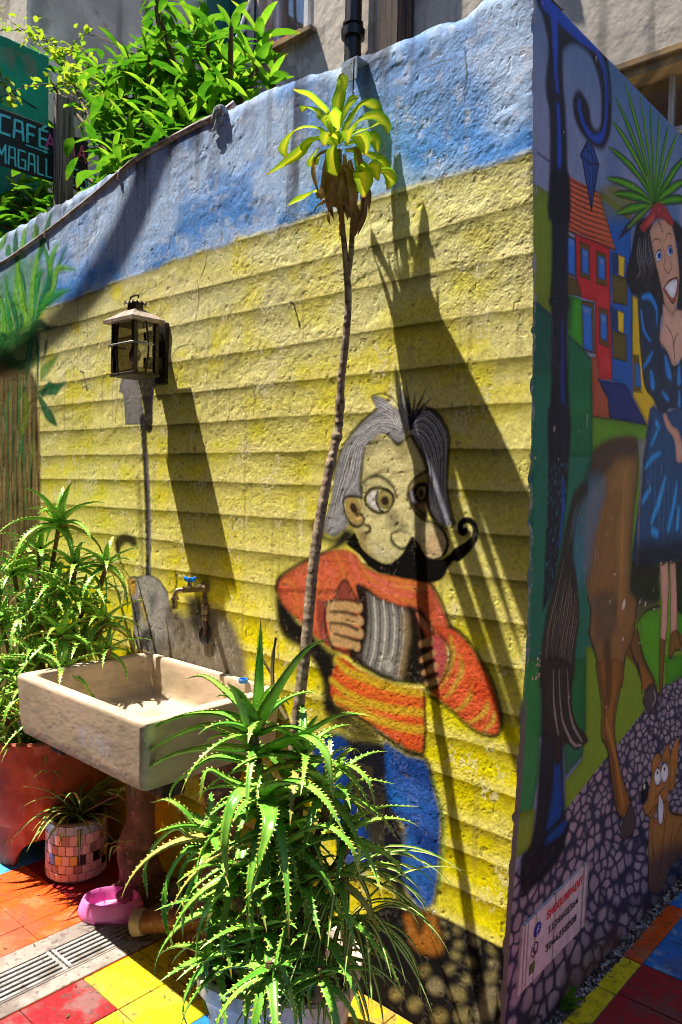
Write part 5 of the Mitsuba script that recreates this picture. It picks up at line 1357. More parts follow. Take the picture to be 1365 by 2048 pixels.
TX0, TY0 = -.935, -.555


def in_strip(x):
    return -1.42 < x < -1.15


def tile_kind(x, y):
    if x > .1:
        return 'maroon' if y < .74 else 'blue'
    if x > -.735:
        return 'blue' if y < -.30 else 'dark_yellow'
    if x > -1.14:
        if x > -.93:
            return 'yellow'
        return 'yellow' if y > -.56 else 'red'
    if x > -1.2:
        return 'red'
    if x < -1.88:
        return 'yellow' if (-.40 < y < -.28 and x > -2.1) else 'sky'
    return 'maroon' if (y > -.34) else 'orange'


rng = np.random.default_rng(12)
rows = []
for i in range(-9, 4):
    for j in range(-5, 3):
        x0, y0 = TX0 + .2 * i, TY0 + .2 * j
        if x0 + .2 <= 0.01 and y0 < 0:
            rows.append([x0, x0 + .2, y0, min(y0 + .2, -.004)])
for i in range(6):
    for j in range(0, 9):
        rows.append([.101 + .2 * i, .301 + .2 * i, -.26 + .2 * j, -.06 + .2 * j])
for j in range(-3, 8):
    y0 = .527 - .2085 + .2085 * (j - 0) if j < 2 else .74 + .435 * (j - 2)
    y1 = y0 + (.2085 if j < 2 else .435)
    rows.append([.036, .1, y0, y1, 'yellow' if j < 2 and j > -2 else 'orange' if j == 2 else 'blue'])
for r in rows:
    x0, x1, y0, y1 = r[:4]
    kind = r[4] if len(r) > 4 else tile_kind((x0 + x1) / 2, (y0 + y1) / 2)
    if len(r) == 4 and x0 < 0:                       # leave the drain and its cement strip free
        if x0 >= -1.42 and x1 <= -1.14:
            continue
        if x0 < -1.42 < x1:
            x1 = -1.42
        if x0 < -1.14 < x1:
            x0 = -1.138
    h = rng.uniform(-.0006, .0006) + (.0004 if kind == 'orange' else 0)
    g = .0007 if kind in ('orange', 'sky') else .0018
    part(ground, 'tile', box(x0 + g, x1 - g, y0 + g, y1 - g, -.012, h, .0014), f'tile_{kind}')

# drain channel with its grating
mat('grate_metal', grime_mix((150, 150, 150), (104, 98, 92), .5, 50.0), .5, spec=.6)
drain = thing('drain_channel', 'grey slotted drain grating set in a cement strip', 'drain')
part(drain, 'cement_edge', cat([box(-1.198, -1.140, -1.6, -.005, -.01, .002, .002), box(-1.418, -1.344, -1.6, -.005, -.01, .0015, .002)]), 'strip_cement')
part(drain, 'channel', cat([box(-1.3455, -1.1965, -1.6, -.005, -.10, -.08), box(-1.3435, -1.338, -1.6, -.005, -.0799, .003), box(-1.204, -1.1985, -1.6, -.005, -.0799, .003)]), 'strip_cement')
for y0, y1 in ((-1.55, -1.06), (-1.055, -.562), (-.557, -.30)):
    for k in range(6):
        x = -1.331 + k * .0222
        part(drain, 'slat', box(x, x + .0125, y0, y1, -.004, .004, .0012), 'grate_metal')
    for ya in (y0 + .001, y1 - .012):
        part(drain, 'end_bar', box(-1.336, -1.206, ya, ya + .011, -.004, .0035, .001), 'grate_metal')

# gravel and dirt in the joint along the side wall
pebbles = []
r = np.random.default_rng(5)
ico = trimesh.creation.icosphere(1)
for k in range(900):
    s = r.uniform(.002, .0075)
    v = ico.vertices * s * r.uniform(.6, 1.2, 3) + [r.uniform(.004, .044), r.uniform(-.1, 1.9), r.uniform(-.006, .002)]
    pebbles.append((v, ico.faces))


def pebble_colour(p, n, uv):
    return mix(C3((58, 52, 50)), C3((176, 174, 170)), smoothstep(.35, .8, cell_rand(p.x * 90, p.y * 90, 3)))


mat('pebbles', proc(pebble_colour), .8)
gk = 'gravel'
scene[gk] = mikit.ply(cat(pebbles), 'pebbles', smooth=True)
labels[gk] = {'label': 'gravel and grit in the joint along the mural wall', 'category': 'gravel', 'kind': 'stuff'}

# ------------------------------------------------------------------ things on and along the wall
def rusty(a, b, c, f=30.0):
    def fn(p, n, uv):
        w = fbm(p.x * f + p.y * f * .7, p.z * f, 3.0 + f, 4)
        return mix(mix(C3(a), C3(b), smoothstep(.35, .6, w)), C3(c), smoothstep(.6, .75, fbm(p.x * f * 3, p.z * f * 3, p.y * f * 3, 3)))
    return proc(fn)


mat('conduit_paint', rusty((168, 160, 158), (130, 116, 112), (120, 72, 56), 24), .55)
mat('rag', (126, 136, 146), .9)
conduit = thing('conduit_pipe', 'grey conduit pipe running down along the top left of the yellow wall', 'pipe')
cp = spline([(-1.191, 0.040, 2.898), (-1.230, 0.004, 2.858), (-1.345, 0.004, 2.859), (-1.564, 0.004, 2.852), (-1.771, 0.004, 2.837), (-2.036, 0.004, 2.778), (-2.475, 0.004, 2.699), (-2.999, 0.004, 2.630), (-3.785, 0.004, 2.566)], 80)
part(conduit, 'tube', tube(cp, .0135, 12), 'conduit_paint', smooth=40)
kn = [tube(spline([(-1.253, -0.004, 2.845), (-1.219, -0.018, 2.861), (-1.191, -0.014, 2.857), (-1.203, 0.010, 2.849), (-1.207, -0.014, 2.820)], 24) + np.array([0, 0, .004 * k]), .009, 8) for k in range(3)]
part(conduit, 'rag_knot', cat(kn + [tube(spline([(-1.218, -0.014, 2.831), (-1.231, -0.014, 2.807), (-1.254, -0.012, 2.803)], 10), [.008, .008, .008, .007, .007, .006, .006, .005, .004, .003], 7)]), 'rag', smooth=40)
for q in ((-1.870, -0.012, 2.799), (-2.495, -0.010, 2.683)):
    part(conduit, 'clip', box(q[0] - .008, q[0] + .008, -.0125, .004, q[2] - .018, q[2] + .018, .003), 'conduit_paint')

# wall lantern
mat('lantern_iron', rusty((44, 36, 30), (30, 24, 20), (86, 62, 44), 40), .5, metallic=.2)
mat('lantern_roof', rusty((146, 134, 122), (124, 110, 98), (104, 80, 64), 30), .55)
mat('wire_grey', (150, 150, 150), .4, metallic=.5)
scene['lantern_glass'] = {'type': 'thindielectric', 'int_ior': 1.5, 'specular_transmittance': {'type': 'rgb', 'value': [.36, .33, .25]}, 'specular_reflectance': {'type': 'rgb', 'value': [.9, .9, .9]}}
lan = thing('wall_lantern', 'square iron wall lantern with a pale hipped roof and wire guards', 'lantern')
LX0, LX1, LY0, LY1, LZ0, LZ1 = -1.64, -1.485, -.175, -.065, 1.948, 2.135
for x, sx in ((LX0, 1), (LX1, -1)):
    for y, sy in ((LY0, 1), (LY1, -1)):
        part(lan, 'corner_post', box(min(x, x + sx * .017), max(x, x + sx * .017), min(y, y + sy * .017), max(y, y + sy * .017), LZ0, LZ1, .002), 'lantern_iron')
part(lan, 'base', cat([box(LX0 - .003, LX1 + .003, LY0 - .003, LY1 + .003, LZ0 - .012, LZ0 - .0005, .002)]), 'lantern_iron')
e = .021
rv = np.array([[LX0 - e, LY0 - e, LZ1], [LX1 + e, LY0 - e, LZ1], [LX1 + e, LY1 + e * .6, LZ1], [LX0 - e, LY1 + e * .6, LZ1], [LX0 - e, LY0 - e, LZ1 + .012], [LX1 + e, LY0 - e, LZ1 + .012], [LX1 + e, LY1 + e * .6, LZ1 + .012], [LX0 - e, LY1 + e * .6, LZ1 + .012],
               [-1.590, -.142, LZ1 + .052], [-1.530, -.142, LZ1 + .052], [-1.530, -.10, LZ1 + .052], [-1.590, -.10, LZ1 + .052]])
part(lan, 'roof', (rv, np.array([[0, 1, 5, 4], [1, 2, 6, 5], [2, 3, 7, 6], [3, 0, 4, 7], [4, 5, 9, 8], [5, 6, 10, 9], [6, 7, 11, 10], [7, 4, 8, 11], [8, 9, 10, 11], [3, 2, 1, 0]])), 'lantern_roof')
part(lan, 'chimney', box(-1.587, -1.533, -.140, -.102, LZ1 + .0515, LZ1 + .078, .003), 'lantern_iron')
gx, gy = np.meshgrid(np.linspace(-1, 1, 17), np.linspace(-1, 1, 17), indexing='ij')
cap = np.stack([-1.56 + gx * .036, -.121 + gy * .03, LZ1 + .086 - .007 * np.maximum(np.abs(gx), np.abs(gy)) ** 2 + .004 * np.sin(gx * 9) * (np.abs(gy) > .9) + .004 * np.sin(gy * 9) * (np.abs(gx) > .9)], -1).reshape(-1, 3)
part(lan, 'cap', cat([(cap, grid_faces(17, 17)), (cap - [0, 0, .004], grid_faces(17, 17)[:, ::-1])]), 'lantern_roof', smooth=40)
part(lan, 'ring', tube(spline([(-1.585, -.125, LZ1 + .085), (-1.585, -.125, LZ1 + .103), (-1.538, -.125, LZ1 + .105), (-1.538, -.123, LZ1 + .094)], 20), .0032, 6), 'lantern_iron', smooth=40)
for (x0, x1, y0, y1) in ((LX0 + .018, LX1 - .018, LY0 + .008, LY0 + .008), (LX1 - .008, LX1 - .008, LY0 + .018, LY1 - .018), (LX0 + .008, LX0 + .008, LY0 + .018, LY1 - .018)):
    part(lan, 'pane', (np.array([[x0, y0, LZ0 + .001], [x1, y1, LZ0 + .001], [x1, y1, LZ1 - .001], [x0, y0, LZ1 - .001]]), np.array([[0, 1, 2, 3]])), 'lantern_glass')
zz = np.linspace(LZ0, LZ1, 16)
bow = .018 * np.sin((zz - LZ0) / (LZ1 - LZ0) * np.pi)
part(lan, 'wire', tube(np.stack([LX0 + .055 - bow * .6, zz * 0 + LY0 - .002, zz], 1), .0042, 6), 'lantern_iron', smooth=40)
part(lan, 'wire', tube(np.stack([zz * 0 + LX1 + .002, LY0 + .05 + bow * .7, zz], 1), .0042, 6), 'lantern_iron', smooth=40)
zm = LZ0 + .105
part(lan, 'crossbar', tube([(LX0 - .006, LY1 - .04, zm), (LX0 - .006, LY0 - .007, zm), (LX1 + .007, LY0 - .007, zm), (LX1 + .007, LY1 - .03, zm)], .0045, 8), 'wire_grey', smooth=40)
part(lan, 'back_plate', cat([box(LX0 + .03, LX1 - .03, -.014, .006, LZ0 - .03, LZ1 + .02, .003), box(LX0 + .05, LX1 - .05, LY1 + .001, -.012, LZ0 + .03, LZ0 + .07), box(LX0 + .05, LX1 - .05, LY1 + .001, -.012, LZ1 - .05, LZ1 - .02)]), 'lantern_iron')
part(lan, 'bulb', cat([(trimesh.creation.icosphere(2).vertices * [.022, .022, .03] + [-1.562, -.12, LZ0 + .07], trimesh.creation.icosphere(2).faces), revolve([(.013, 0), (.013, .045)], 16, (-1.562, -.12, LZ0))]), 'wire_grey', smooth=40)

# outdoor tap
mat('worn_brass', rusty((166, 150, 124), (128, 112, 92), (92, 74, 58), 60), .35, metallic=.7)
mat('rust_pipe', rusty((100, 74, 62), (78, 58, 50), (62, 44, 38), 50), .7)
mat('blue_plastic', (24, 120, 205), .35)
tap = thing('wall_tap', 'old brass garden tap with a blue wing handle above the sink', 'tap')
t0, t1, t2 = np.array((-1.280, -0.004, 1.159)), np.array((-1.246, -0.055, 1.156)), np.array((-1.235, -0.125, 1.160))
part(tap, 'body', cat([tube([t0 + [0, .01, 0], t0, t1, t2], [.017, .014, .011, .0105], 14), tube(spline([t2, t2 + [-.012, -.016, -.004], t2 + [-.016, -.022, -.024], t2 + [-.016, -.022, -.048]], 16), .0095, 12), tube([t2 + [-.016, -.022, -.026], t2 + [-.016, -.022, -.034]], .0145, 12), tube([t2 + [-.016, -.022, -.048], t2 + [-.016, -.022, -.066]], .0105, 12)]), 'worn_brass', smooth=40)
hb = (t1 + t2) / 2
hd = part(tap, 'handle', cat([tube([hb, hb + [0, 0, .034]], .0085, 10)]), 'worn_brass', smooth=40)
wing = [tube(spline([hb + [0, 0, .032], hb + [s * .012, s * .005, .034], hb + [s * .020, s * .008, .046]], 10), [.006, .006, .006, .0065, .007, .0075, .0075, .007, .006, .004], 10) for s in (-1, 1)]
part(hd, 'wing', cat(wing + [tube([hb + [0, 0, .028], hb + [0, 0, .042]], .011, 12)]), 'blue_plastic', smooth=40)
rp = np.array((-1.255, -0.012, 1.155))
rb = np.array((-1.253, -0.008, 0.985))
part(tap, 'riser', tube([rp, rp * .5 + rb * .5, rb], .0075, 12), 'rust_pipe', smooth=40)
for cpl in (tube([rp * .62 + rb * .38, rp * .42 + rb * .58], .0135, 12), tube([rp * .40 + rb * .60, rp * .30 + rb * .70], .012, 12), tube([rp + [-.015, 0, 0], rp + [.015, 0, 0]], .015, 12)):
    part(tap, 'coupling', cpl, 'worn_brass', smooth=40)
mat('hole_dark', (26, 22, 20), .95)
part(tap, 'pipe_hole', revolve([(.0, .0), (.026, .0), (.034, .004)], 20, (0, 0, 0)), 'hole_dark', to_world=T().translate([rb[0] - .004, -.0045, rb[2] - .008]).rotate([1, 0, 0], 90))

# concrete laundry sink
def conc_colour(p, n, uv):
    w = fbm(p.x * 10, p.y * 10, p.z * 14, 4)
    c = mix(C3((184, 168, 142)), C3((162, 147, 124)), smoothstep(.4, .65, w))
    c = mix(c, C3((204, 178, 158)), smoothstep(.5, .75, fbm(p.x * 4, p.z * 9, 4.0, 3)) * .5)
    c = mix(c, C3((104, 92, 78)), smoothstep(.6, .8, fbm(p.x * 22, p.y * 22, p.z * 50, 3)) * .22)
    lam = smoothstep(.12, .05, dr.abs(p.x + 1.11)) * smoothstep(.69, .74, p.z) * smoothstep(.80, .75, p.z) * smoothstep(-.5, -.54, p.y)
    c = mix(c, C3((176, 190, 220)), lam * smoothstep(.35, .6, fbm(p.x * 40, p.z * 12, 8.0, 3)) * .4)
    c = mix(c, C3((60, 54, 48)), smoothstep(.84, .87, fbm(p.x * 90, p.y * 90, p.z * 90, 2)) * .6)
    return c * (.92 + .16 * fbm(p.x * 30, p.y * 30, p.z * 160, 2))


mat('sink_concrete', proc(conc_colour), .6, bump=proc(lambda p, n, uv: fbm(p.x * 60, p.y * 60, p.z * 60, 3) * .0012), spec=.35)


def rrect(x0, x1, y0, y1, r, z, k=7):
    a = np.linspace(0, np.pi / 2, k)
    c, s = np.cos(a) * r, np.sin(a) * r
    p = [np.stack([x1 - r + c, y1 - r + s], 1), np.stack([x0 + r - s, y1 - r + c], 1), np.stack([x0 + r - c, y0 + r - s], 1), np.stack([x1 - r + s, y0 + r - c], 1)]
    p = np.vstack(p)
    return np.hstack([p, np.full((len(p), 1), z)])


def loft(rings, cap0=True, cap1=True):
    n = len(rings[0]); v = np.vstack(rings); f = []
    for i in range(len(rings) - 1):
        for j in range(n):
            k = (j + 1) % n
            f += [(i * n + j, i * n + k, (i + 1) * n + k), (i * n + j, (i + 1) * n + k, (i + 1) * n + j)]
    for on, i, rev in ((cap0, 0, True), (cap1, len(rings) - 1, False)):
        if on:
            c = len(v); v = np.vstack([v, rings[i].mean(0)])
            for j in range(n):
                k = (j + 1) % n
                f.append((c, i * n + k, i * n + j) if rev else (c, i * n + j, i * n + k))
    return v, np.array(f)


sink = thing('laundry_sink', 'pale concrete laundry sink fixed to the yellow wall on a rough pedestal', 'sink')
x0, x1, y0, y1 = -1.625, -.842, -.545, -.006
def rr(i, z, r):
    return rrect(x0 + i, x1 - i, y0 + i, y1 - i * .6, r, z)
part(sink, 'basin', loft([rr(.024, .655, .02), rr(.016, .658, .022), rr(.008, .70, .022), rr(.0, .846, .022), rr(.002, .856, .022), rr(.007, .8605, .02), rr(.040, .861, .02), rr(.047, .857, .02), rr(.052, .842, .03), rr(.060, .745, .035), rr(.068, .725, .04), rr(.085, .716, .05), rr(.12, .713, .05)]), 'sink_concrete', smooth=50)
scene[f'{sink}__basin']['face_normals'] = False
part(sink, 'drain_hole', revolve([(.0, .0), (.02, .0), (.024, .004), (.03, .004)], 24, (-1.22, -.28, .7135)), 'hole_dark')
mat('pedestal', rusty((124, 84, 76), (92, 66, 58), (150, 108, 100), 16), .85, bump=proc(lambda p, n, uv: fbm(p.x * 24, p.y * 24, p.z * 24, 4) * .008))
rings = []
for z in np.linspace(-.005, .655, 28):
    a = np.linspace(0, 2 * np.pi, 30, endpoint=False)
    w = .058 + .014 * math.sin(z * 9 + 1) + (.02 if z < .06 else 0) + .05 * max(z - .5, 0)
    q = np.stack([-1.42 + np.cos(a) * w, -.17 + np.sin(a) * w * 1.15, a * 0 + z], 1)
    q[:, :2] += ((nfbm(np.stack([q[:, 0] * 12, q[:, 1] * 12, q[:, 2] * 5], 1), 3, 3) - .5) * .07)[:, None] * np.stack([np.cos(a), np.sin(a)], 1)
    rings.append(q)
part(sink, 'pedestal', loft(rings), 'pedestal', smooth=60, label='rough pinkish brown concrete pedestal')
part(sink, 'bearer', cat([box(-1.63, -.9, -.43, -.35, .59, .6545, .006)]), 'dark_timber', label='dark timber bearer')
part(sink, 'bearer', cat([box(-1.62, -1.53, -.42, -.02, .56, .589, .006)]), 'dark_timber')
part(sink, 'second_pedestal', loft([r_ + [.46, 0, 0] for r_ in rings]), 'pedestal', smooth=60)

cup = thing('plastic_cap', 'small blue plastic cap lying on the back rim of the sink', 'cap')
cc = np.array((-0.990, -0.049, 0.874))
part(cup, 'shell', revolve([(0, 0), (.016, 0), (.017, .012), (.015, .014), (.013, .013), (.012, .004), (0, .004)], 20, (cc[0], min(cc[1], -.03), .8615)), 'blue_plastic', smooth=40)

# waste pipe
mat('waste_plastic', rusty((150, 96, 66), (128, 80, 56), (170, 130, 104), 18), .5)
wp = thing('waste_pipe', 'brown plastic waste pipe with a pale collar ending at the drain', 'pipe')
w0, w1, w2 = np.array([-1.205, -.325, .052]), np.array([-1.06, -.235, .085]), np.array([-.93, -.15, .12])
part(wp, 'tube', cat([tube([w0, w1, w2], .036, 20, caps=False), tube([w0, w1, w2], .031, 20, caps=False)]), 'waste_plastic', smooth=40)
d_ = (w1 - w0) / np.linalg.norm(w1 - w0)
part(wp, 'collar', cat([tube([w0 - d_ * .002, w0 + d_ * .034], .0425, 20, caps=False), tube([w0 - d_ * .002, w0 + d_ * .001], [.0425, .031], 20, caps=False), tube([w0 + d_ * .034, w0 + d_ * .036], [.0425, .036], 20, caps=False)]), 'sink_concrete', smooth=30)

# pink pet bowl
mat('pink_plastic', (238, 128, 204), .32, spec=.5)
bowl = thing('pet_bowl', 'oval pink plastic pet bowl beside the drain', 'bowl')
pv, pf = revolve([(0, .004), (.66, .004), (.98, 0), (1.03, .012), (1.02, .03), (.93, .054), (.88, .064), (.84, .0665), (.80, .064), (.74, .05), (.66, .024), (.5, .018), (0, .017)], 64)
solid = trimesh.Trimesh(pv * [.112, .078, 1], pf, process=True)
try:
    import manifold3d
    base = manifold3d.Manifold(manifold3d.Mesh(np.asarray(solid.vertices, np.float32), np.asarray(solid.faces, np.uint32)))
    for yy_ in (-1, 1):
        ov = rrect(-.036, .036, -.03, .03, .012, 0)
        cv, cf = loft([np.stack([ov[:, 0], ov[:, 2] + y_, ov[:, 1] - .012], 1) for y_ in ((yy_ * .066, yy_ * .12) if yy_ < 0 else (yy_ * .12, yy_ * .066))])
        cm = trimesh.Trimesh(cv, cf); cm.fix_normals()
        base = base - manifold3d.Manifold(manifold3d.Mesh(np.asarray(cm.vertices, np.float32), np.asarray(cm.faces, np.uint32)))
    mm = base.to_mesh()
    bm = (np.asarray(mm.vert_properties)[:, :3], np.asarray(mm.tri_verts)) if len(mm.tri_verts) > 100 else (solid.vertices, solid.faces)
except Exception:
    bm = (solid.vertices, solid.faces)
part(bowl, 'shell', (np.asarray(bm[0], float), np.asarray(bm[1])), 'pink_plastic', smooth=35, to_world=T().translate([-1.385, -.305, .001]).rotate([0, 0, 1], 42))

# contact board on the side wall
mat('board_white', grime_mix((200, 190, 194), (170, 160, 164), .3, 60.0), .6)
mat('print_red', (196, 40, 44), .6)
mat('print_black', (20, 20, 22), .6)
mat('print_blue', (30, 40, 150), .6)
mat('print_green', (84, 96, 52), .6)
board = thing('contact_board', 'white board with phone numbers low on the mural wall near the corner', 'sign')
Q = {'tl': (0.006, 0.086, 0.365), 'tr': (0.022, 0.493, 0.402), 'br': (0.012, 0.490, 0.198), 'bl': (0.002, 0.074, 0.175)}
q = np.array([Q['bl'], Q['br'], Q['tr'], Q['tl']])
q[:, 0] = np.interp(q[:, 2], ZB, XB) + .0035
th = np.array([.004, 0, 0])
part(board, 'panel', (np.vstack([q - th, q + th]), np.array([[4, 5, 6, 7], [0, 1, 5, 4], [1, 2, 6, 5], [2, 3, 7, 6], [3, 0, 4, 7]])), 'board_white')


def on_board(u, v):          # u, v in 0..1 on the board
    return (q[0] * (1 - u) * (1 - v) + q[1] * u * (1 - v) + q[2] * u * v + q[3] * (1 - u) * v) + th


def board_text(text, u0, v0, u1, hgt, key, bold=False):
    m = text_mesh(text, 1.0, .02, bold)
    v = np.asarray(m.vertices, float)
    w = v[:, 0].max()
    uu, vv = u0 + v[:, 0] / w * (u1 - u0), v0 + v[:, 1] * hgt
    P = np.array([on_board(a, b) for a, b in zip(uu, vv)])
    P[:, 0] += .0006 + (v[:, 2] > .01) * .0008
    part(board, 'lettering', (P, np.asarray(m.faces)), key)


board_text('SHOGUNPAINT', .33, .745, .90, .125, 'print_red', True)
board_text('1128602364', .37, .50, .84, .10, 'print_black', True)
board_text('3044258008', .35, .245, .83, .10, 'print_black', True)


def board_disc(u, v, ru, rv, key, name, inner=None):
    a = np.linspace(0, 2 * np.pi, 28, endpoint=False)
    o = np.array([on_board(u + ru * np.cos(t), v + rv * np.sin(t)) for t in a]) + [.0012, 0, 0]
    if inner:
        i = np.array([on_board(u + ru * inner * np.cos(t), v + rv * inner * np.sin(t)) for t in a]) + [.0012, 0, 0]
        n_ = len(a); f = [(j, (j + 1) % n_, n_ + (j + 1) % n_, n_ + j) for j in range(n_)]
        part(board, name, (np.vstack([o, i]), np.array(f)), key)
    else:
        f = [(len(a), j, (j + 1) % len(a)) for j in range(len(a))]
        part(board, name, (np.vstack([o, o.mean(0)]), np.array(f)), key)


board_disc(.205, .745, .052, .105, 'print_blue', 'round_badge')
board_disc(.185, .475, .052, .105, 'print_black', 'ring_badge', .82)


def board_line(pts, w, key, name, lift_=.0022):
    p = np.array([on_board(*a) for a in spline(pts, 12)]) + [lift_, 0, 0]
    part(board, name, tube(p, w, 5), key)


board_line([(.225, .79), (.205, .79), (.20, .745), (.20, .66)], .0016, 'board_white', 'badge_letter')
board_line([(.185, .75), (.205, .75), (.222, .75)], .0014, 'board_white', 'badge_letter')
board_line([(.168, .52), (.165, .47), (.19, .43), (.212, .43)], .0022, 'print_black', 'receiver', .0012)
gq = np.array([on_board(*a) for a in ((.13, .15), (.205, .15), (.205, .30), (.13, .30))]) + [.0012, 0, 0]
part(board, 'square_badge', (gq, np.array([[0, 1, 2, 3]])), 'print_green')
board_disc(.168, .225, .026, .052, 'board_white', 'badge_ring', .75)

# metal plate and nails on the wall
mat('plate_paint', rusty((150, 176, 206), (120, 140, 160), (110, 84, 70), 40), .5)
plate = thing('metal_bracket', 'small bent metal plate painted blue at the top of the wall', 'bracket')
b0 = (-0.557, -0.010, 2.747)
part(plate, 'plate', cat([box(b0[0] - .034, b0[0] + .028, -.052, -.049, b0[2] - .012, b0[2] + .052, .001), box(b0[0] - .034, b0[0] + .028, -.05, .02, b0[2] + .049, b0[2] + .052)]), 'plate_paint')
part(plate, 'rod', tube([np.array(b0) + [.024, -.05, .04], np.array(b0) + [.022, -.05, -.06]], .002, 6), 'lantern_iron')
for p_, lab in (((-0.829, -0.006, 2.130), 'rusty nail in a yellow board above the accordion player'), ((-2.151, -0.006, 2.014), 'bent nail in the wall left of the lantern')):
    nl = thing('nail', lab, 'nail')
    p_ = np.array(p_)
    part(nl, 'shank', tube([p_ + [0, .01, 0], p_ + [.002, -.009, .003]], .003, 6), 'rust_pipe')
    part(nl, 'head', tube([p_ + [.002, -.009, .003], p_ + [.002, -.011, .0035]], .005, 8), 'rust_pipe')

# ------------------------------------------------------------------ pots
def clay(a, b, c):
    def fn(p, n, uv):
        w = fbm(p.x * 9, p.y * 9, p.z * 9, 4)
        k = mix(C3(a), C3(b), smoothstep(.38, .65, w))
        k = mix(k, C3(c), smoothstep(.55, .75, fbm(p.x * 30, p.y * 30, p.z * 8, 3)) * .5)
        return k * (.92 + .16 * fbm(p.x * 90, p.y * 90, p.z * 90, 2))
    return proc(fn)


mat('terracotta', clay((182, 98, 72), (156, 80, 62), (196, 136, 122)), .7, bump=proc(lambda p, n, uv: fbm(p.x * 50, p.y * 50, p.z * 50, 3) * .001), spec=.3)
mat('soil', clay((58, 44, 34), (40, 30, 24), (80, 62, 48)), .95, bump=proc(lambda p, n, uv: fbm(p.x * 80, p.y * 80, p.z * 80, 3) * .006))
mat('white_pot', clay((226, 212, 200), (208, 190, 178), (160, 138, 122)), .5, spec=.45)
tp = thing('terracotta_planter', 'large terracotta planter on arched feet at the left edge', 'planter')
TPC = (-2.08, -.20)
a = np.linspace(0, 2 * np.pi, 96, endpoint=False)
prof = [(.150, .10), (.19, .105), (.235, .14), (.258, .20), (.266, .30), (.272, .46), (.286, .465), (.29, .505), (.282, .515), (.262, .51), (.255, .46), (.2, .44)]
part(tp, 'body', revolve(prof, 72, (*TPC, 0)), 'terracotta', smooth=40)
fa = np.linspace(0, 2 * np.pi, 145)
dd = np.abs((fa - math.radians(-28) + np.pi / 3) % (2 * np.pi / 3) - np.pi / 3)
zb = .105 * np.sqrt(np.maximum(0, 1 - (dd / .50) ** 2))
ring_v = []
for t, z0_ in zip(fa, zb):
    for r_, z_ in ((.225, z0_), (.243, .16), (.215, .16), (.200, z0_)):
        ring_v.append([TPC[0] + r_ * math.cos(t), TPC[1] + r_ * math.sin(t), z_])
ff = []
for j in range(144):
    for k in range(4):
        ff.append((j * 4 + k, (j + 1) * 4 + k, (j + 1) * 4 + (k + 1) % 4, j * 4 + (k + 1) % 4))
part(tp, 'arched_foot', (np.array(ring_v), np.array(ff)), 'terracotta', smooth=40)
part(tp, 'soil', revolve([(0, .47), (.15, .468), (.258, .462)], 40, (*TPC, 0)), 'soil')

wpot = thing('white_planter', 'large off-white plastic planter at the bottom edge full of aloe', 'planter')
WPC = np.array([-.47, -.345])


def spot(k, rx, ry, z, ex=3.2, rot=.5):
    a = np.linspace(0, 2 * np.pi, k, endpoint=False)
    c, s = np.cos(a), np.sin(a)
    r_ = (np.abs(c) ** ex + np.abs(s) ** ex) ** (-1 / ex)
    x, y = c * r_ * rx, s * r_ * ry
    return np.stack([WPC[0] + x * math.cos(rot) - y * math.sin(rot), WPC[1] + x * math.sin(rot) + y * math.cos(rot), a * 0 + z], 1)


part(wpot, 'shell', loft([spot(72, .15, .13, 0), spot(72, .16, .14, .003), spot(72, .195, .17, .20), spot(72, .205, .18, .215), spot(72, .212, .186, .225), spot(72, .214, .188, .262), spot(72, .208, .182, .268), spot(72, .196, .17, .266), spot(72, .19, .165, .25), spot(72, .185, .16, .20)], True, False), 'white_pot', smooth=40)
part(wpot, 'soil', loft([spot(72, .19, .165, .226), spot(72, .1, .08, .235)], False, True), 'soil')

mp = thing('mosaic_pot', 'small mosaic covered pot with a spider plant in the shade under the sink', 'pot')
MPC = (-1.755, -.235)
part(mp, 'body', revolve([(0, .002), (.108, .002), (.112, .01), (.113, .232), (.108, .236), (.101, .232), (.1, .2), (0, .2)], 48, (*MPC, 0)), 'mortar', smooth=40)
part(mp, 'soil', revolve([(0, .215), (.1005, .212)], 30, (*MPC, 0)), 'soil')
MC = {'blue': (60, 110, 200), 'pale': (150, 176, 206), 'tan': (206, 184, 186), 'brown': (156, 126, 128), 'pink': (226, 204, 210), 'rose': (214, 160, 172), 'mauve': (176, 160, 196), 'yellow': (214, 196, 110), 'black': (30, 26, 28)}
for k, c in MC.items():
    mat(f'glaze_{k}', c, .35, spec=.5)
MAP = [['pale'] * 12, ['tan', 'blue', 'tan', 'brown', 'tan', 'mauve', 'tan', 'tan', 'brown', 'tan', 'blue', 'mauve'], ['blue', 'rose', 'brown', 'tan', 'pink', 'mauve', 'pink', 'brown', 'tan', 'rose', 'blue', 'pink'],
       ['rose', 'blue', 'yellow', 'black', 'yellow', 'black', 'pink', 'black', 'brown', 'yellow', 'rose', 'mauve'], ['pink', 'mauve', 'black', 'pink', 'pink', 'brown', 'pink', 'pink', 'tan', 'black', 'pink', 'pink'], ['pink'] * 12]
zs_ = [.226, .190, .150, .112, .074, .042, .012]
r = np.random.default_rng(8)
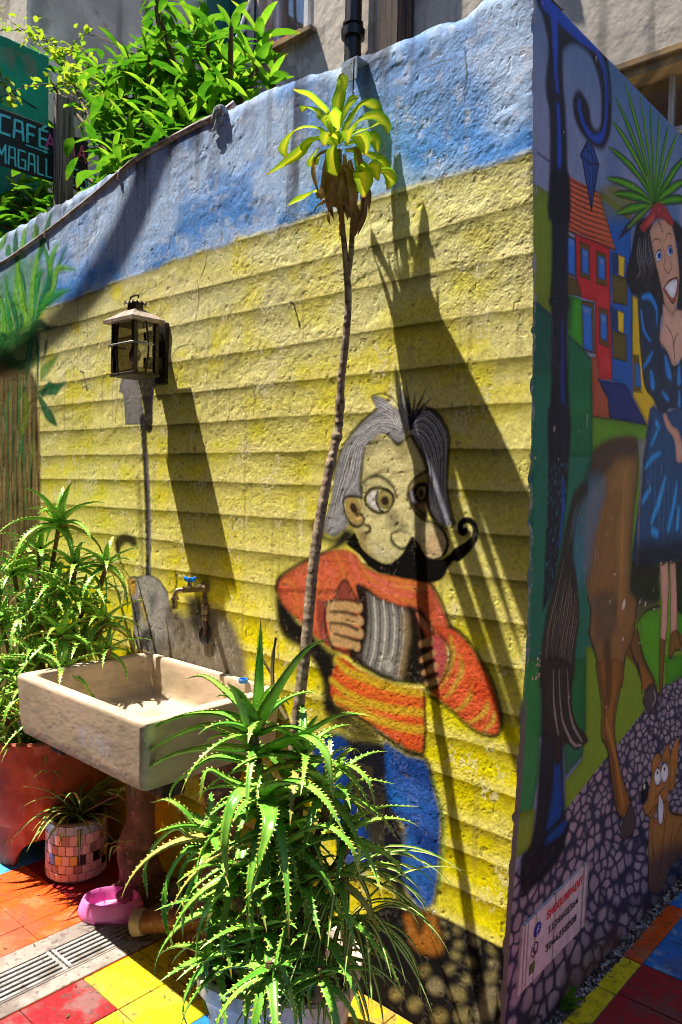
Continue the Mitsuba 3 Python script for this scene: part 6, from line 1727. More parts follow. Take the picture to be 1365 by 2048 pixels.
for i in range(6):
    for j in range(24):
        th0 = 2 * np.pi * (j / 24) - 1.9 + (i % 2) * .12
        aa = np.linspace(th0 + .012, th0 + 2 * np.pi / 24 - .012, 4)
        z1_, z0_ = zs_[i] - .0016 + r.uniform(-.001, .001), zs_[i + 1] + .0016 + r.uniform(-.001, .001)
        R1 = .1135 + r.uniform(.0015, .003)
        v = [[MPC[0] + R * math.cos(t), MPC[1] + R * math.sin(t), z] for t in aa for z in (z0_, z1_) for R in (.1125, R1)]
        f = []
        for k in range(3):
            b = k * 4
            f += [(b + 1, b + 5, b + 7, b + 3), (b + 3, b + 7, b + 6, b + 2), (b, b + 4, b + 5, b + 1)]
        f += [(0, 1, 3, 2), (12, 14, 15, 13)]
        col = MAP[i][j % 12] if r.random() > .12 else ['tan', 'pink', 'brown'][r.integers(3)]
        part(mp, 'tile', (np.array(v), np.array(f)), f'glaze_{col}')

# ------------------------------------------------------------------ plants
def leaf_colour(a, b, c, seed, edge=None):
    """a/b: two tones that vary from leaf to leaf and along the leaf, c: dry tips and blotches; edge: tone of teeth or pale stripes (uv.x near 1)"""
    def fn(p, n, uv):
        w = fbm(p.x * 14, p.y * 14, p.z * 14 + seed, 3)
        col = mix(C3(a), C3(b), smoothstep(.3, .7, w))
        col = mix(col, C3(c), smoothstep(.80, .97, uv.y + (w - .5) * .3) * .85)
        col = mix(col, C3(c), smoothstep(.70, .80, fbm(p.x * 60, p.y * 60, p.z * 60, 3)) * .4)
        if edge:
            col = mix(col, C3(edge), smoothstep(.55, .9, uv.x))
        return col
    return proc(fn)


def thin(name, tex, rough=.35, trans=.8, spec=1.5):
    scene[name] = {'type': 'principledthin', 'base_color': tex, 'roughness': rough, 'diff_trans': trans, 'eta': spec, 'spec_tint': 0.0}
    return name


mat('aloe_skin', leaf_colour((80, 146, 42), (126, 180, 64), (176, 146, 60), 3.0, (214, 214, 100)), .38, spec=.5)
mat('aloe_skin_dry', leaf_colour((150, 150, 70), (176, 168, 84), (150, 100, 50), 4.0, (206, 190, 100)), .5, spec=.4)
mat('aloe_skin_far', leaf_colour((88, 152, 44), (134, 186, 66), (170, 150, 60), 5.0, (222, 224, 100)), .4, spec=.5)
mat('aloe_stem', clay((120, 96, 66), (86, 66, 46), (150, 126, 92)), .85)
def ringed_bark(p, n, uv):
    r = noise(p.z * 120 + fbm(p.x * 60, p.y * 60, p.z * 20, 2) * 3.0, 3.0)
    c = mix(C3((126, 108, 90)), C3((86, 72, 60)), smoothstep(.5, .8, r))
    return mix(c, C3((176, 160, 138)), smoothstep(.55, .75, fbm(p.x * 70, p.y * 70, p.z * 30, 3)) * .5)


mat('dracaena_bark', proc(ringed_bark), .85, bump=proc(lambda p, n, uv: noise(p.z * 95, 3.0) * .0025))


def dracaena_tex(p, n, uv):
    s = dr.abs(uv.x - .5) * 2
    w = fbm(uv.x * 26, uv.y * 1.2, 3.0, 2)
    col = mix(C3((206, 210, 52)), C3((122, 168, 38)), smoothstep(.28, .74, s + (w - .5) * .8))
    return mix(col, C3((170, 130, 60)), smoothstep(.93, 1.0, uv.y))


thin('dracaena_leaf', proc(dracaena_tex), .35, 1.25)
thin('dead_leaf', leaf_colour((120, 92, 72), (150, 120, 96), (84, 62, 48), 9.0), .7, .35)
thin('loquat_leaf', leaf_colour((58, 122, 20), (100, 156, 32), (130, 146, 40), 11.0), .24, 1.0)
thin('young_leaf', leaf_colour((120, 182, 36), (156, 200, 50), (180, 190, 60), 13.0), .35, 1.0)
thin('vine_leaf', leaf_colour((140, 180, 40), (176, 196, 50), (220, 200, 60), 15.0), .4, 1.0)


def spider_tex(p, n, uv):
    s = dr.abs(uv.x - .5) * 2
    return mix(C3((210, 214, 150)), C3((84, 134, 40)), smoothstep(.28, .5, s))


thin('spider_leaf', proc(spider_tex), .35, .8)
mat('twig', (92, 78, 50), .85)


def strip(spine, width, hint, fold=.25, wave=0.0, seed=0, cross=5, twist=0.0):
    """a leaf blade along the spine: (vertices, faces, uv)"""
    s = np.asarray(spine, float); n = len(s)
    t = np.gradient(s, axis=0); t /= np.linalg.norm(t, axis=1, keepdims=True) + 1e-12
    side = np.cross(t, hint); side /= np.linalg.norm(side, axis=1, keepdims=True) + 1e-9
    nor = np.cross(side, t)
    if twist:
        a = np.linspace(0, twist, n)[:, None]
        side, nor = side * np.cos(a) + nor * np.sin(a), nor * np.cos(a) - side * np.sin(a)
    k = np.linspace(-1, 1, cross)
    w = np.asarray(width)[:, None, None] * .5
    ph = seed * 1.7
    ww = wave * np.sin(np.linspace(0, 11, n) + ph)[:, None] * np.abs(k)[None, :] * np.sign(k + .01)
    v = s[:, None] + side[:, None] * k[None, :, None] * w + nor[:, None] * (fold * (np.abs(k) ** 1.3)[None, :, None] * w + ww[..., None] * w * 2)
    u = np.stack(np.meshgrid(np.linspace(0, 1, n), (k + 1) / 2, indexing='ij')[::-1], -1)
    return v.reshape(-1, 3), grid_faces(n, cross), u.reshape(-1, 2)


def add_leaf(parent, name, blade, key):
    v, f, u = blade
    return part(parent, name, (v, f), key, smooth=True, uv=u)


def aloe_leaf(base, az, el, L, W, bend, rng, n=12, keep=None):
    t = np.linspace(0, 1, n)
    e = el - bend * t ** 1.25
    az = az + .35 * rng.uniform(-1, 1) * t
    d = np.stack([np.cos(e) * np.cos(az), np.cos(e) * np.sin(az), np.sin(e)], 1)
    p = np.vstack([[0, 0, 0], np.cumsum((d[:-1] + d[1:]) / 2, 0) * L / (n - 1)]) + base
    if keep is not None:
        p[:, 1] = np.minimum(p[:, 1], keep)
    return aloe_blade(p, W, rng, np.stack([-np.sin(az), np.cos(az), az * 0], 1))


def aloe_blade(p, W, rng, S_=None):
    n = len(p); t = np.linspace(0, 1, n)
    L = np.linalg.norm(np.diff(p, axis=0), axis=1).sum()
    T_ = np.gradient(p, axis=0); T_ /= np.linalg.norm(T_, axis=1, keepdims=True) + 1e-9
    if S_ is None:
        S_ = np.cross([0, 0, 1.0], T_) + .12 * np.array([0.75, 0.66, 0])
        S_ /= np.linalg.norm(S_, axis=1, keepdims=True) + 1e-9
    N_ = np.cross(T_, S_)
    N_ *= np.where(N_[:, 2:] < 0, -1, 1)
    w = W * .5 * np.clip((1 - t) ** .72, .03, 1) * (.86 + .14 * np.sin(np.pi * np.minimum(t * 3, 1)))
    ring = np.array([(-1, .22), (-.5, -.02), (0, -.12), (.5, -.02), (1, .22), (.66, -.40), (0, -.62), (-.66, -.40)])
    v = p[:, None] + S_[:, None] * ring[None, :, :1] * w[:, None, None] + N_[:, None] * ring[None, :, 1:] * w[:, None, None]
    v = v.reshape(-1, 3)
    f = []
    for i in range(n - 1):
        for j in range(8):
            k = (j + 1) % 8
            f.append((i * 8 + j, i * 8 + k, (i + 1) * 8 + k, (i + 1) * 8 + j))
    u = np.stack([np.tile([.66, 0, 0, 0, .66, .1, 0, .1], n), np.repeat(t, 8) * .93], 1)
    tv, tf, tu = [], [], []
    m = max(int(L / .017), 5)
    for s in (0, 4):
        for k in range(1, m):
            x = (k + rng.uniform(-.2, .2)) / m * (n - 1) * .93
            i = int(x); a = x - i
            if i >= n - 1:
                continue
            e0 = v[i * 8 + s] * (1 - a) + v[(i + 1) * 8 + s] * a
            out = S_[i] * (-1 if s == 0 else 1)
            h = (.0026 + .003 * min(w[i] / .012, 1)); b = .0028
            c = len(v) + len(tv)
            tv += [e0 - T_[i] * b - out * .001, e0 + T_[i] * b - out * .001, e0 + out * h + T_[i] * .003 + N_[i] * h * .3]
            tf.append((c, c + 1, c + 2, c + 2)); tu += [[.8, t[i]], [.8, t[i]], [1, t[i]]]
    if tv:
        v = np.vstack([v, tv]); f += tf; u = np.vstack([u, tu])
    f = np.array(f)
    tri = np.vstack([f[:, [0, 1, 2]], f[:, [0, 2, 3]]])
    tri = tri[(tri[:, 0] != tri[:, 1]) & (tri[:, 1] != tri[:, 2]) & (tri[:, 0] != tri[:, 2])]
    return v, tri, u


def rosette(parent, c, n, L, W, rng, key, lean=(0, 0), keep=-.012, up=1.35, down=-.35, lmin=.45, stem=None):
    c = np.asarray(c, float)
    for k in range(n):
        q = (k + .5) / n                        # 0 inner .. 1 outer
        az = k * 2.39996 + rng.uniform(-.25, .25)
        el = up + (down - up) * q ** .85 + rng.uniform(-.12, .12) + lean[0] * math.cos(az) + lean[1] * math.sin(az)
        l = L * (lmin + (1 - lmin) * min(q * 2.2, 1)) * rng.uniform(.85, 1.1)
        b = c + np.array([0, 0, -.055 * q * L / .3]) + np.array([math.cos(az), math.sin(az), 0]) * .008
        add_leaf(parent, 'leaf', aloe_leaf(b, az, el, l * rng.uniform(.75, 1.15), W * rng.uniform(.95, 1.3), rng.uniform(.9, 1.75) * (.45 + .9 * q), rng, keep=keep), 'aloe_skin_dry' if rng.random() < .13 and q > .5 else key)


# --- the aloe in the white planter
rng = np.random.default_rng(21)
aloe = thing('aloe_plant', 'tall spiny aloe in the off-white planter in front of the sink', 'aloe')
heads = [((-0.498, -0.430, 0.926), 9, .20, .036, 1.4, .5), ((-0.373, -0.380, 0.876), 14, .26, .030, 1.3, -.3), ((-0.304, -0.360, 0.801), 14, .25, .028, 1.2, -.3), ((-0.418, -0.450, 0.768), 12, .30, .036, .7, -.5), ((-0.621, -0.470, 0.620), 13, .27, .034, 1.0, -.5),
         ((-0.390, -0.440, 0.684), 14, .29, .034, .8, -.5), ((-0.268, -0.330, 0.688), 12, .23, .024, 1.1, -.3), ((-0.471, -0.500, 0.587), 13, .27, .032, .8, -.6), ((-0.308, -0.430, 0.581), 13, .27, .030, .9, -.6), ((-0.548, -0.500, 0.467), 11, .25, .030, .8, -.6),
         ((-0.374, -0.500, 0.470), 12, .27, .030, .7, -.6), ((-0.282, -0.400, 0.453), 12, .25, .026, .8, -.6), ((-0.420, -0.360, 0.769), 10, .24, .026, 1.4, .2), ((-0.466, -0.500, 0.368), 9, .22, .024, .8, -.4), ((-0.335, -0.440, 0.346), 9, .2, .02, .9, -.4), ((-0.290, -0.320, 0.560), 10, .22, .022, 1.0, -.4), ((-0.516, -0.540, 0.351), 10, .2, .028, .7, -.7), ((-0.290, -0.560, 0.428), 11, .21, .028, .7, -.7), ((-0.223, -0.460, 0.400), 10, .2, .024, .7, -.6)]
BLADES = [([(-0.494, -0.430, 0.916), (-0.499, -0.420, 1.056), (-0.497, -0.420, 1.191)], .034), ([(-0.483, -0.430, 0.929), (-0.399, -0.440, 1.039), (-0.290, -0.460, 1.149), (-0.210, -0.460, 1.192)], .036), ([(-0.498, -0.430, 0.926), (-0.591, -0.440, 0.976), (-0.689, -0.450, 1.010), (-0.768, -0.460, 0.989)], .034),
          ([(-0.498, -0.440, 0.915), (-0.482, -0.500, 1.004), (-0.458, -0.560, 1.055)], .052), ([(-0.517, -0.430, 0.894), (-0.598, -0.450, 0.924), (-0.739, -0.480, 0.897), (-0.882, -0.500, 0.823), (-0.984, -0.510, 0.706)], .038), ([(-0.510, -0.430, 0.868), (-0.640, -0.460, 0.887), (-0.747, -0.490, 0.846), (-0.876, -0.520, 0.756), (-0.922, -0.530, 0.661)], .036),
          ([(-0.514, -0.440, 0.849), (-0.658, -0.470, 0.824), (-0.804, -0.500, 0.765), (-0.912, -0.520, 0.676), (-0.926, -0.520, 0.613)], .034), ([(-0.492, -0.440, 0.821), (-0.588, -0.490, 0.822), (-0.636, -0.520, 0.787), (-0.698, -0.540, 0.730), (-0.712, -0.550, 0.669)], .034), ([(-0.467, -0.440, 0.746), (-0.514, -0.500, 0.781), (-0.558, -0.540, 0.806), (-0.561, -0.560, 0.733)], .038),
          ([(-0.475, -0.430, 0.931), (-0.420, -0.420, 1.025), (-0.392, -0.410, 1.093)], .032), ([(-0.484, -0.430, 0.847), (-0.334, -0.440, 0.928), (-0.237, -0.450, 0.919), (-0.202, -0.460, 0.865), (-0.191, -0.460, 0.813)], .036), ([(-0.453, -0.420, 0.855), (-0.319, -0.420, 0.936), (-0.209, -0.420, 1.003), (-0.113, -0.420, 1.019)], .034),
          ([(-0.508, -0.450, 0.669), (-0.365, -0.500, 0.810), (-0.243, -0.520, 0.857), (-0.153, -0.530, 0.845), (-0.092, -0.530, 0.786)], .040), ([(-0.652, -0.470, 0.554), (-0.696, -0.490, 0.627), (-0.764, -0.510, 0.658), (-0.840, -0.520, 0.630)], .032), ([(-0.674, -0.470, 0.547), (-0.728, -0.500, 0.593), (-0.814, -0.520, 0.517), (-0.846, -0.530, 0.437), (-0.830, -0.530, 0.363)], .034),
          ([(-0.618, -0.480, 0.556), (-0.661, -0.530, 0.558), (-0.710, -0.550, 0.466), (-0.705, -0.560, 0.361), (-0.672, -0.550, 0.288)], .032), ([(-0.576, -0.480, 0.570), (-0.557, -0.560, 0.565), (-0.591, -0.580, 0.468), (-0.599, -0.580, 0.360)], .032), ([(-0.388, -0.440, 0.633), (-0.223, -0.470, 0.747), (-0.129, -0.470, 0.731), (-0.102, -0.460, 0.656)], .030),
          ([(-0.329, -0.360, 0.781), (-0.246, -0.360, 0.855), (-0.173, -0.360, 0.838), (-0.152, -0.350, 0.767)], .026), ([(-0.312, -0.340, 0.742), (-0.222, -0.330, 0.816), (-0.120, -0.320, 0.832)], .020), ([(-0.293, -0.320, 0.663), (-0.188, -0.310, 0.749), (-0.062, -0.300, 0.789)], .020), ([(-0.284, -0.310, 0.624), (-0.193, -0.300, 0.638), (-0.079, -0.290, 0.622)], .018),
          ([(-0.445, -0.460, 0.789), (-0.424, -0.560, 0.774), (-0.411, -0.600, 0.692), (-0.400, -0.600, 0.599)], .044), ([(-0.426, -0.460, 0.756), (-0.299, -0.560, 0.764), (-0.287, -0.600, 0.687), (-0.322, -0.600, 0.569)], .042), ([(-0.471, -0.500, 0.574), (-0.451, -0.580, 0.547), (-0.502, -0.600, 0.447), (-0.516, -0.600, 0.340)], .032)]
for pts, W in BLADES:
    add_leaf(aloe, 'leaf', aloe_blade(spline(pts, 15), W * 1.25, rng), 'aloe_skin')
for c, n, L, W, up, dn in heads:
    base = np.array([WPC[0] + rng.uniform(-.1, .1), WPC[1] + rng.uniform(-.08, .08), .22])
    c = np.array(c)
    mid = (base + c) / 2 + [rng.uniform(-.02, .02), rng.uniform(-.02, .02), -.03]
    part(aloe, 'stem', tube(spline([base, mid, c - [0, 0, .07], c], 16), np.linspace(.013, .010, 16), 8), 'aloe_stem', smooth=40)
    rosette(aloe, c, n, L, W, rng, 'aloe_skin', up=up, down=dn, keep=-.03)
for k in range(26):                         # single leaves along the main stem
    q = rng.uniform(0, 1)
    c = np.array((-0.498, -0.430, 0.928)) * (1 - q) + np.array([WPC[0], WPC[1] - .06, .3]) * q
    add_leaf(aloe, 'leaf', aloe_leaf(c, rng.uniform(-2.9, .3), rng.uniform(-.3, .6), rng.uniform(.18, .28), rng.uniform(.022, .032), rng.uniform(.9, 1.6), rng, keep=-.03), 'aloe_skin')
dry = [tube(spline([(-0.616, -0.460, 0.314), (-0.690, -0.420, 0.395), (-0.647, -0.400, 0.518)], 14), .0022, 5), tube(spline([(-0.590, -0.280, 0.901), (-0.631, -0.250, 1.018), (-0.629, -0.240, 1.098)], 14), [.006] * 10 + [.004] * 4, 6), tube(spline([(-0.631, -0.250, 0.989), (-0.675, -0.260, 1.042)], 8), .004, 6), tube(spline([(-0.544, -0.270, 0.881), (-0.623, -0.250, 0.925)], 8), .006, 6)]
for d in dry:
    part(aloe, 'dry_stalk', d, 'twig', smooth=40)

# --- the aloe in the terracotta planter behind the sink
rng = np.random.default_rng(22)
aloe2 = thing('aloe_plant', 'bushy spiny aloe in the terracotta planter left of the sink', 'aloe')
heads = [((-1.906, -0.240, 1.399), 15, .25, .030), ((-2.160, -0.300, 1.183), 12, .21, .024), ((-1.693, -0.160, 1.234), 12, .19, .022), ((-1.850, -0.280, 1.136), 14, .23, .026), ((-1.963, -0.330, 1.048), 13, .22, .024), ((-1.754, -0.220, 1.072), 13, .22, .024), ((-1.674, -0.180, 1.019), 12, .20, .022),
         ((-2.140, -0.360, 0.978), 12, .22, .024), ((-1.721, -0.320, 0.981), 14, .22, .024), ((-1.858, -0.360, 0.879), 13, .21, .023), ((-1.733, -0.220, 0.918), 12, .20, .022), ((-2.005, -0.400, 0.801), 12, .21, .023), ((-2.073, -0.200, 0.969), 12, .20, .022), ((-1.603, -0.200, 0.916), 10, .17, .019),
         ((-1.625, -0.380, 0.865), 12, .2, .022), ((-1.814, -0.420, 0.762), 12, .2, .022), ((-2.003, -0.420, 0.645), 11, .19, .02), ((-2.023, -0.260, 1.271), 10, .2, .022), ((-1.814, -0.220, 1.224), 11, .2, .022), ((-2.323, -0.200, 0.891), 10, .2, .022)]
for c, n, L, W in heads:
    base = np.array([TPC[0] + rng.uniform(-.12, .12), TPC[1] + rng.uniform(-.1, .1), .46]); c = np.array(c)
    part(aloe2, 'stem', tube(spline([base, (base + c) / 2 + [rng.uniform(-.03, .03), 0, -.04], c - [0, 0, .05], c], 14), .009, 7), 'aloe_stem', smooth=40)
    rosette(aloe2, c, n, L * 1.08, W * 1.3, rng, 'aloe_skin_far', up=1.35, down=-.4)

# the dense inside of the bush
mass = []
for k in range(300):
    c = np.array([TPC[0], TPC[1], 0]) + [rng.uniform(-.34, .40), rng.uniform(-.24, .14), rng.uniform(.52, 1.22)]
    c[1] = min(c[1], -.04)
    mass.append(aloe_leaf(c, rng.uniform(0, 6.28), rng.uniform(-.6, 1.0), rng.uniform(.12, .19), rng.uniform(.018, .026), rng.uniform(.6, 1.8), rng, n=7, keep=-.012))
mv, mf = cat([(a, b) for a, b, _ in mass])
part(aloe2, 'inner_leaves', (mv, mf), 'aloe_skin_far', smooth=True, uv=np.vstack([u for *_, u in mass]), kind='stuff')

# --- spider plants
def spider(parent, c, n, L, W, rng, key, down=1.6, keep=-.012, azr=(0, 6.283)):
    for k in range(n):
        az = rng.uniform(*azr); el = rng.uniform(.2, 1.35); l = L * rng.uniform(.55, 1.1)
        t = np.linspace(0, 1, 12); e = el - rng.uniform(.8, 1.3) * down * t
        d = np.stack([np.cos(e) * np.cos(az), np.cos(e) * np.sin(az), np.sin(e)], 1)
        p = np.vstack([[0, 0, 0], np.cumsum((d[:-1] + d[1:]) / 2, 0) * l / 11]) + np.asarray(c) + np.array([rng.uniform(-.03, .03), rng.uniform(-.03, .03), 0])
        p[:, 1] = np.minimum(p[:, 1], keep); p[:, 2] = np.maximum(p[:, 2], .01)
        w = W * np.clip(np.sin(np.pi * np.clip(t * .9 + .12, 0, 1)), .04, 1)
        add_leaf(parent, 'leaf', strip(p, w, [0, 0, 1] if abs(math.sin(el)) < .97 else [1, 0, 0], .35), key)


rng = np.random.default_rng(23)
sp1 = thing('spider_plant', 'trailing striped spider plant hanging over the right side of the off-white planter', 'plant')
spider(sp1, (-0.342, -0.240, 0.485), 26, .36, .014, rng, 'spider_leaf', 1.9, -.02, (-1.6, 1.0))
spider(sp1, (-0.304, -0.260, 0.385), 26, .36, .013, rng, 'spider_leaf', 1.9, -.02, (-1.8, .9))
spider(sp1, (-0.299, -0.360, 0.326), 16, .26, .012, rng, 'spider_leaf', 1.8, -.02, (-2.2, .6))
sp2 = thing('spider_plant', 'small spider plant with runners in the mosaic pot under the sink', 'plant')
spider(sp2, (MPC[0], MPC[1], .22), 56, .33, .015, rng, 'spider_leaf', 1.35, -.02)
for pts in ([(MPC[0], MPC[1], .22), (-1.827, -0.300, 0.300), (-1.762, -0.320, 0.413)], [(MPC[0], MPC[1], .22), (-1.475, -0.300, 0.283), (-1.317, -0.320, 0.279)], [(MPC[0], MPC[1], .22), (-1.460, -0.280, 0.383), (-1.378, -0.280, 0.426)], [(MPC[0], MPC[1], .22), (-1.890, -0.360, 0.200), (-1.983, -0.380, 0.112)]):
    s_ = spline(pts, 14)
    part(sp2, 'runner', tube(s_, .0022, 5), 'twig', smooth=40)
    spider(sp2, s_[-1], 6, .07, .009, rng, 'spider_leaf', 1.8)
sp3 = thing('spider_plant', 'pale spider plant filling the front of the terracotta planter', 'plant')
spider(sp3, (TPC[0] + .10, TPC[1] - .10, .47), 34, .22, .014, rng, 'spider_leaf', 1.7)
spider(sp3, (TPC[0] - .02, TPC[1] - .16, .47), 26, .22, .014, rng, 'spider_leaf', 1.7)

# --- the tall dracaena
drac = thing('dracaena', 'tall thin dracaena stem with a tuft of yellow leaves in front of the wall', 'dracaena')
st = spline([(-0.431, -0.370, 0.312), (-0.451, -0.350, 0.568), (-0.462, -0.330, 0.776), (-0.462, -0.310, 0.935), (-0.467, -0.280, 1.107), (-0.492, -0.235, 1.293), (-0.500, -0.200, 1.445), (-0.502, -0.175, 1.544), (-0.503, -0.145, 1.645), (-0.504, -0.125, 1.717), (-0.507, -0.115, 1.848), (-0.502, -0.105, 1.963), (-0.500, -0.100, 2.078), (-0.513, -0.095, 2.160)], 200)
k_ = np.arange(200)
rad = np.interp(k_, [0, 90, 140, 199], [.017, .0145, .0115, .0095]) * (1 + .07 * (np.arange(200) % 3 == 0))
for pos, amp in ((131, .005), (145, .003), (116, .003)):
    rad = rad + amp * np.exp(-((k_ - pos) / 2.0) ** 2)
part(drac, 'stem', tube(st, rad, 12), 'dracaena_bark', smooth=60)
f1 = spline([(-0.512, -0.096, 2.149), (-0.525, -0.092, 2.227), (-0.543, -0.088, 2.318), (-0.557, -0.085, 2.423), (-0.562, -0.085, 2.525)], 60)
part(drac, 'branch', tube(f1, np.linspace(.0085, .008, 60) * (1 + .07 * (np.arange(60) % 3 == 0)), 10), 'dracaena_bark', smooth=60)
f2 = spline([(-0.509, -0.094, 2.149), (-0.509, -0.082, 2.219), (-0.509, -0.078, 2.299), (-0.503, -0.074, 2.385), (-0.499, -0.072, 2.441)], 60)
part(drac, 'branch', tube(f2, np.linspace(.0085, .007, 60) * (1 + .07 * (np.arange(60) % 3 == 0)), 10), 'dracaena_bark', smooth=60)
LEAVES = [([(-0.573, -0.085, 2.574), (-0.560, -0.095, 2.643), (-0.539, -0.100, 2.699), (-0.546, -0.100, 2.733)], .038), ([(-0.576, -0.085, 2.551), (-0.599, -0.100, 2.631), (-0.569, -0.200, 2.635), (-0.538, -0.300, 2.609)], .034), ([(-0.585, -0.085, 2.575), (-0.649, -0.080, 2.654), (-0.649, -0.140, 2.654), (-0.647, -0.160, 2.633)], .026),
          ([(-0.576, -0.090, 2.549), (-0.616, -0.130, 2.588), (-0.559, -0.270, 2.514), (-0.527, -0.340, 2.438), (-0.504, -0.350, 2.402)], .030), ([(-0.571, -0.090, 2.540), (-0.613, -0.140, 2.549), (-0.546, -0.280, 2.436), (-0.503, -0.420, 2.335)], .034), ([(-0.570, -0.100, 2.544), (-0.598, -0.130, 2.556), (-0.545, -0.240, 2.483), (-0.534, -0.260, 2.453)], .026),
          ([(-0.556, -0.085, 2.552), (-0.536, -0.070, 2.609), (-0.501, -0.050, 2.652), (-0.463, -0.040, 2.633), (-0.459, -0.035, 2.610)], .034), ([(-0.548, -0.090, 2.541), (-0.489, -0.090, 2.581), (-0.441, -0.070, 2.592), (-0.408, -0.060, 2.561), (-0.400, -0.060, 2.534)], .034), ([(-0.556, -0.085, 2.550), (-0.493, -0.100, 2.546), (-0.382, -0.170, 2.504), (-0.294, -0.220, 2.476)], .028),
          ([(-0.569, -0.085, 2.582), (-0.552, -0.075, 2.634), (-0.535, -0.060, 2.670), (-0.525, -0.050, 2.682)], .024), ([(-0.536, -0.090, 2.531), (-0.466, -0.100, 2.519), (-0.426, -0.090, 2.517), (-0.415, -0.080, 2.480)], .034), ([(-0.617, -0.110, 2.524), (-0.611, -0.140, 2.477), (-0.620, -0.140, 2.497), (-0.607, -0.120, 2.533)], .026),
          ([(-0.592, -0.100, 2.398), (-0.615, -0.140, 2.399), (-0.538, -0.270, 2.320), (-0.513, -0.340, 2.281)], .040), ([(-0.496, -0.075, 2.447), (-0.486, -0.085, 2.505), (-0.463, -0.090, 2.518), (-0.441, -0.090, 2.516)], .030), ([(-0.496, -0.075, 2.440), (-0.473, -0.050, 2.463), (-0.438, -0.035, 2.469), (-0.422, -0.030, 2.449)], .030),
          ([(-0.496, -0.075, 2.437), (-0.437, -0.080, 2.431), (-0.331, -0.150, 2.382), (-0.289, -0.180, 2.343), (-0.290, -0.190, 2.315)], .034), ([(-0.504, -0.075, 2.449), (-0.464, -0.100, 2.452), (-0.431, -0.120, 2.416), (-0.465, -0.110, 2.418)], .026), ([(-0.505, -0.080, 2.384), (-0.481, -0.100, 2.393), (-0.460, -0.110, 2.371)], .02),
          ([(-0.571, -0.095, 2.539), (-0.540, -0.140, 2.487), (-0.512, -0.160, 2.431), (-0.496, -0.160, 2.411)], .036), ([(-0.552, -0.090, 2.542), (-0.426, -0.200, 2.501), (-0.319, -0.310, 2.432), (-0.241, -0.400, 2.351)], .040), ([(-0.563, -0.090, 2.538), (-0.477, -0.200, 2.507), (-0.406, -0.300, 2.450), (-0.341, -0.380, 2.378)], .038), ([(-0.547, -0.090, 2.531), (-0.414, -0.180, 2.491), (-0.307, -0.270, 2.417), (-0.236, -0.340, 2.341)], .038), ([(-0.492, -0.080, 2.434), (-0.390, -0.180, 2.388), (-0.304, -0.270, 2.317), (-0.260, -0.320, 2.251)], .044), ([(-0.492, -0.080, 2.437), (-0.382, -0.160, 2.409), (-0.290, -0.240, 2.357), (-0.230, -0.300, 2.292)], .038), ([(-0.565, -0.090, 2.579), (-0.490, -0.180, 2.563), (-0.428, -0.270, 2.521), (-0.382, -0.340, 2.467)], .038), ([(-0.535, -0.090, 2.516), (-0.474, -0.050, 2.499), (-0.429, -0.035, 2.464), (-0.410, -0.030, 2.415)], .026)]
for i, (pts, w) in enumerate(LEAVES):
    s_ = spline(pts, 22); t = np.linspace(0, 1, 22)
    wd = w * 1.12 * np.clip(np.minimum(.35 + 1.6 * t, 1) * np.clip((1 - t) * 3.2, .06, 1) ** .6, .05, 1)
    add_leaf(drac, 'leaf', strip(s_, wd, [.35, -.75, .55], .22, .10, i, 7, rng.uniform(-.5, .5)), 'dracaena_leaf')
DEAD = [([(-0.553, -0.100, 2.504), (-0.556, -0.130, 2.466), (-0.560, -0.140, 2.393), (-0.584, -0.140, 2.377), (-0.573, -0.130, 2.363)], .05), ([(-0.560, -0.110, 2.516), (-0.587, -0.140, 2.500), (-0.601, -0.150, 2.464), (-0.592, -0.150, 2.419), (-0.584, -0.140, 2.382)], .018), ([(-0.526, -0.100, 2.496), (-0.502, -0.120, 2.413), (-0.499, -0.130, 2.354), (-0.521, -0.130, 2.323)], .036),
        ([(-0.527, -0.110, 2.465), (-0.514, -0.140, 2.396), (-0.520, -0.140, 2.341), (-0.494, -0.130, 2.325)], .05), ([(-0.515, -0.090, 2.482), (-0.483, -0.110, 2.398), (-0.493, -0.110, 2.344), (-0.500, -0.110, 2.303)], .04), ([(-0.527, -0.090, 2.514), (-0.493, -0.090, 2.505), (-0.481, -0.080, 2.463), (-0.468, -0.080, 2.389), (-0.473, -0.080, 2.320)], .022),
        ([(-0.488, -0.075, 2.438), (-0.472, -0.075, 2.377), (-0.474, -0.075, 2.321), (-0.491, -0.075, 2.268)], .032), ([(-0.545, -0.130, 2.364), (-0.574, -0.150, 2.351), (-0.597, -0.150, 2.336)], .012), ([(-0.554, -0.120, 2.355), (-0.556, -0.130, 2.324), (-0.547, -0.130, 2.291)], .014), ([(-0.543, -0.120, 2.359), (-0.494, -0.130, 2.317), (-0.476, -0.120, 2.301)], .03),
        ([(-0.544, -0.100, 2.458), (-0.521, -0.150, 2.423), (-0.518, -0.160, 2.363)], .03), ([(-0.497, -0.080, 2.353), (-0.480, -0.085, 2.305), (-0.501, -0.085, 2.253)], .028), ([(-0.537, -0.100, 2.471), (-0.478, -0.130, 2.418), (-0.452, -0.140, 2.340), (-0.470, -0.130, 2.275)], .03), ([(-0.553, -0.100, 2.489), (-0.555, -0.130, 2.445), (-0.563, -0.130, 2.368), (-0.545, -0.120, 2.310)], .03), ([(-0.480, -0.080, 2.434), (-0.444, -0.090, 2.380), (-0.438, -0.090, 2.309)], .02), ([(-0.506, -0.120, 2.442), (-0.492, -0.150, 2.360), (-0.492, -0.140, 2.293), (-0.511, -0.130, 2.244)], .022)]
